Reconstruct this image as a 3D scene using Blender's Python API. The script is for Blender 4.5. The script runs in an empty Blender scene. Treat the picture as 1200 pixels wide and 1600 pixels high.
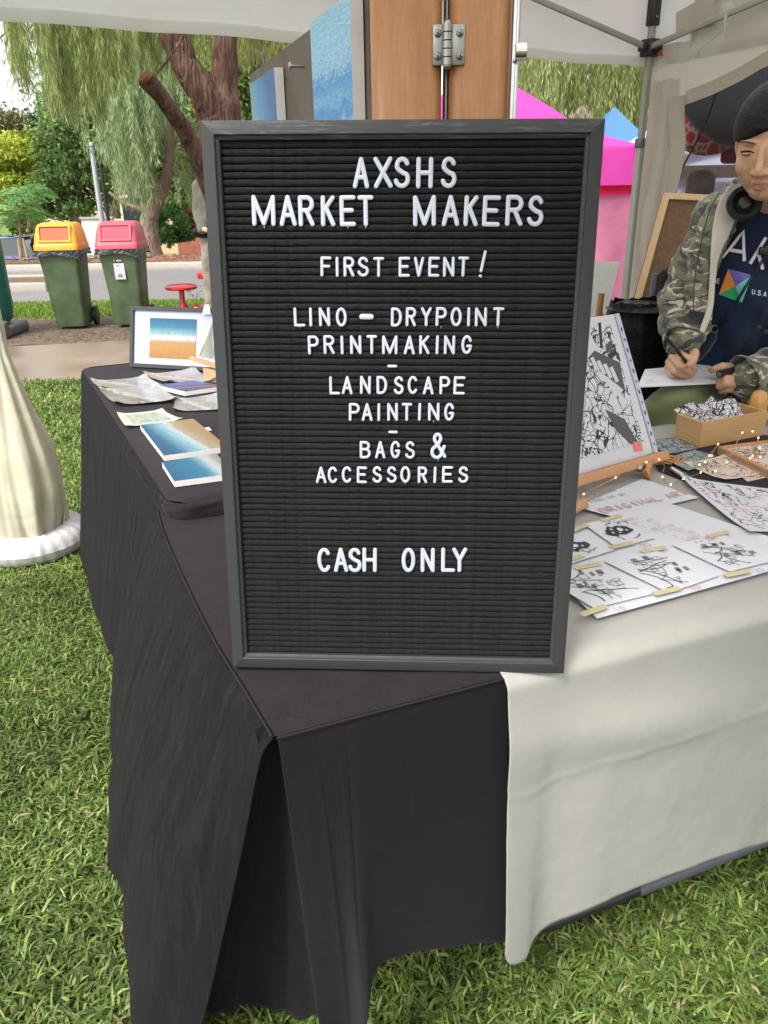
import bpy, bmesh, random
import numpy as np
from math import *
from mathutils import Vector, Matrix, Quaternion, noise as mnoise
from mathutils.bvhtree import BVHTree
random.seed(7); rng = np.random.default_rng(7)
S = bpy.context.scene
# ------------------------------------------------------------------ camera
H = 1.32; PITCH = radians(22.5); ROLL = radians(1.0); FPX = 1220.0
R_ = Vector((1, 0, 0)); U_ = Vector((0, sin(PITCH), cos(PITCH))); F_ = Vector((0, cos(PITCH), -sin(PITCH)))
CR = cos(ROLL) * R_ - sin(ROLL) * U_; CU = cos(ROLL) * U_ + sin(ROLL) * R_
O_ = Vector((0, 0, H))
cd = bpy.data.cameras.new('camera'); cam = bpy.data.objects.new('camera', cd); S.collection.objects.link(cam)
cd.sensor_fit = 'VERTICAL'; cd.sensor_height = 36; cd.lens = 36 * FPX / 1600; cd.clip_start = .02; cd.clip_end = 500
M3 = Matrix((CR, CU, -F_)).transposed(); cam.matrix_world = Matrix.Translation(O_) @ M3.to_4x4()
S.camera = cam
# ------------------------------------------------------------------ light
SUN_EL, SUN_AZ = radians(52), radians(215)     # azimuth of the sun seen from the scene, clockwise from +Y
w = bpy.data.worlds.new("World"); S.world = w; w.use_nodes = True
wn = w.node_tree; wn.nodes.clear()
sky = wn.nodes.new('ShaderNodeTexSky'); sky.sky_type = 'NISHITA'; sky.sun_disc = False
sky.sun_elevation = SUN_EL; sky.sun_rotation = SUN_AZ; sky.air_density = 1.4; sky.dust_density = 3.0
hs = wn.nodes.new('ShaderNodeHueSaturation'); hs.inputs['Saturation'].default_value = .22
bg = wn.nodes.new('ShaderNodeBackground'); bg.inputs['Strength'].default_value = .15
wo = wn.nodes.new('ShaderNodeOutputWorld')
wn.links.new(sky.outputs[0], hs.inputs['Color']); wn.links.new(hs.outputs[0], bg.inputs[0]); wn.links.new(bg.outputs[0], wo.inputs[0])
sd = bpy.data.lights.new('sun', 'SUN'); sd.energy = 1.5; sd.angle = radians(16); sd.color = (1, .965, .91)
so = bpy.data.objects.new('sun', sd); S.collection.objects.link(so)
sdir = Vector((sin(SUN_AZ) * cos(SUN_EL), cos(SUN_AZ) * cos(SUN_EL), sin(SUN_EL)))
so.rotation_euler = sdir.to_track_quat('Z', 'Y').to_euler()
S.view_settings.view_transform = 'Standard'; S.view_settings.look = 'None'
S.view_settings.exposure = 1.15; S.view_settings.gamma = 1; S.view_settings.use_curve_mapping = False
S.render.engine = 'CYCLES'
# ------------------------------------------------------------------ helpers
def ray(x, y): return F_ + (x - 600) / FPX * CR - (y - 800) / FPX * CU
def G(x, y, z): d = ray(x, y); return O_ + d * ((z - H) / d.z)          # point of the horizontal plane z
def Q(x, y, Y): d = ray(x, y); return O_ + d * (Y / d.y)                # point of the vertical plane Y
def proj(P):
    q = Vector(P) - O_; return 600 + FPX * q.dot(CR) / q.dot(F_), 800 - FPX * q.dot(CU) / q.dot(F_)
def link(o, parent=None):
    S.collection.objects.link(o)
    if parent is not None:
        o.parent = parent
        o.matrix_parent_inverse = parent_inv(parent)
    return o
def world_of(p): return ((world_of(p.parent) @ p.matrix_parent_inverse) if p.parent else Matrix.Identity(4)) @ p.matrix_basis
def parent_inv(p):
    r = p
    while r.parent is not None: r = r.parent
    return Matrix.Identity(4) if r.get('_local') else world_of(p).inverted()
def tag(o, label=None, cat=None, group=None, kind=None):
    if label: o['label'] = label
    if cat: o['category'] = cat
    if group: o['group'] = group
    if kind: o['kind'] = kind
    return o
def thing(name, label, cat, loc=(0, 0, 0), group=None):
    o = bpy.data.objects.new(name, None); o.empty_display_size = .05; o.location = loc
    S.collection.objects.link(o); return tag(o, label, cat, group)
def mesh(name, V, Fc, m, parent=None, smooth=True, uv=None):
    me = bpy.data.meshes.new(name); me.from_pydata([tuple(v) for v in V], [], [tuple(f) for f in Fc])
    if smooth: me.polygons.foreach_set('use_smooth', [True] * len(me.polygons))
    if uv:
        ul = me.uv_layers.new(name='UVMap')
        for l in me.loops: ul.data[l.index].uv = uv[l.vertex_index]
    if m: me.materials.append(m)
    me.update()
    return link(bpy.data.objects.new(name, me), parent)
def nparr_mesh(name, V, quads, m, parent=None, col=None, smooth=False, tris=None):
    me = bpy.data.meshes.new(name)
    nq = len(quads) if quads is not None else 0; nt = len(tris) if tris is not None else 0
    me.vertices.add(len(V)); me.vertices.foreach_set('co', np.asarray(V, dtype=np.float32).ravel())
    li = []; 
    if nq: li.append(np.asarray(quads, dtype=np.int32).ravel())
    if nt: li.append(np.asarray(tris, dtype=np.int32).ravel())
    li = np.concatenate(li); me.loops.add(len(li)); me.loops.foreach_set('vertex_index', li)
    ls = np.concatenate([np.arange(nq) * 4, nq * 4 + np.arange(nt) * 3]).astype(np.int32)
    me.polygons.add(nq + nt); me.polygons.foreach_set('loop_start', ls)
    if smooth: me.polygons.foreach_set('use_smooth', np.ones(nq + nt, dtype=bool))
    me.update(calc_edges=True); me.validate()
    if col is not None:
        a = me.color_attributes.new('col', 'FLOAT_COLOR', 'POINT')
        c4 = np.ones((len(V), 4), dtype=np.float32); c4[:, :3] = col; a.data.foreach_set('color', c4.ravel())
    me.materials.append(m)
    return link(bpy.data.objects.new(name, me), parent)
class MB:
    """collects shapes into ONE mesh"""
    def __init__(s): s.V = []; s.F = []; s.sm = []
    def add(s, V, Fc, smooth=True):
        b = len(s.V); s.V += [Vector(v) for v in V]; s.F += [tuple(i + b for i in f) for f in Fc]; s.sm += [smooth] * len(Fc); return s
    def box(s, c, d, rot=None, bev=0):
        c = Vector(c); x, y, z = d[0] / 2, d[1] / 2, d[2] / 2
        if bev:
            bm = bmesh.new(); bmesh.ops.create_cube(bm, size=1); bmesh.ops.scale(bm, vec=d, verts=bm.verts)
            bmesh.ops.bevel(bm, geom=bm.edges[:], offset=bev, segments=2, affect='EDGES', profile=.5)
            vs = [v.co.copy() for v in bm.verts]; bm.verts.index_update(); fs = [[v.index for v in f.verts] for f in bm.faces]; bm.free()
        else:
            vs = [Vector((i, j, k)) for i in (-x, x) for j in (-y, y) for k in (-z, z)]
            fs = [(0, 1, 3, 2), (4, 6, 7, 5), (0, 4, 5, 1), (2, 3, 7, 6), (0, 2, 6, 4), (1, 5, 7, 3)]
        if rot is not None: vs = [rot @ v for v in vs]
        return s.add([v + c for v in vs], fs, False)
    def hexa(s, b4, t4):
        """box from four bottom and four top corners"""
        return s.add(list(b4) + list(t4), [(3, 2, 1, 0), (4, 5, 6, 7), (0, 1, 5, 4), (1, 2, 6, 5), (2, 3, 7, 6), (3, 0, 4, 7)], False)
    def tube(s, P, r, n=8, cap=True, ry=None, upv=None):
        """swept round (or elliptic) section along P, r number or list"""
        P = [Vector(p) for p in P]; k = len(P); rs = r if isinstance(r, (list, tuple)) else [r] * k
        V = []; Fc = []; prev = None
        for i, p in enumerate(P):
            if i == 0: t = P[1] - P[0]
            elif i == k - 1: t = P[-1] - P[-2]
            else: t = (P[i + 1] - p).normalized() + (p - P[i - 1]).normalized()
            if t.length < 1e-9: t = Vector((0, 0, 1))
            t.normalize()
            if upv is not None: b = Vector(upv).normalized(); a = t.cross(b).normalized()
            else:
                if prev is None: prev = t.orthogonal().normalized()
                a = (prev - t * prev.dot(t)); a = a.normalized() if a.length > 1e-6 else t.orthogonal().normalized(); prev = a; b = t.cross(a)
            rb = rs[i] if ry is None else ry
            for j in range(n):
                an = 2 * pi * j / n; V.append(p + a * (cos(an) * rs[i]) + b * (sin(an) * rb))
        for i in range(k - 1):
            for j in range(n): Fc.append((i * n + j, i * n + (j + 1) % n, (i + 1) * n + (j + 1) % n, (i + 1) * n + j))
        if cap: Fc.append(tuple(range(n - 1, -1, -1))); Fc.append(tuple((k - 1) * n + j for j in range(n)))
        return s.add(V, Fc, True)
    def ball(s, c, r, rot=None, n=12):
        r = (r, r, r) if not hasattr(r, '__len__') else r; V = []; Fc = []; m = n // 2 + 1
        for i in range(1, m):
            th = pi * i / m
            for j in range(n):
                ph = 2 * pi * j / n; V.append(Vector((sin(th) * cos(ph) * r[0], sin(th) * sin(ph) * r[1], cos(th) * r[2])))
        V += [Vector((0, 0, r[2])), Vector((0, 0, -r[2]))]; t = len(V) - 2
        for i in range(m - 2):
            for j in range(n): Fc.append((i * n + j, (i + 1) * n + j, (i + 1) * n + (j + 1) % n, i * n + (j + 1) % n))
        for j in range(n): Fc.append((t, j, (j + 1) % n)); Fc.append((t + 1, (m - 2) * n + (j + 1) % n, (m - 2) * n + j))
        if rot is not None: V = [rot @ v for v in V]
        return s.add([v + Vector(c) for v in V], Fc, True)
    def lathe(s, prof, c=(0, 0, 0), n=24, rot=None, cap=False):
        V = []; Fc = []; k = len(prof)
        for (r, z) in prof:
            for j in range(n): V.append(Vector((r * cos(2 * pi * j / n), r * sin(2 * pi * j / n), z)))
        for i in range(k - 1):
            for j in range(n): Fc.append((i * n + j, i * n + (j + 1) % n, (i + 1) * n + (j + 1) % n, (i + 1) * n + j))
        if cap: Fc.append(tuple(range(n - 1, -1, -1))); Fc.append(tuple((k - 1) * n + j for j in range(n)))
        if rot is not None: V = [rot @ v for v in V]
        return s.add([v + Vector(c) for v in V], Fc, True)
    def build(s, name, m, parent=None):
        me = bpy.data.meshes.new(name); me.from_pydata([tuple(v) for v in s.V], [], s.F)
        me.polygons.foreach_set('use_smooth', s.sm); me.set_sharp_from_angle(angle=radians(48)); me.materials.append(m); me.update()
        return link(bpy.data.objects.new(name, me), parent)
def grid(name, Pf, nu, nv, m, parent=None, uvs=False, thick=0):
    V = [Pf(i / nu, j / nv) for j in range(nv + 1) for i in range(nu + 1)]; W = nu + 1
    Fc = [(j * W + i, j * W + i + 1, (j + 1) * W + i + 1, (j + 1) * W + i) for j in range(nv) for i in range(nu)]
    uv = [(i / nu, j / nv) for j in range(nv + 1) for i in range(nu + 1)] if uvs else None
    o = mesh(name, V, Fc, m, parent, True, uv)
    if thick:
        md = o.modifiers.new('thickness', 'SOLIDIFY'); md.thickness = thick; md.offset = 0
    return o
def cat(P, t):
    """Catmull-Rom through P, t in 0..1"""
    n = len(P) - 1; x = min(max(t, 0), 1) * n; i = min(int(x), n - 1); f = x - i
    p0 = P[max(i - 1, 0)]; p1 = P[i]; p2 = P[i + 1]; p3 = P[min(i + 2, n)]
    return (p1 * 2 + (p2 - p0) * f + (p0 * 2 - p1 * 5 + p2 * 4 - p3) * f * f + (p1 * 3 - p0 - p2 * 3 + p3) * f ** 3) * .5
def sheet(name, c4, th, m, parent=None, up=Vector((0, 0, 1)), curl=0.0, nn=1, seed=0, side=None):
    """a flat piece with four top corners c4 (near-left, near-right, far-right, far-left) and thickness th"""
    a, b, c, d = [Vector(p) for p in c4]; n = nn
    def P(u, v): return a.lerp(b, u).lerp(d.lerp(c, u), v)
    def w(u, v):
        if not curl: return 0
        return curl * (mnoise.noise(Vector((u * 2.2 + seed, v * 2.2, seed * .7))) * .5 + .5 + 2.2 * ((abs(u - .5) * 2) ** 4 * (abs(v - .5) * 2) ** 4))
    V = []; uv = []
    for lay in (0, 1):
        for j in range(n + 1):
            for i in range(n + 1):
                u, v = i / n, j / n; V.append(P(u, v) + up * (w(u, v) - lay * th)); uv.append((u, v))
    W = n + 1; K = W * W; Fc = []
    for j in range(n):
        for i in range(n):
            q = (j * W + i, j * W + i + 1, (j + 1) * W + i + 1, (j + 1) * W + i); Fc.append(q); Fc.append(tuple(K + k for k in reversed(q)))
    rim = [i for i in range(W)] + [j * W + n for j in range(1, W)] + [n * W + i for i in range(n - 1, -1, -1)] + [j * W for j in range(n - 1, 0, -1)]
    nf = len(Fc)
    for k in range(len(rim)): i, j = rim[k], rim[(k + 1) % len(rim)]; Fc.append((i, K + i, K + j, j))
    o = mesh(name, V, Fc, m, parent, False, uv)
    if side:
        o.data.materials.append(side)
        for p in o.data.polygons:
            if p.index >= nf or (p.index % 2 == 1 and p.index < nf): p.material_index = 1
    return o
# ------------------------------------------------------------------ material helpers
class NT:
    def __init__(s, name):
        s.m = bpy.data.materials.new(name); s.m.use_nodes = True; s.t = s.m.node_tree; s.t.nodes.clear()
        s.out = s.t.nodes.new('ShaderNodeOutputMaterial'); s.b = s.t.nodes.new('ShaderNodeBsdfPrincipled'); s.t.links.new(s.b.outputs[0], s.out.inputs[0])
    def n(s, ty, props=None, **inp):
        nd = s.t.nodes.new('ShaderNode' + ty)
        for k, v in (props or {}).items(): setattr(nd, k, v)
        for k, v in inp.items():
            k2 = k.replace('_', ' ')
            i = nd.inputs[int(k[1:])] if k[0] == 'i' and k[1:].isdigit() else nd.inputs[k2]
            s.set(i, v)
        return nd
    def set(s, i, v):
        if isinstance(v, bpy.types.NodeSocket): s.t.links.new(v, i)
        elif isinstance(v, bpy.types.Node): s.t.links.new(v.outputs[0], i)
        else:
            if hasattr(v, '__len__') and len(v) == 3 and i.type == 'RGBA': v = tuple(v) + (1,)
            i.default_value = v
    def obj(s, scale=(1, 1, 1)):
        tc = s.t.nodes.new('ShaderNodeTexCoord'); mp = s.t.nodes.new('ShaderNodeMapping'); s.t.links.new(tc.outputs['Object'], mp.inputs[0]); mp.inputs['Scale'].default_value = scale; return mp.outputs[0]
    def uv(s, scale=(1, 1, 1), rot=0, loc=(0, 0, 0)):
        tc = s.t.nodes.new('ShaderNodeTexCoord'); mp = s.t.nodes.new('ShaderNodeMapping'); s.t.links.new(tc.outputs['UV'], mp.inputs[0]); mp.inputs['Scale'].default_value = scale
        mp.inputs['Rotation'].default_value = (0, 0, rot); mp.inputs['Location'].default_value = loc; return mp.outputs[0]
    def noise(s, vec, sc, det=4, rough=.55, dist=0): return s.n('TexNoise', Vector=vec, Scale=sc, Detail=det, Roughness=rough, Distortion=dist).outputs[0]
    def ramp(s, fac, stops, interp='LINEAR'):
        nd = s.t.nodes.new('ShaderNodeValToRGB'); s.set(nd.inputs[0], fac); cr = nd.color_ramp; cr.interpolation = interp
        while len(cr.elements) > 1: cr.elements.remove(cr.elements[-1])
        cr.elements[0].position = stops[0][0]; cr.elements[0].color = c4(stops[0][1])
        for p, c in stops[1:]: e = cr.elements.new(p); e.color = c4(c)
        return nd.outputs[0]
    def mix(s, f, a, b, mode='MIX'):
        nd = s.t.nodes.new('ShaderNodeMixRGB'); nd.blend_type = mode; s.set(nd.inputs[0], f); s.set(nd.inputs[1], a); s.set(nd.inputs[2], b); return nd.outputs[0]
    def math(s, op, a, b=None):
        nd = s.t.nodes.new('ShaderNodeMath'); nd.operation = op; s.set(nd.inputs[0], a)
        if b is not None: s.set(nd.inputs[1], b)
        return nd.outputs[0]
    def bump(s, h, st=.3, dist=.01): 
        nd = s.n('Bump', Height=h, Strength=st, Distance=dist); s.t.links.new(nd.outputs[0], s.b.inputs['Normal']); return nd
    def P(s, **k):
        names = dict(base='Base Color', rough='Roughness', metal='Metallic', spec='Specular IOR Level', sheen='Sheen Weight', alpha='Alpha', coat='Coat Weight', sss='Subsurface Weight')
        for a, v in k.items(): s.set(s.b.inputs[names.get(a, a)], v)
        return s.m
    def transl(s, f, colr):
        """let part of the light through (thin cloth, leaves)"""
        tr = s.n('BsdfTranslucent', Color=colr); mx = s.n('MixShader', i0=f, i1=s.b.outputs[0], i2=tr.outputs[0]); s.t.links.new(mx.outputs[0], s.out.inputs[0])
def c4(c): return tuple(c) + (1,) if hasattr(c, '__len__') and len(c) == 3 else ((c, c, c, 1) if not hasattr(c, '__len__') else c)
def simple(name, col, rough=.6, var=.12, sc=8, bump=.15, bsc=60, bd=.002, metal=0, spec=.5, sheen=0, coat=0):
    t = NT(name); o = t.obj(); nz = t.noise(o, sc, 5); col = tuple(col)
    lo = tuple(max(c * (1 - var), 0) for c in col); hi = tuple(min(c * (1 + var), 1) for c in col)
    t.P(base=t.ramp(nz, [(.3, lo), (.7, hi)]), rough=rough, metal=metal, spec=spec, sheen=sheen, coat=coat)
    if bump: t.bump(t.noise(o, bsc, 4), bump, bd)
    return t.m
def fabric(name, col, rough=.85, var=.15, sc=5, weave=900, wst=.25, wr=.3, wsc=7, sheen=.3, tl=0):
    t = NT(name); o = t.obj(); n1 = t.noise(o, sc, 6, .6); n2 = t.noise(o, 220, 3)
    lo = tuple(c * (1 - var) for c in col); hi = tuple(min(1, c * (1 + var)) for c in col)
    base = t.mix(.5, t.ramp(n1, [(.3, lo), (.7, hi)]), t.ramp(n2, [(.3, lo), (.7, hi)]))
    t.P(base=base, rough=rough, sheen=sheen, spec=.15)
    h = t.math('ADD', t.math('MULTIPLY', t.noise(o, wsc, 6, .6, .6), wr), t.math('MULTIPLY', t.noise(o, weave, 2), .03 * wst))
    t.bump(h, .6, .03)
    if tl: t.transl(tl, base)
    return t.m
# ------------------------------------------------------------------ materials
def m_black_cloth():
    t = NT('black_cotton'); o = t.obj((1, 1, .12)); o2 = t.obj()
    nf = t.noise(o, 48, 6, .6, .4)                                   # vertical creases, light along them painted as paler streaks
    base = t.mix(t.ramp(nf, [(.5, 0.), (.68, .5)]), (.0072, .0060, .0074), (.0175, .016, .0172))
    specks = t.ramp(t.noise(o2, 420, 1), [(.78, 0.), (.8, 1.)])
    base = t.mix(t.math('MULTIPLY', specks, .5), base, (.16, .14, .14))
    t.P(base=base, rough=.85, sheen=.02, spec=.12)
    h = t.math('ADD', t.math('MULTIPLY', t.noise(o2, 9, 6, .6, .8), .25), t.math('MULTIPLY', t.noise(o, 30, 3), .06))
    h = t.math('ADD', h, t.math('MULTIPLY', t.noise(o2, 1200, 1), .012)); h = t.math('ADD', h, t.math('MULTIPLY', nf, .22))
    t.bump(h, .6, .03); return t.m
M = {}
M['black_cloth'] = m_black_cloth()
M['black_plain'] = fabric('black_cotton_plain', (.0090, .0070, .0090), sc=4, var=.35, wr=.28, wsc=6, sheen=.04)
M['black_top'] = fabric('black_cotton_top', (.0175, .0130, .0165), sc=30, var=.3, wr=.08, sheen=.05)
M['seam'] = simple('seam_thread', (.008, .007, .008), .9)
def m_grey_cloth():
    t = NT('grey_calico'); o = t.obj()
    n1 = t.noise(o, 5, 6, .6); n2 = t.noise(o, 60, 4)
    base = t.mix(.35, t.ramp(n1, [(.3, (.295, .285, .262)), (.7, (.345, .333, .31))]), t.ramp(n2, [(.3, (.295, .285, .262)), (.7, (.35, .34, .315))]))
    t.P(base=base, rough=.85, sheen=.15, spec=.2)
    h = t.math('ADD', t.math('MULTIPLY', t.noise(o, 4, 4, .5, .4), .2), t.math('MULTIPLY', t.noise(o, 900, 1), .012))
    t.bump(h, .35, .03); return t.m
M['grey_cloth'] = m_grey_cloth()
def m_painted_black():
    t = NT('scuffed_black_paint'); o = t.obj(); g = t.obj((1, 1, 1))
    sc = t.noise(t.obj((26, 300, 300)), 1, 5, .75); sc2 = t.noise(o, 90, 3, .7); big = t.noise(o, 9, 3)
    f = t.math('MULTIPLY', t.ramp(sc, [(.53, 0.), (.66, 1.)]), t.ramp(big, [(.42, .12), (.62, .7)]))
    chips = t.ramp(t.noise(o, 160, 2, .6), [(.74, 0.), (.76, .9)])
    base = t.mix(f, (.036, .037, .039), (.19, .19, .19)); base = t.mix(t.math('MULTIPLY', chips, t.ramp(big, [(.5, 0.), (.6, 1.)])), base, (.4, .39, .37))
    t.P(base=base, rough=t.ramp(sc2, [(.3, .5), (.7, .68)]), spec=.4)
    t.bump(t.math('ADD', t.noise(t.obj((8, 300, 300)), 1, 3), sc2), .12, .002); return t.m
M['frame_black'] = m_painted_black()
M['frame_end'] = simple('black_paint_smooth', (.028, .03, .031), .45, .2, 20, .12, 80)
def m_felt():
    t = NT('black_felt'); o = t.obj()
    n = t.noise(o, 700, 4, .75); n3 = t.noise(o, 140, 3)
    lint = t.ramp(t.noise(o, 330, 1), [(.795, 0.), (.81, 1.)])
    fib = t.ramp(t.noise(t.obj((90, 300, 600)), 1, 2, .7), [(.72, 0.), (.8, .35)])
    base = t.mix(t.math('ADD', t.math('MULTIPLY', lint, .6), fib), t.mix(n3, (.006, .006, .0065), (.030, .029, .030)), (.22, .22, .22))
    t.P(base=base, rough=.95, sheen=.06, spec=.1)
    t.b.inputs['Sheen Roughness'].default_value = .4
    t.bump(t.math('ADD', n, t.math('MULTIPLY', n3, 1.5)), 1.0, .0022); return t.m
M['felt'] = m_felt()
M['felt_dark'] = simple('felt_backing', (.006, .006, .006), .95)
M['letter'] = simple('white_plastic', (.42, .44, .52), .38, .03, 40, .03, 300)
def wood(name, a, b, scale=(3, 3, .35), rough=.4, coat=.2, sc=14):
    t = NT(name); o = t.obj(scale); n = t.noise(o, sc, 6, .6, 1.2); f = t.noise(t.obj(tuple(c * 12 for c in scale)), sc, 2, .6)
    t.P(base=t.mix(.3, t.ramp(n, [(.25, a), (.75, b)]), t.ramp(f, [(.35, a), (.65, b)])), rough=rough, coat=coat)
    t.bump(f, .12, .002); return t.m
M['timber'] = wood('varnished_timber', (.27, .105, .032), (.42, .20, .078), rough=.45, coat=.12, sc=10)
M['pine'] = wood('pale_pine', (.5, .32, .16), (.64, .44, .25), (2, 2, 2), .5, 0)
M['beech'] = wood('beech_wood', (.42, .2, .085), (.56, .29, .14), (1, 6, 6), .5, .05)
M['bamboo'] = wood('bamboo_board', (.46, .26, .105), (.62, .38, .18), (1.2, 1.2, 14), .42, .1, 9)
M['hardboard'] = simple('brown_hardboard', (.105, .078, .058), .6, .3, 12, .3, 130, .003)
M['cork'] = simple('cork_sheet', (.15, .082, .042), .85, .2, 60, .3, 300)
M['steel'] = simple('brushed_steel', (.34, .335, .32), .4, .1, 40, .1, 200, .001, metal=.9)
M['chrome'] = simple('chrome_tube', (.62, .62, .62), .18, .05, 30, 0, metal=1)
M['pole_grey'] = simple('grey_enamel_pole', (.30, .305, .27), .38, .06, 20, .03, 60)
M['black_plastic'] = simple('black_plastic', (.014, .014, .015), .4, .2, 40, .08, 200)
M['black_metal'] = simple('black_metal_tube', (.035, .036, .04), .32, .2, 40, .05, 200, metal=.3)
M['grey_tube'] = simple('grey_coated_tube', (.11, .115, .13), .35, .1, 40, .05)
def m_canopy(name, col, tl=.35, var=.04):
    t = NT(name); o = t.obj(); n = t.noise(o, 3, 5, .55, .8)
    lo = tuple(c * (1 - var) for c in col); base = t.ramp(n, [(.3, lo), (.7, col)])
    t.P(base=base, rough=.7, spec=.25); t.bump(t.math('ADD', n, t.math('MULTIPLY', t.noise(o, 500, 2), .02)), .45, .04)
    t.transl(tl, base); return t.m
M['canopy'] = m_canopy('white_canopy_polyester', (.80, .79, .75), .6)
M['wall_cream'] = m_canopy('cream_sidewall_polyester', (.66, .60, .53), .5)
M['cover_cream'] = m_canopy('cream_cover_cloth', (.78, .74, .58), .35)
M['pink'] = m_canopy('pink_tent_polyester', (.80, .10, .50), .45, .18)
M['pink_wall'] = m_canopy('pink_tent_wall', (.84, .36, .52), .6, .25)
M['red_trim'] = m_canopy('red_tent_trim', (.7, .02, .08), .3)
M['blue_tent'] = m_canopy('blue_tent_polyester', (.12, .27, .52), .35)
M['white_tent'] = m_canopy('white_tent_polyester', (.75, .75, .78), .35)
M['skin'] = None
def m_skin():
    t = NT('skin'); o = t.obj(); n = t.noise(o, 30, 4)
    t.P(base=t.ramp(n, [(.3, (.55, .31, .20)), (.7, (.62, .37, .255))]), rough=.48, sss=.12, spec=.4)
    t.b.inputs['Subsurface Radius'].default_value = (.01, .004, .002); t.bump(t.noise(o, 400, 3), .12, .0008); return t.m
M['skin'] = m_skin()
M['lip'] = simple('lips', (.42, .14, .11), .4, .1)
def m_camo():
    t = NT('camouflage_cotton'); o = t.obj((1, 1, 2.0))
    a = t.noise(o, 13, 2, .5, 1.6); b = t.noise(t.obj((1.1, 1.1, 1.7)), 15, 2, .5, 1.2); c = t.noise(t.obj((.9, 1.3, 2.4)), 17, 2, .5, 1.5)
    col = t.mix(t.ramp(a, [(.5, 0.), (.515, 1.)]), (.20, .195, .135), (.115, .125, .078))
    col = t.mix(t.ramp(b, [(.56, 0.), (.575, 1.)]), col, (.052, .056, .062))
    col = t.mix(t.ramp(c, [(.585, 0.), (.6, 1.)]), col, (.52, .44, .38))
    t.P(base=col, rough=.85, sheen=.2, spec=.2)
    t.bump(t.math('ADD', t.math('MULTIPLY', t.noise(t.obj(), 22, 5, .6, 1), .35), t.math('MULTIPLY', t.noise(t.obj(), 900, 1), .02)), .6, .02); return t.m
M['camo'] = m_camo()
M['navy'] = fabric('navy_cotton', (.0105, .021, .052), var=.15, wr=.28, wsc=13, sheen=.15)
M['lining'] = fabric('cream_lining', (.60, .54, .48), var=.06, wr=.1)
M['olive'] = fabric('olive_twill', (.15, .17, .075), var=.08, wr=.2, wsc=10)
M['khaki'] = fabric('khaki_shirt', (.105, .105, .072), wr=.4)
M['desert'] = fabric('beige_trousers', (.24, .21, .16), var=.6, sc=9, wr=.4)
M['hair'] = None
def m_hair():
    t = NT('black_hair'); tc = t.n('TexCoord'); mp = t.n('Mapping', Vector=tc.outputs['Object']); mp.inputs['Rotation'].default_value = (0, radians(38), 0); mp.inputs['Scale'].default_value = (9, 60, 230)
    n_ = t.noise(mp.outputs[0], 1, 3, .6, .3)
    t.P(base=t.mix(t.ramp(n_, [(.4, 0.), (.7, 1.)]), (.0015, .0013, .0013), (.020, .017, .016)), rough=.55, spec=.22); t.bump(n_, .6, .002); return t.m  # paler strands: highlights on the hair painted into its colour
M['hair'] = m_hair()
M['bag_black'] = fabric('black_nylon', (.010, .010, .011), rough=.35, wr=.9, wsc=12, sheen=0)
M['white_paper'] = simple('white_paper', (.56, .57, .62), .7, .03, 6, .05, 40)
M['white_edge'] = simple('white_canvas_edge', (.74, .73, .70), .8, .05, 40, .2, 300)
M['tape'] = simple('masking_tape', (.50, .42, .25), .7, .08, 60, .1)
M['ink'] = simple('black_ink', (.012, .012, .014), .6, 0)
M['red_ink'] = simple('red_ink', (.55, .22, .24), .6, .25, 60, 0)
M['pink_stamp'] = simple('red_stamp', (.7, .17, .15), .6, .2, 200, 0)
def sketch(name, sc=5, lw=.012, fill=0., bgc=(.56, .57, .62), ink=(.015, .015, .018), asp=(1, 1, 1), cells=6, seed=0, dens=.45, margin=.06, red=0):
    """ink drawing printed on paper: broken contour lines, cell lines and some solid black"""
    t = NT(name); u = t.uv(asp, 0, (seed * 3.1, seed * 1.7, 0)); u0 = t.uv()
    a = t.noise(u, sc, 2, .5, 1.0); l1 = t.math('LESS_THAN', t.math('ABSOLUTE', t.math('SUBTRACT', a, .5)), lw)
    a2 = t.noise(u, sc * 2.3, 2, .5, .6); l3 = t.math('LESS_THAN', t.math('ABSOLUTE', t.math('SUBTRACT', a2, .47)), lw * 1.3)
    dis = t.n('VectorMath', {'operation': 'ADD'}); t.set(dis.inputs[0], u)
    nv = t.n('TexNoise', Vector=u, Scale=sc * 1.5); sc_ = t.n('VectorMath', {'operation': 'SCALE'}, i0=nv.outputs[1]); sc_.inputs['Scale'].default_value = .12; t.set(dis.inputs[1], sc_.outputs[0])
    vo = t.n('TexVoronoi', {'feature': 'DISTANCE_TO_EDGE'}, Vector=dis.outputs[0], Scale=cells); l2 = t.math('LESS_THAN', vo.outputs[0], lw * 1.6)
    mk = t.ramp(t.noise(u, 3.1, 2), [(dens, 0.), (dens + .03, 1.)]); mk2 = t.ramp(t.noise(u, 4.3, 3, .6), [(.42, 0.), (.45, 1.)])
    L = t.math('MAXIMUM', t.math('MULTIPLY', l1, mk2), t.math('MULTIPLY', l2, mk)); L = t.math('MAXIMUM', L, t.math('MULTIPLY', l3, mk))
    if fill: L = t.math('MAXIMUM', L, t.ramp(t.noise(u, sc * .8, 3, .6, .8), [(1 - fill - .01, 0.), (1 - fill, 1.)]))
    sp = t.n('SeparateXYZ', Vector=u0)
    def band(s_): return t.math('MULTIPLY', t.math('GREATER_THAN', s_, margin), t.math('LESS_THAN', s_, 1 - margin))
    L = t.math('MULTIPLY', L, t.math('MULTIPLY', band(sp.outputs[0]), band(sp.outputs[1])))
    ic = t.mix(t.ramp(t.noise(u, 2, 2), [(.5, 0.), (.55, 1.)]), ink, (.5, .1, .12)) if red else ink
    t.P(base=t.mix(L, bgc, ic), rough=.6); return t.m
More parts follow.
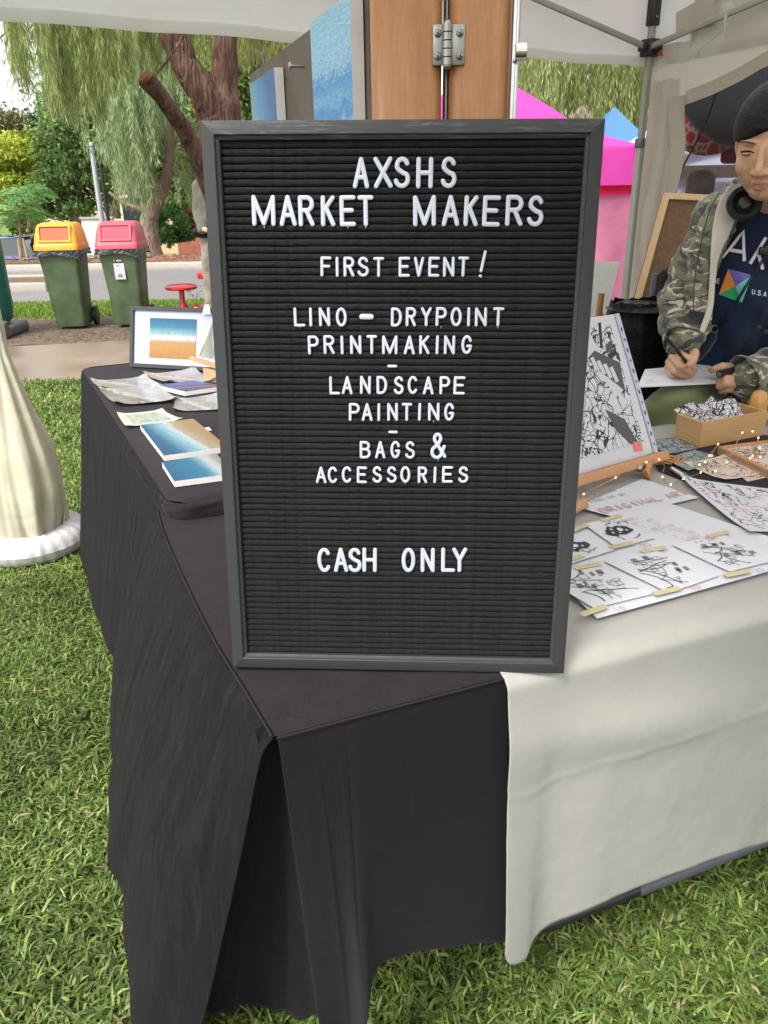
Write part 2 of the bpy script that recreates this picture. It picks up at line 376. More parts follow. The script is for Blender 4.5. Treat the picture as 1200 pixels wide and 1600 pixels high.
def painting(name, stops, rot=0, amp=.12, sc=6, foam=.0, rough=.45, loc=(0, 0, 0), foam_at=.5, bump=.35):
    """a painted picture: colour bands along one direction with loose brushwork"""
    t = NT(name); u = t.uv(); c, s_ = cos(rot), sin(rot); sp = t.n('SeparateXYZ', Vector=u)
    co = t.math('ADD', t.math('MULTIPLY', sp.outputs[0], c), t.math('MULTIPLY', sp.outputs[1], s_))
    n1 = t.noise(u, sc, 6, .62, 1.0); n2 = t.noise(t.uv((1, 2.5, 1)), sc * 5, 5, .7, .8)
    co = t.math('ADD', co, t.math('MULTIPLY', t.math('SUBTRACT', n1, .5), amp * 2)); co = t.math('ADD', co, t.math('MULTIPLY', t.math('SUBTRACT', n2, .5), amp * 1.3))
    base = t.ramp(co, stops)
    if foam:
        near = t.ramp(t.math('ABSOLUTE', t.math('SUBTRACT', co, foam_at)), [(.06, 1.), (foam * 1.3, 0.)])
        v = t.n('TexVoronoi', {'feature': 'DISTANCE_TO_EDGE'}, Vector=t.n('VectorMath', {'operation': 'ADD'}, i0=u, i1=t.n('VectorMath', {'operation': 'SCALE'}, i0=t.n('TexNoise', Vector=u, Scale=9.).outputs[1]).outputs[0]).outputs[0], Scale=17)
        base = t.mix(t.math('MULTIPLY', t.ramp(v.outputs[0], [(.02, 1.), (.10, 0.)]), near), base, (.48, .51, .53))
    base = t.mix(.75, base, t.ramp(n2, [(.3, (.35, .42, .5)), (.52, (1, 1, 1)), (.7, (1.0, 1.0, .96))]), 'MULTIPLY')
    t.P(base=base, rough=rough, coat=.03); t.bump(t.math('ADD', n2, n1), bump, .003); return t.m
def m_leaf(name, f=.4, rough=.5):
    t = NT(name); a = t.n('Attribute'); a.attribute_name = 'col'; t.P(base=a.outputs[0], rough=rough, spec=.3); t.transl(f, a.outputs[0]); return t.m
M['leaf'] = m_leaf('leaves'); M['grass'] = m_leaf('grass_blades', .28, .42)
def m_bark(name, a, b, sc=9, zs=.25):
    t = NT(name); o = t.obj((1, 1, zs)); n = t.noise(o, sc, 6, .65, .6)
    v = t.n('TexVoronoi', {'feature': 'DISTANCE_TO_EDGE'}, Vector=o, Scale=sc * 2.2)
    t.P(base=t.ramp(n, [(.3, a), (.7, b)]), rough=.9, spec=.2); t.bump(t.math('ADD', n, t.math('MULTIPLY', v.outputs[0], .8)), 1.0, .05); return t.m
M['bark_red'] = m_bark('red_brown_bark', (.04, .02, .014), (.27, .155, .115), 15, .14)
M['bark_grey'] = m_bark('pale_grey_bark', (.17, .12, .09), (.34, .26, .2), 7)
M['cut_wood'] = simple('cut_branch_face', (.19, .07, .032), .8, .3, 30, .4, 60)
# ------------------------------------------------------------------ blobs: continuous bodies and soft goods
def blob(name, mb, m, parent=None, voxel=.005, smooth=6, disp=None, dn=0., dsc=12):
    me = bpy.data.meshes.new(name); me.from_pydata([tuple(v) for v in mb.V], [], mb.F); me.update()
    o = bpy.data.objects.new(name, me); S.collection.objects.link(o)
    r = o.modifiers.new('r', 'REMESH'); r.mode = 'VOXEL'; r.voxel_size = voxel
    s = o.modifiers.new('s', 'SMOOTH'); s.factor = .5; s.iterations = smooth
    dg = bpy.context.evaluated_depsgraph_get(); me2 = bpy.data.meshes.new_from_object(o.evaluated_get(dg)); me2.name = name
    bpy.data.objects.remove(o); bpy.data.meshes.remove(me)
    if dn or disp:
        nrm = [v.normal.copy() for v in me2.vertices]
        for v, n in zip(me2.vertices, nrm):
            d = 0
            if dn: d += mnoise.noise(v.co * dsc) * dn + mnoise.noise(v.co * dsc * 2.3) * dn * .4
            if disp: d += disp(v.co)
            v.co += n * d
    me2.polygons.foreach_set('use_smooth', [True] * len(me2.polygons)); me2.materials.clear(); me2.materials.append(m); me2.update()
    o = bpy.data.objects.new(name, me2); return link(o, parent)
def caps(mb, pts, n=14):
    """tapered capsule chain: pts = [(point, radius), ...]"""
    for (p, r) in pts: mb.ball(p, r, n=n)
    for (p, r), (q, s) in zip(pts, pts[1:]):
        if (Vector(q) - Vector(p)).length > 1e-4: mb.tube([p, q], [r, s], n, True)
    return mb
# ================================================================== SETTING
def terrain_z(y):
    if y < 17.5: return 0
    t = min((y - 17.5) / 9, 1); return -1.35 * t * t * (3 - 2 * t)
def ground_sheet(name, y0f, y1f, x0, x1, dz, m, n=24, kind='structure'):
    def P(u, v):
        x = x0 + (x1 - x0) * u; a = y0f(x); b = y1f(x); y = a + (b - a) * v; return Vector((x, y, terrain_z(y) + dz))
    return tag(grid(name, P, n, 16, m), kind=kind)
def m_ground(name, stops, sc=14, bump=.6, rough=.9, bd=.02, sc2=90, spec=.3):
    t = NT(name); o = t.obj(); n = t.noise(o, sc, 7, .7); n2 = t.noise(o, sc2, 4, .7)
    c = t.mix(.45, t.ramp(n, stops), t.ramp(n2, stops)); t.P(base=c, rough=rough, spec=spec); t.bump(t.math('ADD', n, n2), bump, bd); return t.m
M['soil'] = m_ground('lawn_soil', [(.3, (.018, .02, .008)), (.5, (.045, .06, .014)), (.72, (.075, .105, .022))], 20)
M['far_lawn'] = m_ground('clipped_grass', [(.3, (.07, .10, .02)), (.5, (.14, .21, .035)), (.7, (.22, .30, .055))], 12)
M['dirt'] = m_ground('bare_dirt', [(.3, (.08, .055, .036)), (.5, (.16, .12, .085)), (.7, (.24, .19, .14))], 9)
t = NT('damp_path'); o = t.obj(); n = t.noise(o, 1.1, 4, .6, .6); n2 = t.noise(o, 130, 4, .8)
t.P(base=t.mix(.25, t.ramp(n, [(.3, (.21, .155, .105)), (.7, (.29, .225, .165))]), t.ramp(n2, [(.3, (.14, .10, .07)), (.7, (.32, .27, .21))])), rough=t.ramp(n, [(.4, .28), (.6, .55)]), spec=.5)
t.bump(n2, .2, .004); M['path'] = t.m
M['asphalt'] = m_ground('asphalt', [(.3, (.16, .15, .145)), (.7, (.24, .225, .22))], 3, .2, .6, .003, 120)
M['mulch'] = m_ground('bark_mulch', [(.3, (.06, .035, .02)), (.5, (.17, .10, .06)), (.7, (.28, .18, .12))], 7)
M['brick_paving'] = m_ground('red_brick_paving', [(.3, (.20, .085, .055)), (.7, (.30, .15, .10))], 5, .2, .8, .004)
M['concrete'] = m_ground('kerb_concrete', [(.3, (.34, .31, .27)), (.7, (.45, .42, .38))], 9, .2, .8, .004)
c_ = lambda v: (lambda x: v)
near_e = lambda x: 5.85 + .1 * (x + 2.8) + .05 * sin(x * 3); far_e = lambda x: 7.45 + .22 * (x + 3.4) + .05 * sin(x * 5)
ground_sheet('ground', c_(-6), c_(160), -90, 90, -.012, M['far_lawn'], 8)
ground_sheet('lawn', c_(-2), near_e, -9, 12, 0, M['soil'])
ground_sheet('path', near_e, far_e, -9, 12, .004, M['path'])
dirt_f = lambda x: 9.35 + .1 * sin(x * 2.1) + .06 * sin(x * 7)
ground_sheet('dirt_strip', far_e, dirt_f, -9, 12, 0, M['dirt'], 60)
ground_sheet('road', c_(10.5), c_(15.1), -40, 40, 0, M['asphalt'], 8)
def kerb(name, y, x0, x1, d=.15, h=.12):
    mb = MB(); mb.box(((x0 + x1) / 2, y, h / 2 - .02), (x1 - x0, d, h + .04), bev=.012); return tag(mb.build(name, M['concrete']), kind='structure')
kerb('kerb', 15.2, -40, 40)
mb = MB(); mb.box((-7.2, 11.95, .04), (4.6, .16, .16), bev=.012); mb.box((-7.2, 13.2, .04), (4.6, .12, .16), bev=.012); mb.box((-4.9, 12.57, .04), (.14, 1.26, .16), bev=.012); tag(mb.build('island_kerb', M['concrete']), kind='structure')
ground_sheet('traffic_island', c_(12.0), c_(13.15), -9.45, -5.0, .09, M['mulch'], 6)
ground_sheet('garden_bed', c_(15.28), c_(17.2), -40, -4.9, .06, M['mulch'], 30)
ground_sheet('brick_footpath', c_(15.28), c_(18.2), -4.85, 40, .05, M['brick_paving'], 8)
ground_sheet('tree_bed', c_(18.2), c_(21.4), -9, 40, .03, M['mulch'], 30)
ground_sheet('car_park', c_(22.4), c_(32), -40, 40, .01, M['asphalt'], 8)
# ------------------------------------------------------------------ lawn grass as real blades
def blades(name, regs, label):
    Vs = []; Cs = []; Q_ = []; T_ = []; base = 0
    for (x0, x1, y0, y1, n, L0, L1, W, lean) in regs:
        x = rng.uniform(x0, x1, n); y = rng.uniform(y0, y1, n); a = rng.uniform(0, 2 * pi, n); L = rng.uniform(L0, L1, n); wd = rng.uniform(.6, 1.3, n) * W
        keep = (y < 5.85 + .1 * (x + 2.8) + rng.normal(0, .04, n)); 
        # bare tufts: thin the sward with a smooth random field
        f = np.sin(x * 5.1 + 1.3 * np.sin(y * 3.7)) * np.sin(y * 6.3 + 1.7 * np.sin(x * 4.1)); keep &= rng.uniform(0, 1, n) < (.72 + .36 * f)
        x, y, a, L, wd, f = [q[keep] for q in (x, y, a, L, wd, f)]; n = len(x)
        el = np.clip(rng.normal(lean, .3, n), .05, 1.45)      # angle above the ground
        dx, dy = np.cos(a), np.sin(a); px, py = -dy, dx
        h0 = rng.uniform(0, .014, n)
        b = np.stack([x, y, h0], 1); d1 = np.stack([dx * np.cos(el), dy * np.cos(el), np.sin(el)], 1)
        el2 = el - rng.uniform(.3, 1.0, n); d2 = np.stack([dx * np.cos(el2), dy * np.cos(el2), np.sin(el2)], 1)
        mid = b + d1 * (L * .5)[:, None]; tip = mid + d2 * (L * .5)[:, None]; tip[:, 2] = np.maximum(tip[:, 2], .003)
        tw = rng.uniform(-.5, .5, n); s = np.stack([px, py, tw], 1) * wd[:, None]
        V = np.stack([b - s * .5, b + s * .5, mid + s * .5, mid - s * .5, tip], 1).reshape(-1, 3)
        hue = rng.uniform(0, 1, n); br = rng.uniform(.45, 1.25, n) * (1 + .16 * f) * np.where(y > 2.6, 1.3, 1.0)  # blades beyond the canopy painted brighter, as in open daylight
        ca = np.array([.065, .135, .026]); cb = np.array([.255, .32, .078]); cc = np.array([.33, .28, .14])
        c = ca[None] * (1 - hue[:, None]) + cb[None] * hue[:, None]; dry = rng.uniform(0, 1, n) < .045; c[dry] = cc; c = c * br[:, None]
        Vs.append(V); Cs.append(np.repeat(c, 5, 0)); k = base + np.arange(n) * 5
        Q_.append(np.stack([k, k + 1, k + 2, k + 3], 1)); T_.append(np.stack([k + 3, k + 2, k + 4], 1)); base += n * 5
    o = nparr_mesh(name, np.concatenate(Vs), np.concatenate(Q_), M['grass'], None, np.concatenate(Cs), False, np.concatenate(T_))
    return tag(o, label, 'grass', kind='stuff')
blades('lawn_grass', [
    (-1.0, .75, .45, 1.7, 72000, .018, .048, .0041, .5), (.75, 1.6, .8, 2.2, 36000, .018, .048, .0041, .5),
    (-1.6, -.3, 1.7, 2.9, 74000, .018, .042, .0041, .55), (-2.6, -.6, 2.9, 4.3, 52000, .024, .048, .0065, .8), (-3.4, -.8, 4.3, 5.95, 44000, .025, .045, .009, .9),
    (-.3, 1.2, 1.7, 3.2, 12000, .03, .05, .006, .9), (-1.9, -1.0, .6, 1.7, 9000, .03, .05, .005, .7)],
    'broad bladed green lawn grass growing under and around the tables')
# verge grass beyond the dirt strip, and leaf litter
def verge():
    n = 26000; x = rng.uniform(-6.5, .2, n); y = rng.uniform(9.1, 10.5, n); keep = rng.uniform(0, 1, n) < np.clip((y - 9.15) * 2.5, .1, 1); x, y = x[keep], y[keep]; n = len(x)
    a = rng.uniform(0, 2 * pi, n); L = rng.uniform(.03, .06, n); s = np.stack([np.cos(a), np.sin(a), np.zeros(n)], 1) * .012
    b = np.stack([x, y, np.zeros(n)], 1); t_ = b + np.stack([rng.normal(0, .02, n), rng.normal(0, .02, n), L], 1)
    V = np.stack([b - s, b + s, t_], 1).reshape(-1, 3); c = np.array([.20, .31, .05])[None] * rng.uniform(.6, 1.3, n)[:, None]
    k = np.arange(n) * 3
    tag(nparr_mesh('verge_grass', V, None, M['grass'], None, np.repeat(c, 3, 0), False, np.stack([k, k + 1, k + 2], 1)), 'strip of bright short grass between the dirt strip and the road', 'grass', kind='stuff')
verge()
def litter(name, n, x0, x1, y0, y1, z, cols, sz, label, cat_):
    x = rng.uniform(x0, x1, n); y = rng.uniform(y0, y1, n); a = rng.uniform(0, 2 * pi, n)
    d = np.stack([np.cos(a), np.sin(a), rng.uniform(-.2, .3, n)], 1) * (rng.uniform(.5, 1.3, n) * sz)[:, None]; e = np.stack([-np.sin(a), np.cos(a), rng.uniform(-.2, .3, n)], 1) * sz * .35
    b = np.stack([x, y, np.array([terrain_z(q) for q in y]) + z], 1); V = np.stack([b - d, b - e, b + d, b + e], 1).reshape(-1, 3)
    c = np.array(cols)[rng.integers(0, len(cols), n)] * rng.uniform(.7, 1.3, n)[:, None]; k = np.arange(n) * 4
    tag(nparr_mesh(name, V, np.stack([k, k + 1, k + 2, k + 3], 1), M['grass'], None, np.repeat(c, 4, 0)), label, cat_, kind='stuff')
litter('leaf_litter', 5000, -6.5, 1, 7.6, 9.5, .008, [(.2, .13, .07), (.1, .06, .035), (.3, .22, .13), (.12, .13, .05)], .022, 'brown leaves and twigs strewn on the dirt around the bins', 'leaf litter')
litter('bed_mulch', 7000, -12, 2, 15.4, 21.3, .08, [(.3, .18, .1), (.16, .09, .05), (.4, .28, .18)], .06, 'brown bark and leaves covering the far garden beds', 'mulch')
litter('lawn_litter', 120, -1.6, 1.4, .5, 3.2, .022, [(.28, .2, .1), (.2, .1, .05), (.33, .27, .15)], .008, 'scattered dry leaf scraps lying in the lawn grass', 'leaf litter')
# ------------------------------------------------------------------ vegetation
def leaves_np(C, D, L, W, col, name, parent, m=None):
    """rhombic leaves: centre C, axis D (unit), length L, width W"""
    n = len(C); r = rng.normal(0, 1, (n, 3)); s = np.cross(D, r); s /= (np.linalg.norm(s, axis=1) + 1e-9)[:, None]
    V = np.stack([C, C + D * (L * .45)[:, None] + s * (W * .5)[:, None], C + D * L[:, None], C + D * (L * .45)[:, None] - s * (W * .5)[:, None]], 1).reshape(-1, 3)
    k = np.arange(n) * 4; return nparr_mesh(name, V, np.stack([k, k + 1, k + 2, k + 3], 1), m or M['leaf'], parent, np.repeat(col, 4, 0))
def strands(starts, lens, per, spread, L, W, ca, cb, name, parent, sway=.12, clump=None):
    Cs = []; Ds = []; Cc = []
    ca = np.array(ca); cb = np.array(cb)
    for s, ln in zip(starts, lens):
        k = int(per * ln); t = rng.uniform(0, 1, k); bend = rng.normal(0, sway, 2)
        p = np.array(s)[None] + np.stack([bend[0] * t * t * ln, bend[1] * t * t * ln, -t * ln], 1) + rng.normal(0, spread, (k, 3))
        d = np.stack([rng.normal(bend[0], clump or .3, k), rng.normal(bend[1], clump or .3, k), -np.abs(rng.normal(1, .25, k))], 1); d /= np.linalg.norm(d, axis=1)[:, None]
        h = np.clip(rng.uniform(0, 1) * .6 + rng.uniform(0, .4, k), 0, 1)[:, None]; c = (ca * (1 - h) + cb * h) * rng.uniform(.75, 1.2, k)[:, None] * rng.uniform(.75, 1.15)
        Cs.append(p); Ds.append(d); Cc.append(c)
    C = np.concatenate(Cs); n = len(C)
    return leaves_np(C, np.concatenate(Ds), rng.uniform(.7, 1.3, n) * L, rng.uniform(.7, 1.3, n) * W, np.concatenate(Cc), name, parent)
def clumps(cs, n, L, W, ca, cb, name, parent, droop=.2, shell=.45):
    """cs = [(centre, (rx,ry,rz))]: leaves in uneven clumps"""
    ca = np.array(ca); cb = np.array(cb); vol = np.array([c[1][0] * c[1][1] * c[1][2] for c in cs]) ** .66; vol /= vol.sum(); Cs = []; Cc = []
    for (c, r), v in zip(cs, vol):
        k = max(int(n * v), 10); sub = max(6, k // 90); sc = rng.normal(0, 1, (sub, 3)); sc /= np.linalg.norm(sc, axis=1)[:, None]; sc *= (rng.uniform(shell, 1, sub) ** .5)[:, None]
        i = rng.integers(0, sub, k); p = sc[i] + rng.normal(0, .13, (k, 3)); tint = rng.uniform(0, 1, sub)[i]; br = rng.uniform(.6, 1.2, sub)[i]
        Cs.append(np.array(c)[None] + p * np.array(r)[None]); h = np.clip(tint * .7 + rng.uniform(0, .3, k), 0, 1)[:, None]; Cc.append((ca * (1 - h) + cb * h) * (br * rng.uniform(.8, 1.2, k))[:, None])
    C = np.concatenate(Cs); n = len(C); D = rng.normal(0, 1, (n, 3)); D[:, 2] -= droop * 2; D /= np.linalg.norm(D, axis=1)[:, None]
    return leaves_np(C, D, rng.uniform(.6, 1.3, n) * L, rng.uniform(.6, 1.3, n) * W, np.concatenate(Cc), name, parent)
def limb(mb, pts, rs, n=12, seed=0, rough=.12):
    P = [Vector(p) for p in pts]; K = 10 * (len(P) - 1); path = []; rr = []
    for i in range(K + 1):
        t = i / K; p = cat(P, t); x = t * (len(rs) - 1); j = min(int(x), len(rs) - 2); r = rs[j] + (rs[j + 1] - rs[j]) * (x - j)
        path.append(p + Vector((mnoise.noise(Vector((i * .3, seed, 0))), mnoise.noise(Vector((i * .3, seed, 5))), 0)) * r * .08); rr.append(r)
    b = len(mb.V); mb.tube(path, rr, n)
    for k in range(b, len(mb.V)):
        v = mb.V[k]; i = min((k - b) // n, K); c = path[i]; d = v - c
        w_ = Vector((v.x * 17, v.y * 17, v.z * 1.6)); mb.V[k] = c + d * (1 + rough * mnoise.noise(w_) + rough * .5 * mnoise.noise(w_ * 2.4))
    return mb
# red-barked weeping tree just behind the stall
tr = thing('weeping_tree', 'big red-brown barked tree with drooping foliage and a sawn-off limb, behind the black sign', 'tree', (-1.5, 6.6, 0))
q = lambda x, y, Y=6.6: Q(x, y, Y)
base_p = Vector((q(385, 400).x, 6.6, -.05))
mb = MB(); limb(mb, [base_p, q(362, 300), q(348, 215), q(345, 165)], [.27, .20, .17, .15], 24, 1)
limb(mb, [q(348, 200), q(350, 130), q(352, 60), q(350, -40, 6.7), q(330, -200, 6.9)], [.155, .10, .085, .08, .06], 16, 2)
limb(mb, [q(345, 205), q(330, 168, 6.55), q(300, 118, 6.5), q(270, 62, 6.5), q(258, 20, 6.5), q(215, -120, 6.3)], [.15, .13, .1, .085, .06, .04], 16, 3)
limb(mb, [q(300, 118, 6.5), q(292, 80, 6.45), q(275, 40, 6.4), q(262, -40, 6.2)], [.06, .045, .035, .02], 10, 4)
for k_ in range(12):
    x0 = random.uniform(20, 330); y0 = random.uniform(-60, 10); Yk0 = random.uniform(5.5, 7); limb(mb, [q(x0, y0 - 60, Yk0), q(x0 + random.uniform(-25, 25), y0 + 40, Yk0), q(x0 + random.uniform(-45, 45), y0 + random.uniform(80, 130), Yk0)], [.018, .011, .004], 6, k_)
mb.build('trunk', M['bark_red'], tr)
mb = MB(); limb(mb, [q(345, 330, 6.5), q(316, 262, 6.3), q(290, 208, 6.15), q(258, 160, 6.0), q(228, 122, 5.9)], [.10, .07, .060, .054, .058], 16, 5)
sl = mb.build('sawn_limb', M['bark_red'], tr); mb = MB(); d = (q(222, 114, 5.88) - q(240, 138, 5.94)).normalized()
mb.tube([q(228, 122, 5.9), q(228, 122, 5.9) + d * .02], [.057, .050], 16); mb.build('cut_face', M['cut_wood'], sl)
st = []; ln = []
for i in range(235):
    x = random.choice([10, 60, 75, 98, 122, 140, 160, 185, 205, 232, 250, 275]) + random.gauss(0, 9); Yd = random.uniform(4.8, 6.6); yb = 128 + 40 * sin(x * .03 - 1.2) + random.uniform(-60, 30)
    if x < 40: yb = random.uniform(45, 140)
    if x > 195: Yd = random.uniform(6.6, 7.6); yb = random.uniform(55, 128)
    a = Q(x, random.uniform(-90, -10), Yd); b = Q(x, yb, Yd); st.append(a); ln.append(max(a.z - b.z, .2))
strands(st, ln, 230, .016, .075, .0062, (.12, .17, .045), (.42, .48, .18), 'crown', tr, .04, .2)
st = []; ln = []
for i in range(60):
    x = random.uniform(290, 440); Yd = random.uniform(6.8, 8.5); a = Q(x, -60, Yd); b = Q(x, random.uniform(60, 110), Yd); st.append(a); ln.append(a.z - b.z)
strands(st, ln, 150, .03, .08, .008, (.16, .2, .05), (.42, .46, .14), 'crown', tr, .05, .25)
# second peppermint tree with pale trunk
t2 = thing('willow_tree', 'weeping grey-green tree with pale forked trunk in the mulch bed behind the red-lid bin', 'tree', G(232, 388, 0))
q = lambda x, y, Y=19.5: Q(x, y, Y)
mb = MB(); limb(mb, [Vector((q(232, 392).x, 19.5, -.1)), q(232, 350), q(240, 325), q(252, 300), q(263, 262), q(266, 215), q(270, 160)], [.34, .2, .17, .15, .12, .08, .04], 14, 7)
limb(mb, [q(248, 312), q(246, 285), q(232, 262), q(214, 240), q(200, 205)], [.11, .09, .07, .05, .03], 10, 8)
limb(mb, [q(236, 335), q(215, 325), q(195, 318), q(170, 300)], [.08, .06, .05, .03], 8, 9)
limb(mb, [q(238, 392, 19.9), q(237, 365, 20), q(230, 330, 20.2), q(215, 270, 20.3)], [.18, .12, .09, .04], 8, 9)
mb.build('trunk', M['bark_grey'], t2)
st = []; ln = []
for i in range(420):
    x = random.gauss(196, 20); Yd = random.uniform(17.2, 21)
    if random.random() < .4: x = random.uniform(225, 318); Yd = random.uniform(20.2, 22.5)
    top = random.uniform(60, 200); bot = top + random.uniform(45, 150); bot = min(bot, 345 if x < 226 else 322)
    if 226 < x < 262: bot = min(bot, 225 + random.uniform(-30, 20))
    if x < 165: bot = min(bot, 250)
    a = Q(x, top, Yd); b = Q(x, bot, Yd); st.append(a); ln.append(max(a.z - b.z, .3))
strands(st, ln, 110, .045, .16, .02, (.19, .27, .12), (.52, .62, .33), 'crown', t2, .06, .25)
# further trees behind
def simple_tree(name, label, px, base_y, Y, trunk_r, cl, n, L, W, ca, cb, lims=(), group=None, bark='bark_grey', droop=.2):
    b = Q(px, base_y, Y); t = thing(name, label, 'tree', b, group); mb = MB()
    top = Vector(cl[0][0]); limb(mb, [b + Vector((0, 0, -.2)), b.lerp(top, .35) + Vector((.1, 0, 0)), b.lerp(top, .7), top], [trunk_r * 1.3, trunk_r, trunk_r * .7, trunk_r * .3], 10, px)
    for c, r in cl[1:]: limb(mb, [b.lerp(top, .45), b.lerp(top, .55).lerp(Vector(c), .5), Vector(c)], [trunk_r * .5, trunk_r * .35, trunk_r * .12], 7, px + 1)
    mb.build('trunk', M[bark], t); clumps(cl, n, L, W, ca, cb, 'crown', t, droop); return t
A = lambda x, y, Y, rx, ry, rz: (tuple(Q(x, y, Y)), (rx, ry, rz))
simple_tree('broadleaf_tree', 'dark green bushy tree behind the lamp posts and the yellow-lid bin', 118, 345, 24, .12,
    [A(115, 240, 24, 1.0, 1, 1.3), A(95, 290, 24, .8, .8, .9), A(140, 285, 24, .7, .8, .8), A(105, 200, 24.5, .9, .9, 1.0), A(150, 225, 25, .8, .8, 1.2), A(85, 320, 24, .5, .6, .4)], 15000, .15, .08, (.05, .11, .03), (.28, .40, .12))
simple_tree('eucalyptus_tree', 'tall airy pale green tree above the lamp posts, against the white sky', 175, 330, 28, .2,
    [A(150, 140, 28, 2.2, 1.6, 1.9), A(125, 185, 28, 1.2, 1.2, 1.0), A(200, 110, 28, 2.5, 1.6, 2.2), A(240, 190, 28.5, 2.3, 1.6, 2.6), A(270, 120, 28, 2.2, 1.5, 2.5)], 30000, .2, .06, (.12, .20, .06), (.46, .56, .25), droop=.6)
simple_tree('yellow_green_tree', 'sunlit yellow-green shrubby tree at the far left edge', 25, 345, 26, .1,
    [A(40, 265, 26, .9, .9, .75), A(10, 240, 26, 1.0, .9, .7), A(65, 290, 26, .7, .7, .6), A(20, 300, 26, 1.1, .9, .8)], 12000, .16, .09, (.25, .32, .03), (.62, .66, .10))
simple_tree('olive_tree', 'dull olive-leaved tree at the left edge behind the yellow-green one', 5, 340, 30, .16,
    [A(5, 215, 30, 1.0, 1.0, .9), A(35, 225, 30, .8, .9, .6), A(-15, 250, 30, 1.0, 1, 1.2)], 7000, .18, .09, (.09, .09, .035), (.26, .24, .10))
simple_tree('background_tree', 'dense mid green tree behind the pale forked trunk', 290, 335, 27, .15,
    [A(295, 250, 27, 1.4, 1, 1.4), A(280, 200, 27, 1.5, 1, 1.4), A(310, 160, 27, 1.5, 1, 1.4), A(300, 310, 26, .8, .8, .7), A(265, 310, 26, .7, .8, .45)], 20000, .17, .09, (.06, .12, .025), (.28, .38, .09))
simple_tree('leafy_tree', 'green tree seen between the red-brown trunk and the small seascape canvas', 410, 330, 18, .12,
    [A(385, 120, 18, 1.2, 1, 1.6), A(430, 90, 18.5, 1.2, 1, 1.5), A(440, 160, 18, 1, 1, 1.3), A(375, 40, 18, 1, 1, 1.2), A(350, 210, 18, 1, .8, 1)], 18000, .12, .07, (.06, .12, .025), (.32, .42, .12))
simple_tree('purple_shrub', 'low reddish bush in front of the far brick wall beside the pale trunk', 298, 360, 22.5, .05,
    [A(296, 345, 22.5, .35, .3, .25), A(285, 350, 22.5, .3, .3, .2)], 2500, .08, .05, (.22, .06, .05), (.42, .16, .10))
simple_tree('green_shrub', 'rounded fresh green shrub right of the pale forked trunk', 262, 375, 21.5, .05,
    [A(262, 350, 21.5, .5, .4, .42), A(250, 362, 21.5, .4, .3, .25), A(280, 366, 21.5, .5, .3, .16)], 7000, .10, .05, (.06, .16, .05), (.22, .42, .14))
# feathery young jacaranda with stakes
tj = thing('jacaranda_sapling', 'young feathery-leaved sapling between two pale stakes at the left edge', 'tree', G(32, 405, 0))
Yj = G(32, 405, 0).y
mb = MB(); limb(mb, [Q(34, 408, Yj), Q(32, 370, Yj), Q(28, 330, Yj), Q(22, 290, Yj)], [.03, .025, .02, .012], 8, 3); mb.build('trunk', M['bark_grey'], tj)
for (xa, xb) in ((33, 28), (44, 36)):
    mb = MB(); mb.tube([Q(xa, 410, Yj), Q(xb, 372, Yj)], .025, 8); mb.build('stake', M['pine'], tj)
Cs = []; Ds = []; Cc = []
for i in range(75):
    c0 = np.array(Q(random.gauss(34, 20), random.uniform(285, 345), Yj + random.uniform(-.6, .8))); a = random.uniform(0, 2 * pi); ax = np.array([cos(a) * .8, sin(a) * .5, random.uniform(-.15, .1)]); Ln = random.uniform(.35, .6)
    pr = np.array([-sin(a), cos(a), -.1]); tint = random.uniform(0, 1)
    for k in range(26):
        t_ = k / 25; p = c0 + ax * Ln * t_ + np.array([0, 0, -.22 * t_ * t_ * Ln])
        for sgn in (-1, 1):
            for mI in range(3): Cs.append(p + pr * sgn * .03 * mI); Ds.append(pr * sgn + np.array([0, 0, -.35]) + rng.normal(0, .15, 3)); Cc.append((np.array([.12, .28, .08]) * (1 - tint) + np.array([.36, .56, .22]) * tint) * random.uniform(.8, 1.2))
Ds = np.array(Ds); Ds /= np.linalg.norm(Ds, axis=1)[:, None]
leaves_np(np.array(Cs), Ds, np.full(len(Cs), .05), np.full(len(Cs), .018), np.array(Cc), 'crown', tj)
# weeping willow over the other stalls, right
tw = thing('weeping_willow', 'weeping willow hanging behind the pink and blue gazebos', 'tree', (4.6, 17, 0))
mb = MB(); limb(mb, [Vector((4.6, 17, -.1)), Vector((4.5, 17, 2.2)), Vector((4.2, 16.8, 4.2)), Vector((3.4, 16.5, 5.6))], [.32, .25, .2, .1], 12, 2); limb(mb, [Vector((4.5, 17, 2.6)), Vector((5.5, 16.6, 4.2)), Vector((6.6, 16.4, 5.2))], [.18, .12, .07], 10, 5)
mb.build('trunk', M['bark_grey'], tw); st = []; ln = []
for i in range(620):
    x = random.uniform(795, 1075); Yd = random.uniform(14, 18.5); top = random.uniform(-60, 120); col_ = int(x / 22); bot = 235 + 30 * sin(col_ * 2.1) + random.uniform(-45, 20)
    if x < 835: bot = random.uniform(120, 175)
    a = Q(x, top, Yd); b = Q(x, max(bot, top + 30), Yd); st.append(a); ln.append(a.z - b.z)
strands(st, ln, 80, .035, .13, .015, (.15, .20, .05), (.52, .56, .24), 'crown', tw, .035, .22)
st = []; ln = []
for i in range(40):
    x = random.gauss(910, 20); h_ = 160 + abs(x - 910) * .9; a = Q(x, h_, 13.5); b = Q(x, h_ + random.uniform(15, 50), 13.5); st.append(a); ln.append(a.z - b.z)
strands(st, ln, 40, .02, .12, .012, (.42, .36, .25), (.6, .52, .38), 'bare_twigs', tw, .15)['kind'] = 'stuff'
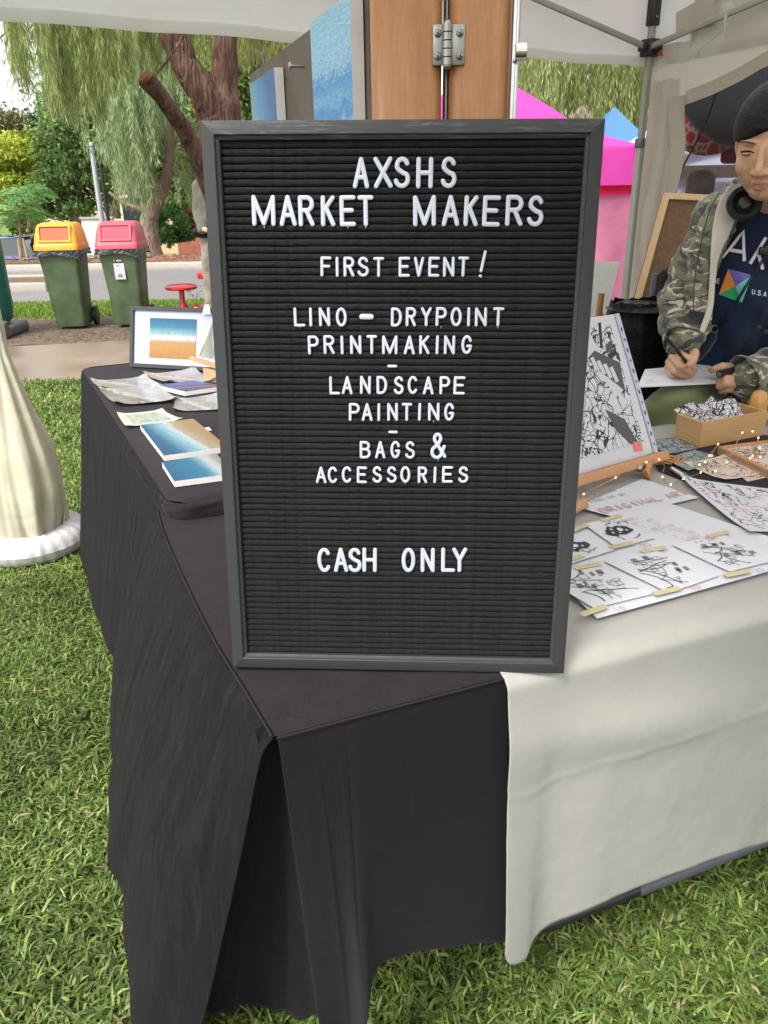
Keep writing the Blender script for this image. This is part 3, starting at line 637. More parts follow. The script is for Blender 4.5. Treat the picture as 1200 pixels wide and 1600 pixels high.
# far hedge line closing the view
hg = thing('distant_tree_belt', 'mixed belt of distant trees closing the view behind the car park', 'trees', (0, 44, -1.3)); 
cl = []
for i in range(26):
    X = -26 + i * 2.3 + random.uniform(-.6, .6); hgt = random.uniform(1.3, 2.6) if X < -13 else random.uniform(2.6, 4.2); cl.append(((X, 44 + random.uniform(-2, 2), hgt * .45 - .4), (1.8, 1.5, hgt)))
clumps(cl, 34000, .42, .26, (.05, .09, .025), (.24, .32, .09), 'foliage', hg); hg['kind'] = 'stuff'
for ch in hg.children: ch['kind'] = 'stuff'
mb = MB()
for (c, r) in cl: mb.tube([Vector((c[0], c[1], -1.5)), Vector((c[0] + .2, c[1], c[2]))], [.22, .1], 7)
mb.build('trunks', M['bark_grey'], hg)['kind'] = 'stuff'
# pale rendered building and white wall
M['render_peach'] = simple('peach_render', (.62, .43, .27), .9, .08, 2, .1, 20)
M['brick_red'] = simple('red_brick', (.36, .13, .08), .9, .2, 5, .2, 30)
M['white_wall'] = simple('white_painted_wall', (.66, .66, .63), .8, .04, 2)
M['glass_dark'] = simple('dark_window_glass', (.03, .035, .04), .1, .1)
M['roof_tile'] = simple('pale_roof', (.35, .25, .2), .8, .1)
bl = thing('house', 'peach rendered building glimpsed between the trees', 'building', (-9.5, 37, -1.35))
mb = MB(); mb.box((-9.5, 38.5, .55), (10.5, 3, 3.8)); mb.build('wall', M['render_peach'], bl)
mb = MB(); mb.add([(-15, 36.8, 2.4), (-4, 36.8, 2.4), (-4, 40.2, 2.4), (-15, 40.2, 2.4), (-14, 38.5, 3.3), (-5, 38.5, 3.3)], [(0, 1, 5, 4), (2, 3, 4, 5), (0, 4, 3), (1, 2, 5), (0, 3, 2, 1)], False); mb.build('roof', M['roof_tile'], bl)
for k in range(4):
    mb = MB(); cx = -13.2 + 2.4 * k; mb.box((cx, 36.98, .6), (1.1, .06, 1.2)); wf = mb.build('window', M['white_wall'], bl); mb = MB(); mb.box((cx, 36.93, .6), (.95, .05, 1.05)); mb.build('pane', M['glass_dark'], wf)
wl = thing('garden_wall', 'long low white painted wall behind the red-lid bin', 'wall', (-7, 23, -.9)); mb = MB(); a = Q(128, 342, 23); b = Q(176, 338, 23)
mb.box(((a.x + b.x) / 2, 23, (a.z - 1.0) / 2), (b.x - a.x, .18, a.z + 1.0)); mb.build('panel', M['white_wall'], wl); mb = MB(); mb.box(((a.x + b.x) / 2, 23, a.z + .02), (b.x - a.x + .06, .26, .05)); mb.build('coping', M['concrete'], wl)
wl2 = thing('brick_wall', 'low red brick wall far behind the khaki-shirted person', 'wall', (-5.5, 24, -1)); a = Q(275, 345, 24); b = Q(330, 345, 24); mb = MB()
mb.box(((a.x + b.x) / 2, 24, (a.z - 1.1) / 2), (b.x - a.x, .2, a.z + 1.1)); mb.build('panel', M['brick_red'], wl2)
# lamp posts
def lamp(label, x0, y0, x1, y1, Y, r, m, head):
    a = Q(x1, y1, Y); t = thing('lamp_post', label, 'lamp post', (a.x, Y, -.6)); topz = Q(x0, y0, Y).z
    mb = MB(); mb.tube([(a.x, Y, -.7), (a.x, Y, topz)], [r, r * .8], 10); mb.build('post', m, t)
    mb = MB(); mb.lathe([(.02, 0), (r * 1.05, .01), (r * 1.1, .06), (r * .8, .1), (.01, .11)], (a.x, Y, topz - .02), 12); mb.build('lamp_head', m, t)
M['galv'] = simple('galvanised_steel', (.42, .46, .5), .45, .08, 10, metal=.3)
lamp('pale galvanised lamp post, left of the two thin posts behind the bins', 141, 228, 158, 335, 21, .075, M['galv'], 1)
lamp('thin dark pole right beside the pale lamp post', 152, 235, 167, 328, 22, .05, M['black_metal'], 1)
# overhead dark beam sign between tree and canvas (park shelter frame)
sh = thing('shelter_frame', 'dark metal frame corner seen behind the top of the tree trunk', 'frame', (-1.9, 10, 0)); a = Q(366, 78, 10); b = Q(414, 82, 10); mb = MB()
mb.box(((a + b) / 2), (b.x - a.x, .08, .09)); mb.build('beam', M['black_metal'], sh); mb = MB(); mb.box((b.x - .02, 10, b.z / 2), (.07, .07, b.z)); mb.build('post', M['black_metal'], sh)
# parked cars beyond the garden bed
def car(label, x, Y, col, rz=0):
    z0 = terrain_z(Y) + .01; t = thing('parked_car', label, 'car', (x, Y, z0), 'cars parked beyond the garden bed')
    paint = simple('car_paint', col, .25, .05, 2, 0, coat=.8); mb = MB()
    sec = [(-2.1, .45, .55, .7), (-1.9, .35, .78, .82), (-1.0, .3, .9, .86), (0, .3, .92, .87), (1.2, .3, .9, .86), (2.0, .38, .78, .82), (2.15, .48, .6, .7)]
    V = []; Fc = []
    for (xx, zb, zt, hw) in sec: V += [(x + xx, Y - hw, z0 + zb), (x + xx, Y - hw, z0 + zt - .06), (x + xx, Y - hw + .08, z0 + zt), (x + xx, Y + hw - .08, z0 + zt), (x + xx, Y + hw, z0 + zt - .06), (x + xx, Y + hw, z0 + zb)]
    for i in range(len(sec) - 1):
        for j in range(6): Fc.append((i * 6 + j, i * 6 + (j + 1) % 6, (i + 1) * 6 + (j + 1) % 6, (i + 1) * 6 + j))
    Fc += [tuple(range(5, -1, -1)), tuple(len(V) - 6 + j for j in range(6))]; mb.add(V, Fc); mb.build('body', paint, t)
    mb = MB(); mb.hexa([(x - 1.2, Y - .78, z0 + .9), (x + 1.1, Y - .78, z0 + .9), (x + 1.1, Y + .78, z0 + .9), (x - 1.2, Y + .78, z0 + .9)], [(x - .6, Y - .6, z0 + 1.4), (x + .5, Y - .6, z0 + 1.4), (x + .5, Y + .6, z0 + 1.4), (x - .6, Y + .6, z0 + 1.4)]); mb.build('windows', M['glass_dark'], t)
    mb = MB(); mb.box((x - .05, Y, z0 + 1.42), (1.15, 1.2, .05), bev=.02); mb.build('roof', paint, t)
    for dx in (-1.35, 1.35):
        for s in (-1, 1): mb = MB(); mb.tube([(x + dx, Y + s * .86, z0 + .32), (x + dx, Y + s * .66, z0 + .32)], .32, 16); mb.build('wheel', M['black_plastic'], t)
a = Q(14, 380, 26.5); car('blue parked car behind the staked sapling, leftmost of the parked cars', a.x, 26.5, (.10, .17, .42))
a = Q(92, 370, 27.5); car('dark grey parked car just above the yellow bin lid', a.x, 27.5, (.06, .065, .075))
# ================================================================== BINS
M['bin_green'] = simple('green_bin_plastic', (.075, .115, .055), .55, .3, 5, .15, 200)
M['lid_yellow'] = simple('yellow_lid_plastic', (.78, .33, .015), .4, .06, 6)
M['lid_orange'] = simple('orange_flap_plastic', (.42, .075, .003), .45, .1, 6)
M['lid_red'] = simple('faded_red_lid_plastic', (.50, .075, .11), .45, .1, 6)
M['lid_red_in'] = simple('bright_red_flap_plastic', (.62, .02, .06), .4, .06, 6)
M['liner'] = simple('black_bin_liner', (.015, .015, .016), .22, .2, 9, .9, 14, .03)
def bin_(label, loc, rz, lid, flap, sticker):
    t = thing('wheelie_bin', label, 'bin', loc, 'wheelie bins with dome lids on the dirt strip'); t['_local'] = 1; t.rotation_euler = (0, 0, rz); t.scale = (.84, .84, 1)
    def rr(z, hx, hy, r=.05, n=5):
        P = []
        for (sx, sy, a0) in ((1, 1, 0), (-1, 1, 90), (-1, -1, 180), (1, -1, 270)):
            for k in range(n): a = radians(a0 + 90 * k / (n - 1)); P.append(Vector((sx * (hx - r) + r * cos(a), sy * (hy - r) + r * sin(a), z)))
        return P
    def loft(rings, cap0=True, cap1=True):
        n = len(rings[0]); V = [p for r in rings for p in r]; Fc = [(i * n + j, i * n + (j + 1) % n, (i + 1) * n + (j + 1) % n, (i + 1) * n + j) for i in range(len(rings) - 1) for j in range(n)]
        if cap0: Fc.append(tuple(range(n - 1, -1, -1)))
        if cap1: Fc.append(tuple(len(V) - n + j for j in range(n)))
        mb = MB(); mb.add(V, Fc); return mb
    def off(r, dy): return [p + Vector((0, dy, 0)) for p in r]
    # local: front is -y
    loft([off(rr(.03, .175, .19), .03), off(rr(.05, .185, .2), .03), off(rr(.45, .21, .225), .02), off(rr(.74, .232, .26), 0), off(rr(.745, .25, .28), 0), off(rr(.79, .25, .28), 0)]).build('body', M['bin_green'], t)
    # black liner folded over the rim, uneven
    nn = 64; V = []; Fc = []
    for k in range(5):
        for j in range(nn):
            a = 2 * pi * j / nn; sx = max(-1, min(1, 1.5 * cos(a))); sy = max(-1, min(1, 1.5 * sin(a))); drop = .055 + .03 * mnoise.noise(Vector((cos(a) * 2 + rz * 9, sin(a) * 2, 1))) + (.05 * exp(-((a - 5.5) / .25) ** 2))
            z = .80 - drop * k / 4; rr_ = .008 + .012 * k / 4 + .008 * mnoise.noise(Vector((cos(a) * 6, sin(a) * 6, k * 1.7)))
            V.append(Vector((sx * (.25 + rr_), sy * (.28 + rr_), z)))
    for k in range(4):
        for j in range(nn): Fc.append((k * nn + j, k * nn + (j + 1) % nn, (k + 1) * nn + (j + 1) % nn, (k + 1) * nn + j))
    mb = MB(); mb.add(V, Fc); mb.build('bin_liner', M['liner'], t)
    # dome lid: front face slopes slightly, opening framed
    lm = loft([rr(.795, .262, .285, .05), rr(.845, .262, .285, .05), off(rr(.86, .255, .27, .05), 0)], True, False)
    rings = [off(rr(.86, .255, .27, .05), 0), off(rr(.93, .245, .25, .05), .01), off(rr(1.0, .23, .22, .06), .02), off(rr(1.04, .215, .19, .07), .03), off(rr(1.055, .18, .14, .07), .03)]
    lm2 = loft(rings, False, True); b = len(lm.V); lm.add(lm2.V, lm2.F); lo = lm.build('lid', lid, t)
    # framed opening, proud rim and recessed flap, on the sloping front
    f0 = Vector((0, -.262, .872)); f1 = Vector((0, -.196, 1.032)); up = (f1 - f0).normalized(); nrm = Vector((0, -up.z, up.y)).normalized()
    Wd = .19; hh = (f1 - f0).length
    def fp(x, v, d): return f0 + Vector((x, 0, 0)) + up * (v * hh) + nrm * d
    for (xa, xb, va, vb) in ((-Wd, Wd, 0, .1), (-Wd, Wd, .9, 1.), (-Wd, -Wd + .022, .1, .9), (Wd - .022, Wd, .1, .9)):
        mb = MB(); mb.hexa([fp(xa, va, -.03), fp(xb, va, -.03), fp(xb, vb, -.03), fp(xa, vb, -.03)], [fp(xa, va, .018), fp(xb, va, .018), fp(xb, vb, .018), fp(xa, vb, .018)]); mb.build('opening_frame', lid, lo)
    mb = MB(); mb.hexa([fp(-Wd + .02, .1, -.02), fp(Wd - .02, .1, -.02), fp(Wd - .02, .9, -.02), fp(-Wd + .02, .9, -.02)], [fp(-Wd + .02, .1, .004), fp(Wd - .02, .1, .004), fp(Wd - .02, .9, .002), fp(-Wd + .02, .9, .002)]); mb.build('flap', flap, lo)
    for s in (-1, 1):
        mb = MB(); mb.tube([(s * .20, .22, .1), (s * .245, .22, .1)], .1, 20); w_ = mb.build('wheel', M['black_plastic'], t)
    mb = MB(); mb.tube([(-.22, .22, .1), (.22, .22, .1)], .012, 8); mb.build('axle', M['steel'], t)
    mb = MB(); mb.tube([(-.2, .3, .78), (-.2, .33, .8), (.2, .33, .8), (.2, .3, .78)], .013, 8); mb.build('handle', M['bin_green'], t)
    if sticker:
        mb = MB(); fy = lambda z: -.2 + .03 - (z - .05) * .0725 - .01
        mb.hexa([(-.07, -.238, .50), (.055, -.238, .50), (.055, -.228, .50), (-.07, -.228, .50)], [(-.07, -.252, .66), (.055, -.252, .66), (.055, -.24, .66), (-.07, -.24, .66)]); s1 = mb.build('sticker', M['white_paper'], t)
        for zz, a_, b_ in ((.635, -.03, .0), (.55, -.02, .02), (.537, -.035, .035), (.525, -.03, .03)):
            mb = MB(); yy = -.238 - (zz - .5) * .0875; mb.box(((a_ + b_) / 2 - .007, yy - .0012, zz), (b_ - a_, .002, .005)); mb.build('print_line', M['ink'], s1)
        mb = MB(); mb.hexa([(-.075, -.2535, .67), (.04, -.2535, .67), (.04, -.242, .67), (-.075, -.242, .67)], [(-.075, -.2565, .70), (.04, -.2565, .70), (.04, -.246, .70), (-.075, -.246, .70)]); s2 = mb.build('badge', M['black_plastic'], t)
        mb = MB(); mb.hexa([(-.03, -.255, .678), (.033, -.255, .678), (.033, -.25, .678), (-.03, -.25, .678)], [(-.03, -.2575, .693), (.033, -.2575, .693), (.033, -.253, .693), (-.03, -.253, .693)]); mb.build('badge_print', M['white_paper'], s2)
        mb = MB(); mb.ball((-.055, -.256, .686), (.009, .003, .012)); mb.build('badge_print', M['tape'], s2)
    return t
g1 = G(108, 516, 0); bin_('green wheelie bin with yellow-orange dome lid and open orange slot, left of the pair', (g1.x, g1.y + .18, 0), radians(5), M['lid_yellow'], M['lid_orange'], False)
g2 = G(200, 513, 0); bin_('green wheelie bin with faded red dome lid and white notice sticker, right of the pair', (g2.x, g2.y + .18, 0), radians(3), M['lid_red'], M['lid_red_in'], True)
# teal round container at the left edge
M['teal'] = simple('teal_plastic', (.012, .13, .095), .4, .08, 5)
M['bin_base'] = simple('grey_moulded_base', (.12, .12, .12), .5, .1)
gt = G(-18, 524, 0); t = thing('teal_recycling_bin', 'tall teal bin with white panel on a grey base, cut by the left edge', 'bin', (gt.x, gt.y, 0)); c = (gt.x, gt.y, 0)
mb = MB(); mb.lathe([(.02, .10), (.2, .10), (.26, .16), (.285, .3), (.285, .9), (.27, 1.1), (.245, 1.2), (.23, 1.45), (.15, 1.52), (.01, 1.54)], c, 32); mb.build('body', M['teal'], t)
mb = MB(); mb.lathe([(.272, 1.09), (.282, 1.10), (.282, 1.12), (.27, 1.13)], c, 32); mb.build('rim', M['bin_base'], t)
mb = MB(); mb.box((c[0], c[1], .055), (.62, .6, .11), bev=.03); mb.box((c[0] + .28, c[1] - .22, .12), (.07, .1, .1), bev=.02); mb.build('base', M['bin_base'], t)
mb = MB(); r = .289; n = 10; V = []
for k in range(n + 1):
    a = radians(-100 + 62 * k / n); hgt = .22 * (1 - abs(k / n - .5) * 1.3); V += [(c[0] + r * cos(a), c[1] + r * sin(a), .62 - hgt), (c[0] + r * cos(a), c[1] + r * sin(a), .62 + hgt)]
mb.add(V, [(2 * k, 2 * k + 2, 2 * k + 3, 2 * k + 1) for k in range(n)]); mb.build('white_panel', M['white_paper'], t)
# red metal fixture with round plates and chain
M['red_enamel'] = simple('red_enamel', (.5, .018, .02), .3, .12, 20, .1, coat=.3)
hy = thing('red_standpipe', 'red metal post with flat round top plates and a chain, behind the picture frame', 'standpipe', tuple(G(298, 500, 0))); Yh = 8.8
a = Q(283, 449, Yh); mb = MB(); mb.lathe([(.01, .0), (.16, .0), (.175, .012), (.175, .03), (.15, .045), (.02, .05)], a + Vector((0, 0, -.02)), 28); mb.build('round_plate', M['red_enamel'], hy)
mb = MB(); mb.lathe([(.03, -.05), (.03, -.2), (.055, -.23), (.06, -.26), (.045, -.29), (.05, -.33), (.055, -a.z), (.01, -a.z)], a + Vector((0, 0, .04)), 16); mb.build('post', M['red_enamel'], hy)
b = Q(322, 432, Yh); mb = MB(); mb.lathe([(.01, .0), (.09, .0), (.1, .02), (.09, .06), (.02, .08)], b + Vector((0, 0, -.02)), 24); mb.build('round_cap', M['red_enamel'], hy)
mb = MB(); mb.lathe([(.03, 0), (.03, -.25), (.07, -.3), (.09, -.36), (.07, -.42), (.09, -b.z), (.01, -b.z)], b, 16); mb.tube([a + Vector((.0, 0, -.35)), a.lerp(b, .5) + Vector((0, 0, -.28)), b + Vector((0, 0, -.42))], .05, 10); mb.build('valve_body', M['red_enamel'], hy)
for k in range(9):
    p = a.lerp(b, .3 + k * .085) + Vector((0, -.12, -.03 - .12 * sin(k / 8 * pi))); mb = MB(); ax = Vector((1, 0, 0)) if k % 2 else Vector((0, 0, 1))
    mb.tube([p + Vector((.018 * cos(x_), 0, .012 * sin(x_))) if k % 2 else p + Vector((.018 * cos(x_), .012 * sin(x_), 0)) for x_ in [i * pi / 4 for i in range(9)]], .005, 6); mb.build('chain_link', M['steel'], hy)
# standing person mostly behind the sign
ps = thing('person', 'standing person in khaki shirt and mottled beige trousers, mostly hidden behind the black sign', 'person', (-1.95, 8.35, 0)); Yp = 8.35
def w(x, z, dy=0): return Vector((x, Yp + dy, z))
cx = Q(341, 350, Yp).x
mb = MB(); caps(mb, [(w(cx, .95), .13), (w(cx, 1.2), .13), (w(cx, 1.36), .12), (w(cx, 1.46), .06), (w(cx, 1.52), .055)]); mb.ball(w(cx, 1.63, -.01), (.078, .098, .12))
for s in (-1, 1):
    caps(mb, [(w(cx + s * .09, .92), .09), (w(cx + s * .12, .5), .06), (w(cx + s * .14, .09), .045)]); caps(mb, [(w(cx + s * .14, .05, 0), .04), (w(cx + s * .15, .04, -.15), .035)])
    caps(mb, [(w(cx + s * .15, 1.38), .055), (w(cx + s * .19, 1.12, .02), .042), (w(cx + s * .12, .98, -.2), .034)]); caps(mb, [(w(cx + s * .10, .98, -.22), .03), (w(cx + s * .05, .97, -.27), .022)])
blob('body', mb, M['skin'], ps, .014, 4)
mb = MB(); caps(mb, [(w(cx, 1.0), .155), (w(cx, 1.2), .15), (w(cx, 1.37), .135)]); caps(mb, [(w(cx - .12, 1.38), .07), (w(cx + .12, 1.38), .07)])
for s in (-1, 1): caps(mb, [(w(cx + s * .15, 1.37), .07), (w(cx + s * .19, 1.12, .02), .06), (w(cx + s * .12, .98, -.2), .048)]); caps(mb, [(w(cx + s * .1, .98), .09), (w(cx + s * .1, 1.3), .1)])
blob('shirt', mb, M['khaki'], ps, .014, 4, dn=.012, dsc=9)
mb = MB()
for s in (-1, 1): caps(mb, [(w(cx + s * .085, .9), .115), (w(cx + s * .12, .52), .09), (w(cx + s * .135, .12), .075)])
blob('trousers', mb, M['desert'], ps, .014, 4, dn=.014, dsc=11)
mb = MB(); mb.ball(w(cx - .13, .95, -.1), (.12, .07, .06)); mb.ball(w(cx + .05, .95, -.13), (.12, .05, .05)); blob('waist_bag', mb, M['bag_black'], ps, .012, 3)
mb = MB(); mb.ball(w(cx, 1.66, .015), (.086, .1, .105)); blob('hair', mb, M['hair'], ps, .012, 3)
for s in (-1, 1): mb = MB(); mb.ball(w(cx + s * .145, .045, -.06), (.05, .13, .05)); blob('shoe', mb, M['bag_black'], ps, .012, 3)
# ================================================================== OTHER TENTS (right)
def hipped(name, label, Y0, pts, apexpx, apexY, mroof, val, group=None, wallm=None, walls=None, trim=None):
    pass
# pink gazebo
pk = thing('pink_gazebo', 'bright pink gazebo with red trim, behind the right side of the letter board', 'gazebo', (1.2, 8.5, 0), 'other market gazebos')
K = Q(1012, 228, 7.2); ap = Vector((Q(752, 92, 8.9).x, 8.9, Q(752, 92, 8.9).z))
hipP = [ap, Q(800, 131, 8.5), Q(850, 161, 8.05), Q(893, 188, 7.75), Q(945, 212, 7.45), K]
K2 = K + Vector((-3.0, -.25, 0)); K3 = K2 + Vector((.3, 3.0, .0)); K4 = K + Vector((.35, 3.0, 0))
def panel(h1, h2, m, name='roof_panel', parent=pk):
    return grid(name, lambda u, v: (lambda a, b: a.lerp(b, u) + Vector((0, 0, -.10 * sin(pi * u) * v)))(cat(h1, v), cat(h2, v)), 14, 14, m, parent)
def hip(a, k): return [a.lerp(k, t_) + Vector((0, 0, -.22 * sin(pi * t_) * 1.0)) for t_ in (0, .25, .5, .75, 1)]
h2 = hip(ap, K2); h3 = hip(ap, K3); h4 = hip(ap, K4)
panel(h2, hipP, M['pink']); panel(hipP, h4, M['pink']); panel(h3, h2, M['pink']); panel(h4, h3, M['pink'])
def val_(a, b, z0, z1, m, name, parent, n=20, amp=.012, dx=Vector((0, 0, 0))):
    return grid(name, lambda u, v: a.lerp(b, u) + dx + Vector((0, amp * sin(u * 40) * v, z0 + (z1 - z0) * v)), n, 6, m, parent)
val_(K2, K, 0, -.30, M['pink'], 'valance', pk); val_(K, K4, 0, -.30, M['pink'], 'valance', pk)
val_(K2, K, -.28, -.37, M['red_trim'], 'trim', pk, dx=Vector((0, .05, 0)))
val_(K2, K, -.36, -K.z + .05, M['pink_wall'], 'side_wall', pk, 40, .05, dx=Vector((0, .08, 0))); 
val_(K3, K4, 0, -K.z + .05, M['pink_wall'], 'side_wall', pk, 20, .02)
for kk in (K, K2, K3, K4): mb = MB(); mb.tube([(kk.x, kk.y + .03, 0), (kk.x, kk.y + .03, kk.z)], .02, 8); mb.build('leg', M['pole_grey'], pk)
def far_gazebo(name, label, px, py, Y, halfw, drop, mt, wall):
    a = Q(px, py, Y); t = thing(name, label, 'gazebo', (a.x, Y, 0), 'other market gazebos'); ez = a.z - drop
    cs = [Vector((a.x + sx * halfw, Y + sy * halfw, ez)) for sx, sy in ((-1, -1), (1, -1), (1, 1), (-1, 1))]
    for i in range(4): panel(hip(a, cs[i]), hip(a, cs[(i + 1) % 4]), mt, 'roof_panel', t); val_(cs[i], cs[(i + 1) % 4], 0, -.3, mt, 'valance', t)
    for c in cs: mb = MB(); mb.tube([(c.x, c.y, 0), (c.x, c.y, ez)], .02, 8); mb.build('leg', M['pole_grey'], t)
far_gazebo('blue_gazebo', 'blue peaked gazebo roof between the pink gazebo and the grey tent pole', 960, 166, 12.5, 1.3, .8, M['blue_tent'], None)
far_gazebo('white_gazebo', 'white gazebo roof just right of the blue gazebo', 1040, 184, 10.6, 1.4, .42, M['white_tent'], None)
# ================================================================== OUR TENT
tn = thing('market_tent', 'white pop-up market tent over the stall with cream mesh-windowed side wall', 'tent', (0, 2, 0))
A0 = Vector((1.327, 4.373, 0)); ud = Vector((-.8805, -.4741, 0)); vd = Vector((.4741, -.8805, 0)); B0 = A0 + ud * 3.16; C0 = B0 + vd * 4.6; D0 = A0 + vd * 4.6
EZ = 2.16; VZ = 1.85; zz = lambda p, z: Vector((p.x, p.y, z)); apx = zz((A0 + C0) / 2, 2.95)
def vfun(a, b, amp, ph):
    def P(u, v):
        base = a.lerp(b, u); n_ = (b - a).normalized().cross(Vector((0, 0, 1)))
        x = v * v * amp * (sin(u * 23 + ph) * .5 + mnoise.noise(Vector((u * 9, ph, v)))) ; z = EZ - (EZ - VZ) * v + .004 * sin(u * 31 + ph)
        return zz(base, z) + n_ * x
    return P
for i, (a, b) in enumerate(((A0, B0), (B0, C0), (C0, D0), (D0, A0))):
    grid('valance', vfun(a, b, .018, i * 2.1), 90, 10, M['canopy'], tn)
    grid('hem_band', (lambda f, n_: lambda u, v: f(u, 1 - .14 * v) + n_ * .004)(vfun(a, b, .018, i * 2.1), (b - a).normalized().cross(Vector((0, 0, 1)))), 90, 2, M['canopy'], tn)
    grid('roof_panel', lambda u, v: zz(a, EZ).lerp(zz(b, EZ), u).lerp(apx, v) + Vector((0, 0, -.05 * sin(pi * u) * (1 - v))), 12, 12, M['canopy'], tn)
def pole(p, foot=True):
    mb = MB(); R4 = Matrix.Rotation(atan2(ud.y, ud.x), 3, 'Z')
    mb.box((p.x, p.y, .75), (.034, .034, 1.5), R4, bev=.004); mb.build('leg', M['pole_grey'], tn)
    mb = MB(); mb.box((p.x, p.y, 1.85), (.028, .028, .8), R4, bev=.003); mb.build('inner_leg', M['pole_grey'], tn)
    mb = MB(); mb.box((p.x, p.y, 1.51), (.045, .045, .045), R4, bev=.006); mb.build('collar', M['grey_tube'], tn)
    mb = MB(); mb.box((p.x, p.y, 1.925), (.07, .07, .075), R4, bev=.008); mb.box((p.x, p.y, 1.925) , (.13, .035, .035), R4, bev=.004); mb.box((p.x, p.y, 1.925), (.035, .13, .035), R4, bev=.004); sl_ = mb.build('slider_bracket', M['black_plastic'], tn)
    mb = MB(); mb.box((p.x, p.y, 2.1), (.048, .048, .17), R4, bev=.006); mb.build('top_bracket', M['black_plastic'], tn)
    mb = MB(); mb.box((p.x + .035, p.y - .045, 1.895), (.022, .02, .02), R4, bev=.005); mb.build('release_button', M['red_enamel'], sl_)
    mb = MB(); mb.box((p.x, p.y, .01), (.09, .09, .02), R4, bev=.004); mb.build('foot_plate', M['black_plastic'], tn)
    for zq in (2.05, 2.13): mb = MB(); mb.ball(Vector((p.x, p.y, zq)) + vd * .026, .006, n=8); mb.build('rivet', M['steel'], tn)
ins = (C0 - A0).normalized() * .05
for p in (A0 + ins, B0 + (D0 - B0).normalized() * .05, C0 - ins, D0 - (D0 - B0).normalized() * .05): pole(p)
def bar(p, q_, w_=.014, h_=.026, m='pole_grey', name='truss_bar'):
    d = q_ - p; rot = d.to_track_quat('X', 'Z').to_matrix(); mb = MB(); mb.box((p + q_) / 2, (d.length, w_, h_), rot, bev=.003); return mb.build(name, M[m], tn)
for (a, b) in ((A0, B0), (B0, C0), (C0, D0), (D0, A0)):
    dd = (b - a).normalized(); nn_ = dd.cross(Vector((0, 0, 1))) * (1 if ((C0 + A0) / 2 - a).dot(dd.cross(Vector((0, 0, 1)))) > 0 else -1)
    i_ = nn_ * .05; L = (b - a).length; m1 = a + dd * (L * .25); m0 = a + dd * .06; m2 = a + dd * (L / 2); m3 = a + dd * (L * .75); m4 = b - dd * .06
    lo_, hi_ = 1.925, 2.13
    bar(zz(m0, lo_) + i_, zz(m1 + dd * .02, 2.085) + i_); bar(zz(m0, hi_ + .03) + i_ * 1.3, zz(m1 + dd * .02, 2.1) + i_ * 1.3)
    bar(zz(m1, 2.09) + i_, zz(m2, lo_ + .1) + i_); bar(zz(m1, 2.09) + i_ * 1.3, zz(m2, hi_ + .05) + i_ * 1.3)
    bar(zz(m2, lo_ + .1) + i_, zz(m3, 2.09) + i_); bar(zz(m2, hi_ + .05) + i_ * 1.3, zz(m3, 2.09) + i_ * 1.3)
    bar(zz(m3, 2.09) + i_, zz(m4, lo_) + i_); bar(zz(m3, 2.09) + i_ * 1.3, zz(m4, hi_ + .03) + i_ * 1.3)
    for mm in (m1, m3): mb = MB(); mb.box(zz(mm, 2.09) + i_ * 1.15, (.03, .04, .035), Matrix.Rotation(atan2(dd.y, dd.x), 3, 'Z'), bev=.004); mb.build('joint_cap', M['black_plastic'], tn)
# cream side wall with mesh window, from the back right pole towards the viewer
def wp(s, z, d=0): return zz(A0 + vd * s, z) + ud * (-.0 + d)
def wallpx(x, y, d=.0):
    """point of the side wall plane under a pixel"""
    r_ = ray(x, y); n_ = ud; p0 = A0 + ud * d; t_ = (p0 - O_).dot(n_) / r_.dot(n_); return O_ + r_ * t_
def s_of(P): return (P - A0).dot(vd)
# window outline in wall coordinates (s, z)
wl_ = [wallpx(1062, 300), wallpx(1060, 240), wallpx(1060, 190), wallpx(1062, 150), wallpx(1090, 140), wallpx(1120, 128), wallpx(1160, 108), wallpx(1200, 84)]
so_ = [(s_of(p), p.z) for p in wl_]; sL = sum(a for a, b in so_[:4]) / 4
top_at = [(so_[3][0], so_[3][1]), (so_[4][0], so_[4][1]), (so_[5][0], so_[5][1]), (so_[6][0], so_[6][1]), (so_[7][0], so_[7][1]), (so_[7][0] + .35, so_[7][1] + .06), (2.6, so_[7][1] + .04)]
def wtop(s):
    for (a, za), (b, zb) in zip(top_at, top_at[1:]):
        if s <= b: return za + (zb - za) * max(0, (s - a)) / (b - a)
    return top_at[-1][1]
def wave(s, z): return .02 * mnoise.noise(Vector((s * 6, z * 2.2, 3))) + .012 * sin(s * 30 + z * 5) * exp(-s * 3)
sE = 2.75
grid('side_wall', lambda u, v: (lambda z: wp(.05 + (sL - .05) * u + .02 * sin(z * 9) * (1 - u), z, wave(u * .3, z)))(.05 + (1.93 - .05) * v), 16, 60, M['wall_cream'], tn)
grid('side_wall', lambda u, v: (lambda s: wp(s, wtop(s) + (2.12 - wtop(s)) * v, wave(s, 2 + v)))(sL + (sE - sL) * u), 50, 10, M['wall_cream'], tn)
grid('side_wall', lambda u, v: (lambda s: wp(s, .05 + .75 * v, wave(s, v)))(sL + (sE - sL) * u), 40, 20, M['wall_cream'], tn)
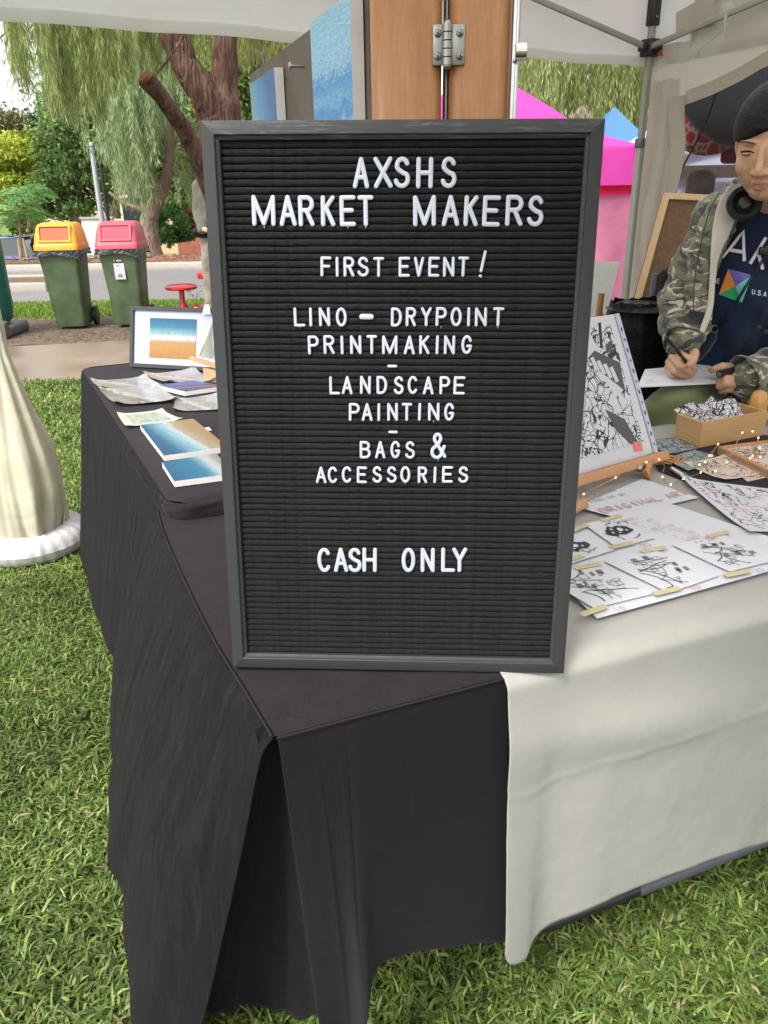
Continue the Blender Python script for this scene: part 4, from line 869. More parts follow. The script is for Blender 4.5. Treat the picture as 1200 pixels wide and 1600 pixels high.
# hems round the window (darker doubled strip)
M['hem'] = m_canopy('doubled_cream_hem', (.46, .39, .33), .15)
grid('window_hem', lambda u, v: (lambda z: wp(sL - .075 + .11 * u + .012 * sin(z * 14), z, .012 + .01 * sin(u * 6 + z * 8)))(.78 + (so_[3][1] + .0 - .78) * v), 10, 40, M['hem'], tn)
grid('window_hem', lambda u, v: (lambda s: wp(s, wtop(s) - .05 + .06 * v, .012))(sL + .02 + (sE - sL - .02) * u), 50, 4, M['hem'], tn)
tm = NT('insect_mesh'); tp = tm.n('BsdfTransparent', Color=(.62, .60, .62)); df = tm.n('BsdfDiffuse', Color=(.10, .095, .10)); mx = tm.n('MixShader', i0=.16, i1=tp.outputs[0], i2=df.outputs[0]); tm.t.links.new(mx.outputs[0], tm.out.inputs[0]); M['mesh'] = tm.m
grid('mesh_window', lambda u, v: (lambda s: wp(s, .8 + (wtop(s) - .8) * v, -.008))(sL + (sE - sL) * u), 30, 6, M['mesh'], tn)
# brand patch as a plain raised patch, elastic tie
pp = [wallpx(1058, 20, .03), wallpx(1118, -14, .03), wallpx(1118, 40, .03), wallpx(1058, 58, .03)]
mb = MB(); mb.hexa([p + ud * .004 for p in (pp[3], pp[2], pp[1], pp[0])], [p + ud * .008 for p in (pp[3], pp[2], pp[1], pp[0])]); mb.build('sewn_patch', M['wall_cream'], tn)
M['tie'] = fabric('beige_tape', (.55, .5, .4))
mb = MB(); a = wallpx(1135, 20, .1); mb.tube([a, a + Vector((0, 0, -.05)), a + Vector((.005, 0, -.075))], .006, 8); mb.tube([a + Vector((0, 0, -.06)), wallpx(1080, 88, .06), wallpx(1022, 108, .04)], .0022, 6); mb.build('elastic_tie', M['tie'], tn)
# bunched curtain hanging by the pole
grid('tied_curtain', lambda u, v: (lambda z: wp(.07 + .13 * u + .03 * sin(z * 5) * u, z, .012 + .02 * sin(u * 9 + z * 1.5)))(.1 + 1.68 * v), 18, 40, M['wall_cream'], tn)
# stall seen through the mesh
bs = thing('red_patterned_cushion', 'round red patterned hanging seen through the mesh window', 'hanging', wallpx(1105, 150, -.6))
def m_redpat():
    t = NT('red_swirl_print'); o = t.obj(); v = t.n('TexVoronoi', {'feature': 'DISTANCE_TO_EDGE'}, Vector=o, Scale=14); n = t.noise(o, 12, 3, .5, 2)
    t.P(base=t.mix(t.ramp(v.outputs[0], [(.06, 1.), (.09, 0.)]), t.ramp(n, [(.4, (.62, .03, .03)), (.55, (.4, .02, .03)), (.6, (.45, .35, .3))]), (.62, .45, .36)), rough=.7); return t.m
M['redpat'] = m_redpat(); M['charcoal'] = fabric('charcoal_cloth', (.035, .036, .042)); M['maroon'] = fabric('maroon_cloth', (.20, .02, .04)); M['pale_tarp'] = m_canopy('pale_blue_white_tarp', (.62, .65, .78), .2, .25)
cpt = Q(1118, 130, 5.6); mb = MB(); mb.ball(cpt, (.37, .12, .42), n=28); mb.build('cover', M['redpat'], bs)
mb = MB(); mb.tube([cpt + Vector((0, 0, .3)), cpt + Vector((0, 0, 1.1))], .01, 6); mb.build('cord', M['ink'], bs)
mb = MB(); mb.box(Q(1137, 205, 5.5), (.07, .01, .14)); mb.build('tassel', M['charcoal'], bs)
b2 = thing('charcoal_parasol', 'large dark charcoal parasol hanging folded beyond the mesh window', 'parasol', Q(1170, 140, 5.1)); mb = MB(); mb.ball(Q(1185, 110, 5.2), (.47, .22, .42), n=28); mb.build('canopy', M['charcoal'], b2); mb = MB(); mb.tube([Q(1185, 110, 5.2), Q(1185, 110, 5.2) + Vector((0, 0, -1.9))], .02, 8); mb.build('pole', M['black_metal'], b2)
b3 = thing('maroon_bag', 'maroon cloth bag hanging beside the head of the seated person, beyond the mesh', 'bag', Q(1170, 230, 5.6)); mb = MB(); mb.box(Q(1172, 208, 5.6), (.34, .06, .36), bev=.028); mb.build('bag_body', M['maroon'], b3); mb = MB(); mb.tube([Q(1160, 185, 5.6), Q(1172, 130, 5.6), Q(1186, 185, 5.6)], .01, 6); mb.build('strap', M['maroon'], b3)
b4 = thing('pale_tarp', 'pale blue and white tarpaulin hung beyond the mesh window', 'tarpaulin', (3, 6.6, 0))
grid('sheet', lambda u, v: (lambda p: p + Vector((0, .05 * mnoise.noise(p * 3) + .03 * sin(p.z * 40 + 3 * sin(p.x * 4)), 0)))(Vector((2.3 + 3.2 * u, 6.6, .1 + 1.75 * v))), 40, 70, M['pale_tarp'], b4)
mb = MB(); mb.box((3.9, 6.5, Q(1120, 268, 6.5).z), (3.2, .03, .09)); mb.build('rail', M['hardboard'], b4)
b5 = thing('chair', 'chair with rounded brown back beyond the mesh window above the cork board', 'chair', Q(1095, 300, 5.9)); mb = MB(); p = Q(1094, 292, 5.9); mb.box(p + Vector((0, 0, -.08)), (.2, .03, .3), bev=.014); mb.ball(p + Vector((0, 0, .055)), (.1, .016, .06)); mb.build('backrest', M['hardboard'], b5)
mb = MB(); mb.box((p.x, p.y - .2, .45), (.42, .42, .03)); mb.build('seat', M['hardboard'], b5)
for sx in (-.18, .18):
    for sy in (-.38, -.02): mb = MB(); mb.tube([(p.x + sx, p.y + sy, 0), (p.x + sx, p.y + sy, .45 if sy < -.1 else p.z)], .015, 8); mb.build('leg', M['hardboard'], b5)
gr_ = thing('guy_rope', 'thin black guy rope slanting across the mesh window', 'rope', wallpx(1045, 310, -.05)); mb = MB(); mb.tube([wallpx(1046, 300, -.05), wallpx(1102, 196, -.05), wallpx(1135, 100, -.05)], .004, 6); mb.build('cord', M['ink'], gr_)
# left back leg cover and weight bag
lc = B0 + (D0 - B0).normalized() * .05; Lx, Ly = lc.x, lc.y
def skirt(prof, cx, cy, folds, amp, ph, name, label, m, cat_, nz=40, na=120):
    t_ = thing(name, label, cat_, (cx, cy, 0))
    def P(u, v):
        x = v * (len(prof) - 1); i = min(int(x), len(prof) - 2); f = x - i; r = prof[i][0] * (1 - f) + prof[i + 1][0] * f; z = prof[i][1] * (1 - f) + prof[i + 1][1] * f
        a = 2 * pi * u; k = amp * (1 - v) ** .6; fo = sin(a * folds + ph + 5 * v + 2 * mnoise.noise(Vector((a, z * 3, 1)))) * .45 + mnoise.noise(Vector((cos(a) * 7, sin(a) * 7, z * 4))) * .35 + mnoise.noise(Vector((cos(a) * 2.5, sin(a) * 2.5, z * 1.6 + ph))) * 1.3
        return Vector((cx + (r + k * fo) * cos(a), cy + (r + k * fo) * sin(a), z))
    grid('cloth', P, na, nz, m, t_, thick=.002); return t_
skirt([(.13, .10), (.145, .16), (.15, .26), (.135, .42), (.09, .60), (.05, .80), (.035, 1.1), (.032, 1.6), (.03, 1.84)], Lx, Ly, 7, .030, .5, 'leg_cover', 'cream cloth cover gathered round the left tent leg', M['cover_cream'], 'cover')
M['bag_white'] = m_canopy('white_weight_bag_cloth', (.62, .60, .60), .05, .12)
t_ = thing('weight_bag', 'dirty white pleated round weight bag at the foot of the left tent leg', 'weight bag', (Lx, Ly, 0))
def PT(u, v):
    a = 2 * pi * u; b = 2 * pi * v; pl = 1 + .05 * sin(a * 30 + 3 * mnoise.noise(Vector((cos(a) * 3, sin(a) * 3, 0)))) * max(0, .6 + mnoise.noise(Vector((cos(a) * 2, sin(a) * 2, 5))) * 1.5) + .09 * mnoise.noise(Vector((cos(a) * 5, sin(a) * 5, b))); rr = .062 * pl
    return Vector((Lx + (.155 + rr * cos(b)) * cos(a), Ly + (.155 + rr * cos(b)) * sin(a), .060 + rr * .92 * sin(b)))
grid('bag_body', PT, 220, 18, M['bag_white'], t_)
# ================================================================== TABLES AND CLOTHS
TZ = .74; TZ2 = .775
u0 = Vector((.924, .383, 0)); v0 = Vector((-.383, .924, 0))
Cc_ = G(430, 1150, TZ); Ee = G(787, 1062, TZ); u0 = (Ee - Cc_).normalized(); u0 = Vector((.930, .367, 0)).normalized(); v0 = Vector((-u0.y, u0.x, 0))
Bn = G(265, 790, TZ2); Bf = G(125, 575, TZ2); bd = (Bf - Bn).normalized(); bp = Vector((bd.y, -bd.x, 0))
M['table_top'] = simple('white_table_plastic', (.5, .5, .5), .5)
def table(name, label, o, du, dv, L, Wd, z, loc, lf=.12):
    t = thing(name, label, 'table', loc); a, b, c, d = o, o + du * L, o + du * L + dv * Wd, o + dv * Wd
    mb = MB(); mb.hexa([zz(p, z - .045) for p in (a, b, c, d)], [zz(p, z - .008) for p in (a, b, c, d)]); mb.build('tabletop', M['table_top'], t)
    for (pa, pb) in ((a.lerp(b, .12), d.lerp(c, .12)), (a.lerp(b, .88), d.lerp(c, .88))):
        for p in (pa.lerp(pb, lf), pa.lerp(pb, .88)): mb = MB(); mb.tube([zz(p, .03), zz(p, z - .045)], .014, 10); mb.build('leg', M['black_metal'], t)
    return t
in_ = .03
# ---- generic cloth panel: columns of top and bottom points, folds growing downwards
def drape(name, cols, m, parent, nu=160, nv=60, fold=.02, freq=(14, 31), nrm=None, seed=0, sag=0., crease=None, thick=.0012, topround=.012, fine=1.):
    """cols = [(top point, bottom point, bulge)]"""
    T = [Vector(c[0]) for c in cols]; B = [Vector(c[1]) for c in cols]; K_ = [c[2] if len(c) > 2 else 0 for c in cols]
    cl_ = [0]
    for i in range(1, len(T)): cl_.append(cl_[-1] + (T[i] - T[i - 1]).length + (B[i] - B[i - 1]).length * .5)
    def rp(u):
        g_ = u * cl_[-1]
        for i in range(1, len(cl_)):
            if g_ <= cl_[i] + 1e-9: return (i - 1 + (g_ - cl_[i - 1]) / max(cl_[i] - cl_[i - 1], 1e-9)) / (len(cl_) - 1)
        return 1
    def P(uu, v):
        u = rp(uu); return PP(u, v, uu)
    def PP(u, v, uu):
        a = cat(T, u); b = cat(B, u); x = u * (len(K_) - 1); i = min(int(x), len(K_) - 2); bu = K_[i] * (1 - (x - i)) + K_[i + 1] * (x - i)
        tan = (cat(T, min(u + .01, 1)) - cat(T, max(u - .01, 0))); n = tan.cross(Vector((0, 0, 1))).normalized(); u = uu
        if nrm is not None and n.dot(nrm) < 0: n = -n
        p = a.lerp(b, v); g = v ** .8
        f = (sin(u * freq[0] + seed + 1.5 * mnoise.noise(Vector((u * 4, v * 1.2, seed)))) * .6 + sin(u * freq[1] + seed * 2 + v) * .25 + mnoise.noise(Vector((u * 9, v * 1.4, seed + 5))) * .7) * fold * g
        f += fine * (.0035 * mnoise.noise(Vector((u * 34, v * 3.0, seed))) + .0018 * mnoise.noise(Vector((u * 80, v * 5, seed)))) * min(1, v * 5) * (1 - v ** 3)
        f += bu * sin(pi * min(v, 1)) ; 
        if crease: f += crease(u, v)
        f -= topround * max(0, 1 - v * 25) ** 2
        return p + n * (f + topround)
    o = grid(name, P, nu, nv, m, parent)
    md = o.modifiers.new('thickness', 'SOLIDIFY'); md.thickness = thick; md.offset = -1 if nrm is None else 0; return o
# ---- front black-covered table (corner)
tabA = table('front_table', 'table under the black cloth at the near corner, carrying the black letter sign', Cc_ + u0 * .03 + v0 * .03, u0, v0, .28, .62, TZ, Cc_, .3)
clA = thing('black_tablecloth', 'black cotton cloth with pleated corner over the near table, under the letter sign', 'tablecloth', Cc_)
Cl2 = G(300, 905, TZ); Cl3 = Vector((Bn.x - .005, Bn.y - .02, TZ))
left_top = [G(430, 1150, TZ), G(388, 1080, TZ), G(340, 1003, TZ), G(300, 925, TZ), G(262, 840, TZ), G(250, 800, TZ)]
far_r = [p + u0 * .78 for p in left_top]
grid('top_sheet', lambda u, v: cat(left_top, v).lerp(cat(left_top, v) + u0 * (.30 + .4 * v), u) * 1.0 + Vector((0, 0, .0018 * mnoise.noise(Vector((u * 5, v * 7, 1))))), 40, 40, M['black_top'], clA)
N_left = Vector((-.92, -.39, 0)); N_front = Vector((u0.y, -u0.x, 0))
gz = .02
cols = [(left_top[0] + Vector((0, 0, 0)), G(312, 1690, gz), .0), (left_top[0].lerp(left_top[1], .5), G(268, 1660, gz), .01), (left_top[1], G(232, 1600, gz), .015), (left_top[2], G(195, 1430, gz), .02), (left_top[3], G(172, 1310, gz), .02), (left_top[4], G(186, 1170, gz), .02), (left_top[5], G(182, 1090, gz), .02)]
drape('left_skirt', cols, M['black_cloth'], clA, 180, 70, .018, (7, 19), N_left, 1.3)
# inner pleat
pi0 = left_top[0] + v0 * .02
cols = [(pi0 + u0 * -.02, G(300, 1670, gz) + v0 * .11, 0), (pi0 + v0 * .012, G(390, 1690, gz) + v0 * .13, 0), (pi0 + u0 * .02 + v0 * .012, G(470, 1690, gz) + v0 * .13, 0), (pi0 + u0 * .04, G(540, 1690, gz) + v0 * .11, 0)]
drape('pleat_panel', cols, M['black_plain'], clA, 50, 50, .018, (5, 11), N_front, 2.1, fine=.2)
# front panel: long at the corner, hem rising to the right
fr = lambda s: left_top[0] + u0 * s + Vector((0, 0, 0))
W_ = (G(787, 1062, TZ) - left_top[0]).length
cols = [(fr(.002), G(512, 1705, gz), 0.0), (fr(.045), G(548, 1690, gz), .022), (fr(.085), Q(572, 1600, .70), -.008), (fr(.12), Q(588, 1512, .735), .006), (fr(.17), Q(640, 1487, .775), .014), (fr(.225), Q(705, 1480, .81), .010), (fr(.272), Q(765, 1472, .828), .002), (fr(W_ + .006), Q(795, 1466, .845), 0)]
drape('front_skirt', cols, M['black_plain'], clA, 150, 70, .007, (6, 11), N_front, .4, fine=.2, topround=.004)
for nm, pts in (('seam', [p + Vector((0, 0, .001)) + N_left * .004 for p in [cat(left_top, i / 30) for i in range(31)]]), ('seam', [fr(W_ * 1.0 * i / 12) + N_front * .006 + Vector((0, 0, .001)) for i in range(13)])):
    mb = MB(); mb.tube(pts, .0013, 6); mb.build('seam', M['seam'], clA)
# ---- left rear table, a little higher
tabB = table('side_table', 'table under the black cloth on the left carrying seascapes and prints', Bn + bp * .03 + bd * .03, bd, bp, 1.34, .66, TZ2, Bn)
clB = thing('black_fitted_tablecloth', 'black fitted cloth with fine vertical creases over the left table', 'tablecloth', Bn)
Lb = (Bf - Bn).length; Wb = .72
def rc(u, v, r=.05):
    """table outline point with rounded corners for top sheet"""
    x = u * Wb; y = v * Lb
    return Bn + bp * x + bd * y
def top2(u, v):
    x = u * Wb; y = v * Lb; r = .055
    for (cx_, cy_) in ((r, r), (r, Lb - r), (Wb - r, r), (Wb - r, Lb - r)):
        dx_, dy_ = x - cx_, y - cy_
        if (dx_ < 0) == (cx_ == r) and (dy_ < 0) == (cy_ == r) and dx_ * (1 if cx_ != r else -1) > 0 and dy_ * (1 if cy_ != r else -1) > 0:
            m_ = max(abs(dx_), abs(dy_)); l_ = hypot(dx_, dy_); k = m_ / l_ if l_ else 1; x = cx_ + dx_ * k; y = cy_ + dy_ * k
    e = min(x, Wb - x, y, Lb - y); dz = -.006 * max(0, 1 - e / .012) ** 2
    return Bn + bp * x + bd * y + Vector((0, 0, dz + .0008 * mnoise.noise(Vector((u * 6, v * 8, 2)))))
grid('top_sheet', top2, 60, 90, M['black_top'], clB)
# front lip of the fitted cloth, down to the lower table
def rim(s0, s1, n): 
    """points along the outline: near edge right->left, rounded corner, left side to far, rounded corner, far edge"""
    r = .055; P = [Bn + bp * (Wb * .9 + (r - Wb * .9) * i / 8) for i in range(9)]
    P += [Bn + bp * (r - r * sin(a)) + bd * (r - r * cos(a)) for a in [pi / 2 * i / 6 for i in range(1, 7)]]
    P += [Bn + bd * (r + (Lb - 2 * r) * i / 14) for i in range(1, 15)]
    P += [Bn + bp * (r - r * cos(a)) + bd * (Lb - r + r * sin(a)) for a in [pi / 2 * i / 6 for i in range(1, 7)]]
    P += [Bn + bd * Lb + bp * (r + (Wb - r) * i / 6) for i in range(1, 7)]; return P
RP = rim(0, 1, 1)
cols = [(p - Vector((0, 0, .004)), zz(p, TZ - .002) + (Vector((-bd.x, -bd.y, 0)) * .004), .002) for p in RP[:16]]
drape('front_lip', cols, M['black_top'], clB, 90, 10, .003, (30, 60), -bd, .8, topround=.002)
hemB = []
side = RP[11:31]
for i, p in enumerate(side):
    f = i / (len(side) - 1); y_ = 1100 + (852 - 1100) * f; x_ = {0: 184}.get(i, None)
    # silhouette of the hem measured along the lawn
    tab = [(0, 184, 1085), (.25, 184, 1050), (.45, 160, 985), (.7, 148, 940), (1, 128, 862)]
    for (fa, xa, ya), (fb, xb, yb) in zip(tab, tab[1:]):
        if f <= fb: k = (f - fa) / (fb - fa); b_ = G(xa + (xb - xa) * k, ya + (yb - ya) * k, .03); break
    hemB.append((p - Vector((0, 0, .003)), b_, .0))
drape('side_skirt', hemB, M['black_cloth'], clB, 260, 60, .010, (6, 19), N_left, 3.3, topround=.004)
cols = [(p, zz(p, .04) + bd * .03, 0) for p in RP[30:]]; drape('rear_skirt', cols, M['black_cloth'], clB, 40, 20, .01, (9, 17), bd, 1, topround=.003)
mb = MB(); mb.tube([p + Vector((0, 0, -.03)) + N_left * .007 for p in RP[13:31]], .0014, 6); mb.build('seam', M['seam'], clB)
# ---- right table under grey cloth
GO = left_top[0] + u0 * .315
tabC = table('right_table', 'folding table under the grey cloth on the right', GO + u0 * .03 + v0 * .02, u0, v0, 1.75, .72, TZ, GO, .80)
clC = thing('grey_tablecloth', 'pale grey cotton cloth over the right table, hanging to a pointed corner', 'tablecloth', GO)
GZ = TZ + .004
gl = left_top[0] + u0 * (W_ + .002); gl = zz(gl, GZ)
def gtop(u, v):
    s = 1.95 * u; t_ = .80 * v; p = gl + u0 * s + v0 * t_ - v0 * .0; e = t_
    return p + Vector((0, 0, -.010 * max(0, 1 - e / .03) ** 2 + .003 * mnoise.noise(Vector((u * 7, v * 4, 4)))))
gf = lambda s: gl + u0 * s - Vector((0, 0, .010))
def gcr(u, v):
    c1 = .0019 * exp(-((v - (.36 - .1 * u + .01 * mnoise.noise(Vector((u * 30, 1, 1))))) / .012) ** 2) * (.7 + .6 * mnoise.noise(Vector((u * 22, 3, 1))))
    return c1 + .012 * exp(-((v - .22 - .5 * (u - .05)) / .10) ** 2) * exp(-((u - .12) / .12) ** 2) - .01 * exp(-((u - .05) / .03) ** 2) * v
gcols = [(gf(0), Q(781, 1480, .825), 0.004), (gf(.015), Q(790, 1494, .83), .006), (gf(.045), Q(815, 1488, .85), .004), (gf(.08), Q(838, 1452, .875), .006), (gf(.16), Q(905, 1414, .905), .008), (gf(.3), Q(1000, 1373, .96), .008), (gf(.6), Q(1130, 1325, 1.05), .006), (gf(.95), Q(1290, 1268, 1.17), .0), (gf(1.9), gf(1.9) - Vector((0, 0, .46)) , 0)]
GT = [c_g[0] for c_g in gcols]; GB = [c_g[1] for c_g in gcols]; GS = [0, .015, .045, .08, .16, .3, .6, .95, 1.9]
def gpar(s_):
    for k_ in range(1, len(GS)):
        if s_ <= GS[k_] + 1e-9: return (k_ - 1 + (s_ - GS[k_ - 1]) / (GS[k_] - GS[k_ - 1])) / (len(GS) - 1)
    return 1
def gsheet(u, v):
    s_ = 1.9 * u ** 1.15; VT = .36; top = gl + u0 * s_; R_e = .016
    nz = .0028 * mnoise.noise(Vector((s_ * 4, v * 5, 4)))
    if v < VT:
        t_ = .80 * (1 - v / VT) ** 1.4 + R_e; return top + v0 * t_ + Vector((0, 0, nz * min(1, t_ * 8)))
    w_ = (v - VT) / (1 - VT)
    if w_ < .08:
        an = w_ / .08 * pi / 2; return top + v0 * (R_e - R_e * sin(an)) + Vector((0, 0, -(R_e - R_e * cos(an)))) + N_front * (.014 * w_ / .08)
    w2 = (w_ - .08) / .92; b_ = cat(GB, gpar(s_)); a_ = top - Vector((0, 0, R_e)); p = a_.lerp(b_, w2); g_ = min(1, w2 * 3)
    f_ = (.006 * mnoise.noise(Vector((s_ * 3.2, w2 * 1.3, 2))) + .0022 * mnoise.noise(Vector((s_ * 9, w2 * 2.5, 7))) + .0008 * mnoise.noise(Vector((s_ * 30, w2 * 14, 7)))) * g_ + gcr(s_ / 1.9, w2)
    return p + N_front * (f_ + .006 * sin(pi * w2) + .014)
og = grid('cotton_sheet', gsheet, 220, 130, M['grey_cloth'], clC); md = og.modifiers.new('thickness', 'SOLIDIFY'); md.thickness = .0012; md.offset = 0
# folding leg bar seen below the hem
lg = tabC
mb = MB(); a = G(845, 1448, .055); b = G(1260, 1286, .055); mb.tube([a + Vector((-.01, .06, .05)), a + Vector((-.012, .02, .01)), a, a.lerp(b, .02), b], .0125, 12); mb.build('floor_bar', M['black_metal'], lg)
mb = MB(); c_1 = a.lerp(b, .33); mb.tube([c_1, b], .0142, 12); mb.build('bar_sleeve', M['grey_tube'], lg)

thr = thing('loose_threads', 'a few loose pale threads hanging below the hem of the grey cloth', 'threads', Q(900, 1400, .92)); mb = MB()
for (x, y, dx_, dy_) in ((943, 1388, -8, 22), (885, 1425, -12, 10), (990, 1372, 10, -2), (812, 1490, 10, 8)):
    p = Q(x, y, .90 + (x - 800) * .0004 - .02); q_ = Q(x + dx_, y + dy_, .88 + (x - 800) * .0004 - .02); mb.tube([p, p.lerp(q_, .5) + Vector((.004, 0, 0)), q_], .0006, 5)
mb.build('thread', M['tie'], thr)
# ================================================================== LETTER SIGN
c = [Vector((-.187, .927, 1.390)), Vector((.239, .908, 1.384)), Vector((.226, .843, .742)), Vector((-.201, .862, .748))]
r4 = [ray(314, 188), ray(948, 184), ray(880, 1053), ray(363, 1043)]
Am = np.array([[r4[0][i], -r4[1][i], r4[2][i]] for i in range(3)]); sv = np.linalg.solve(Am, np.array(r4[3])); ks = [sv[0], sv[1], sv[2], 1.]
P4 = [r4[i] * ks[i] for i in range(4)]; scl = (TZ + .004 - H) / ((P4[2].z + P4[3].z) / 2); P4 = [p * scl + O_ for p in P4]
W0 = ((P4[1] - P4[0]).length + (P4[2] - P4[3]).length) / 2; H0 = ((P4[0] - P4[3]).length + (P4[1] - P4[2]).length) / 2
ex = ((P4[2] - P4[3]) + (P4[1] - P4[0])).normalized(); ey = ((P4[0] - P4[3]) + (P4[1] - P4[2])).normalized(); ey = (ey - ex * ey.dot(ex)).normalized(); ez = ex.cross(ey)
cen = sum(P4, Vector()) / 4
sg = thing('letter_board', 'large black felt letter board with white plastic letters, standing on the near table corner', 'sign', cen)
sg['_local'] = 1; sg.matrix_basis = Matrix.Translation(cen) @ Matrix((ex, ey, ez)).transposed().to_4x4()
FW = .0185; DP = .022     # local: x right, y up, z towards viewer; frame face at z=0
hw, hh = W0 / 2, H0 / 2
def fbar(p0, p1, inward, L):
    """mitred bar with rounded face"""
    prof = [(0, -DP), (0, -.0016), (.0005, -.0005), (.0016, 0), (FW - .0052, 0), (FW - .0042, -.0008), (FW - .0036, -.0028), (FW - .0012, -.0036), (FW, -.0048), (FW, -DP)]
    p0 = Vector(p0); p1 = Vector(p1); d = (p1 - p0).normalized(); V = []; Fc = []; n = len(prof); K_ = 24
    for k in range(K_ + 1):
        for (a_, z_) in prof:
            s0 = a_; L_ = (p1 - p0).length; t_ = s0 + (L_ - 2 * s0) * k / K_
            wob = .0003 * mnoise.noise(Vector((t_ * 30, a_ * 100, L)))
            V.append(p0 + d * t_ + Vector(inward) * a_ + Vector((0, 0, z_ + wob)))
    for k in range(K_):
        for j in range(n - 1): Fc.append((k * n + j, (k + 1) * n + j, (k + 1) * n + j + 1, k * n + j + 1))
    Fc.append(tuple(range(n))); Fc.append(tuple(K_ * n + j for j in range(n - 1, -1, -1)))
    o = mesh('frame_bar', V, Fc, M['frame_black'] if L == 1 else M['frame_side'], sg, True); o.data.set_sharp_from_angle(angle=radians(35)); return o
def m_fs():
    t = NT('black_paint_worn_sides'); o = t.obj(); sc2 = t.noise(o, 90, 3, .7); big = t.noise(o, 9, 3)
    sc = t.noise(t.obj((400, 30, 400)), 1, 5, .75); f = t.math('MULTIPLY', t.ramp(sc, [(.62, 0.), (.78, .6)]), t.ramp(big, [(.52, 0.), (.7, .6)]))
    chips = t.math('MULTIPLY', t.ramp(t.noise(o, 130, 2, .6), [(.76, 0.), (.775, .9)]), t.ramp(big, [(.48, 0.), (.55, 1.)]))
    base = t.mix(f, (.027, .029, .030), (.13, .13, .13)); base = t.mix(chips, base, (.42, .41, .39)); t.P(base=base, rough=t.ramp(sc2, [(.3, .5), (.7, .68)]), spec=.4); t.bump(sc2, .12, .002); return t.m
M['frame_side'] = m_fs()
fbar((-hw, hh, 0), (hw, hh, 0), (0, -1, 0), 1); fbar((hw, -hh, 0), (-hw, -hh, 0), (0, 1, 0), 2); fbar((-hw, -hh, 0), (-hw, hh, 0), (1, 0, 0), 3); fbar((hw, hh, 0), (hw, -hh, 0), (-1, 0, 0), 4)
mb = MB(); mb.box((0, 0, -DP + .001), (W0 - .004, H0 - .004, .006)); mb.build('backing_board', M['felt_dark'], sg)
NR = 79; ih = H0 - 2 * FW; pit = ih / NR; iw = W0 - 2 * FW
prof = [(-.5, -.006), (-.455, -.0032), (-.40, -.0014), (-.28, -.0003), (-.1, .0002), (.1, .0001), (.28, -.0005), (.40, -.0017), (.455, -.0034), (.5, -.006)]
ribm = []
for var in range(12):
    V = []; Fc = []; n = len(prof); K_ = 64
    for k in range(K_ + 1):
        x = -iw / 2 + iw * k / K_
        for (a_, z_) in prof: V.append(Vector((x, a_ * pit * .985 + .00042 * mnoise.noise(Vector((x * 60, var * 7.3, a_))), z_ - .0085 + .0006 * mnoise.noise(Vector((x * 50, a_ * 3, var * 3.7))))))
    for k in range(K_):
        for j in range(n - 1): Fc.append((k * n + j, (k + 1) * n + j, (k + 1) * n + j + 1, k * n + j + 1))
    me = bpy.data.meshes.new('felt_rib'); me.from_pydata([tuple(v) for v in V], [], Fc); me.polygons.foreach_set('use_smooth', [True] * len(Fc)); me.materials.append(M['felt']); me.update(); ribm.append(me)
for i in range(NR):
    o = bpy.data.objects.new('felt_rib', ribm[(i * 5) % 12]); S.collection.objects.link(o); o.parent = sg; o.location = ((0, -ih / 2 + pit * (i + .5), random.uniform(-.0001, .0001))) 
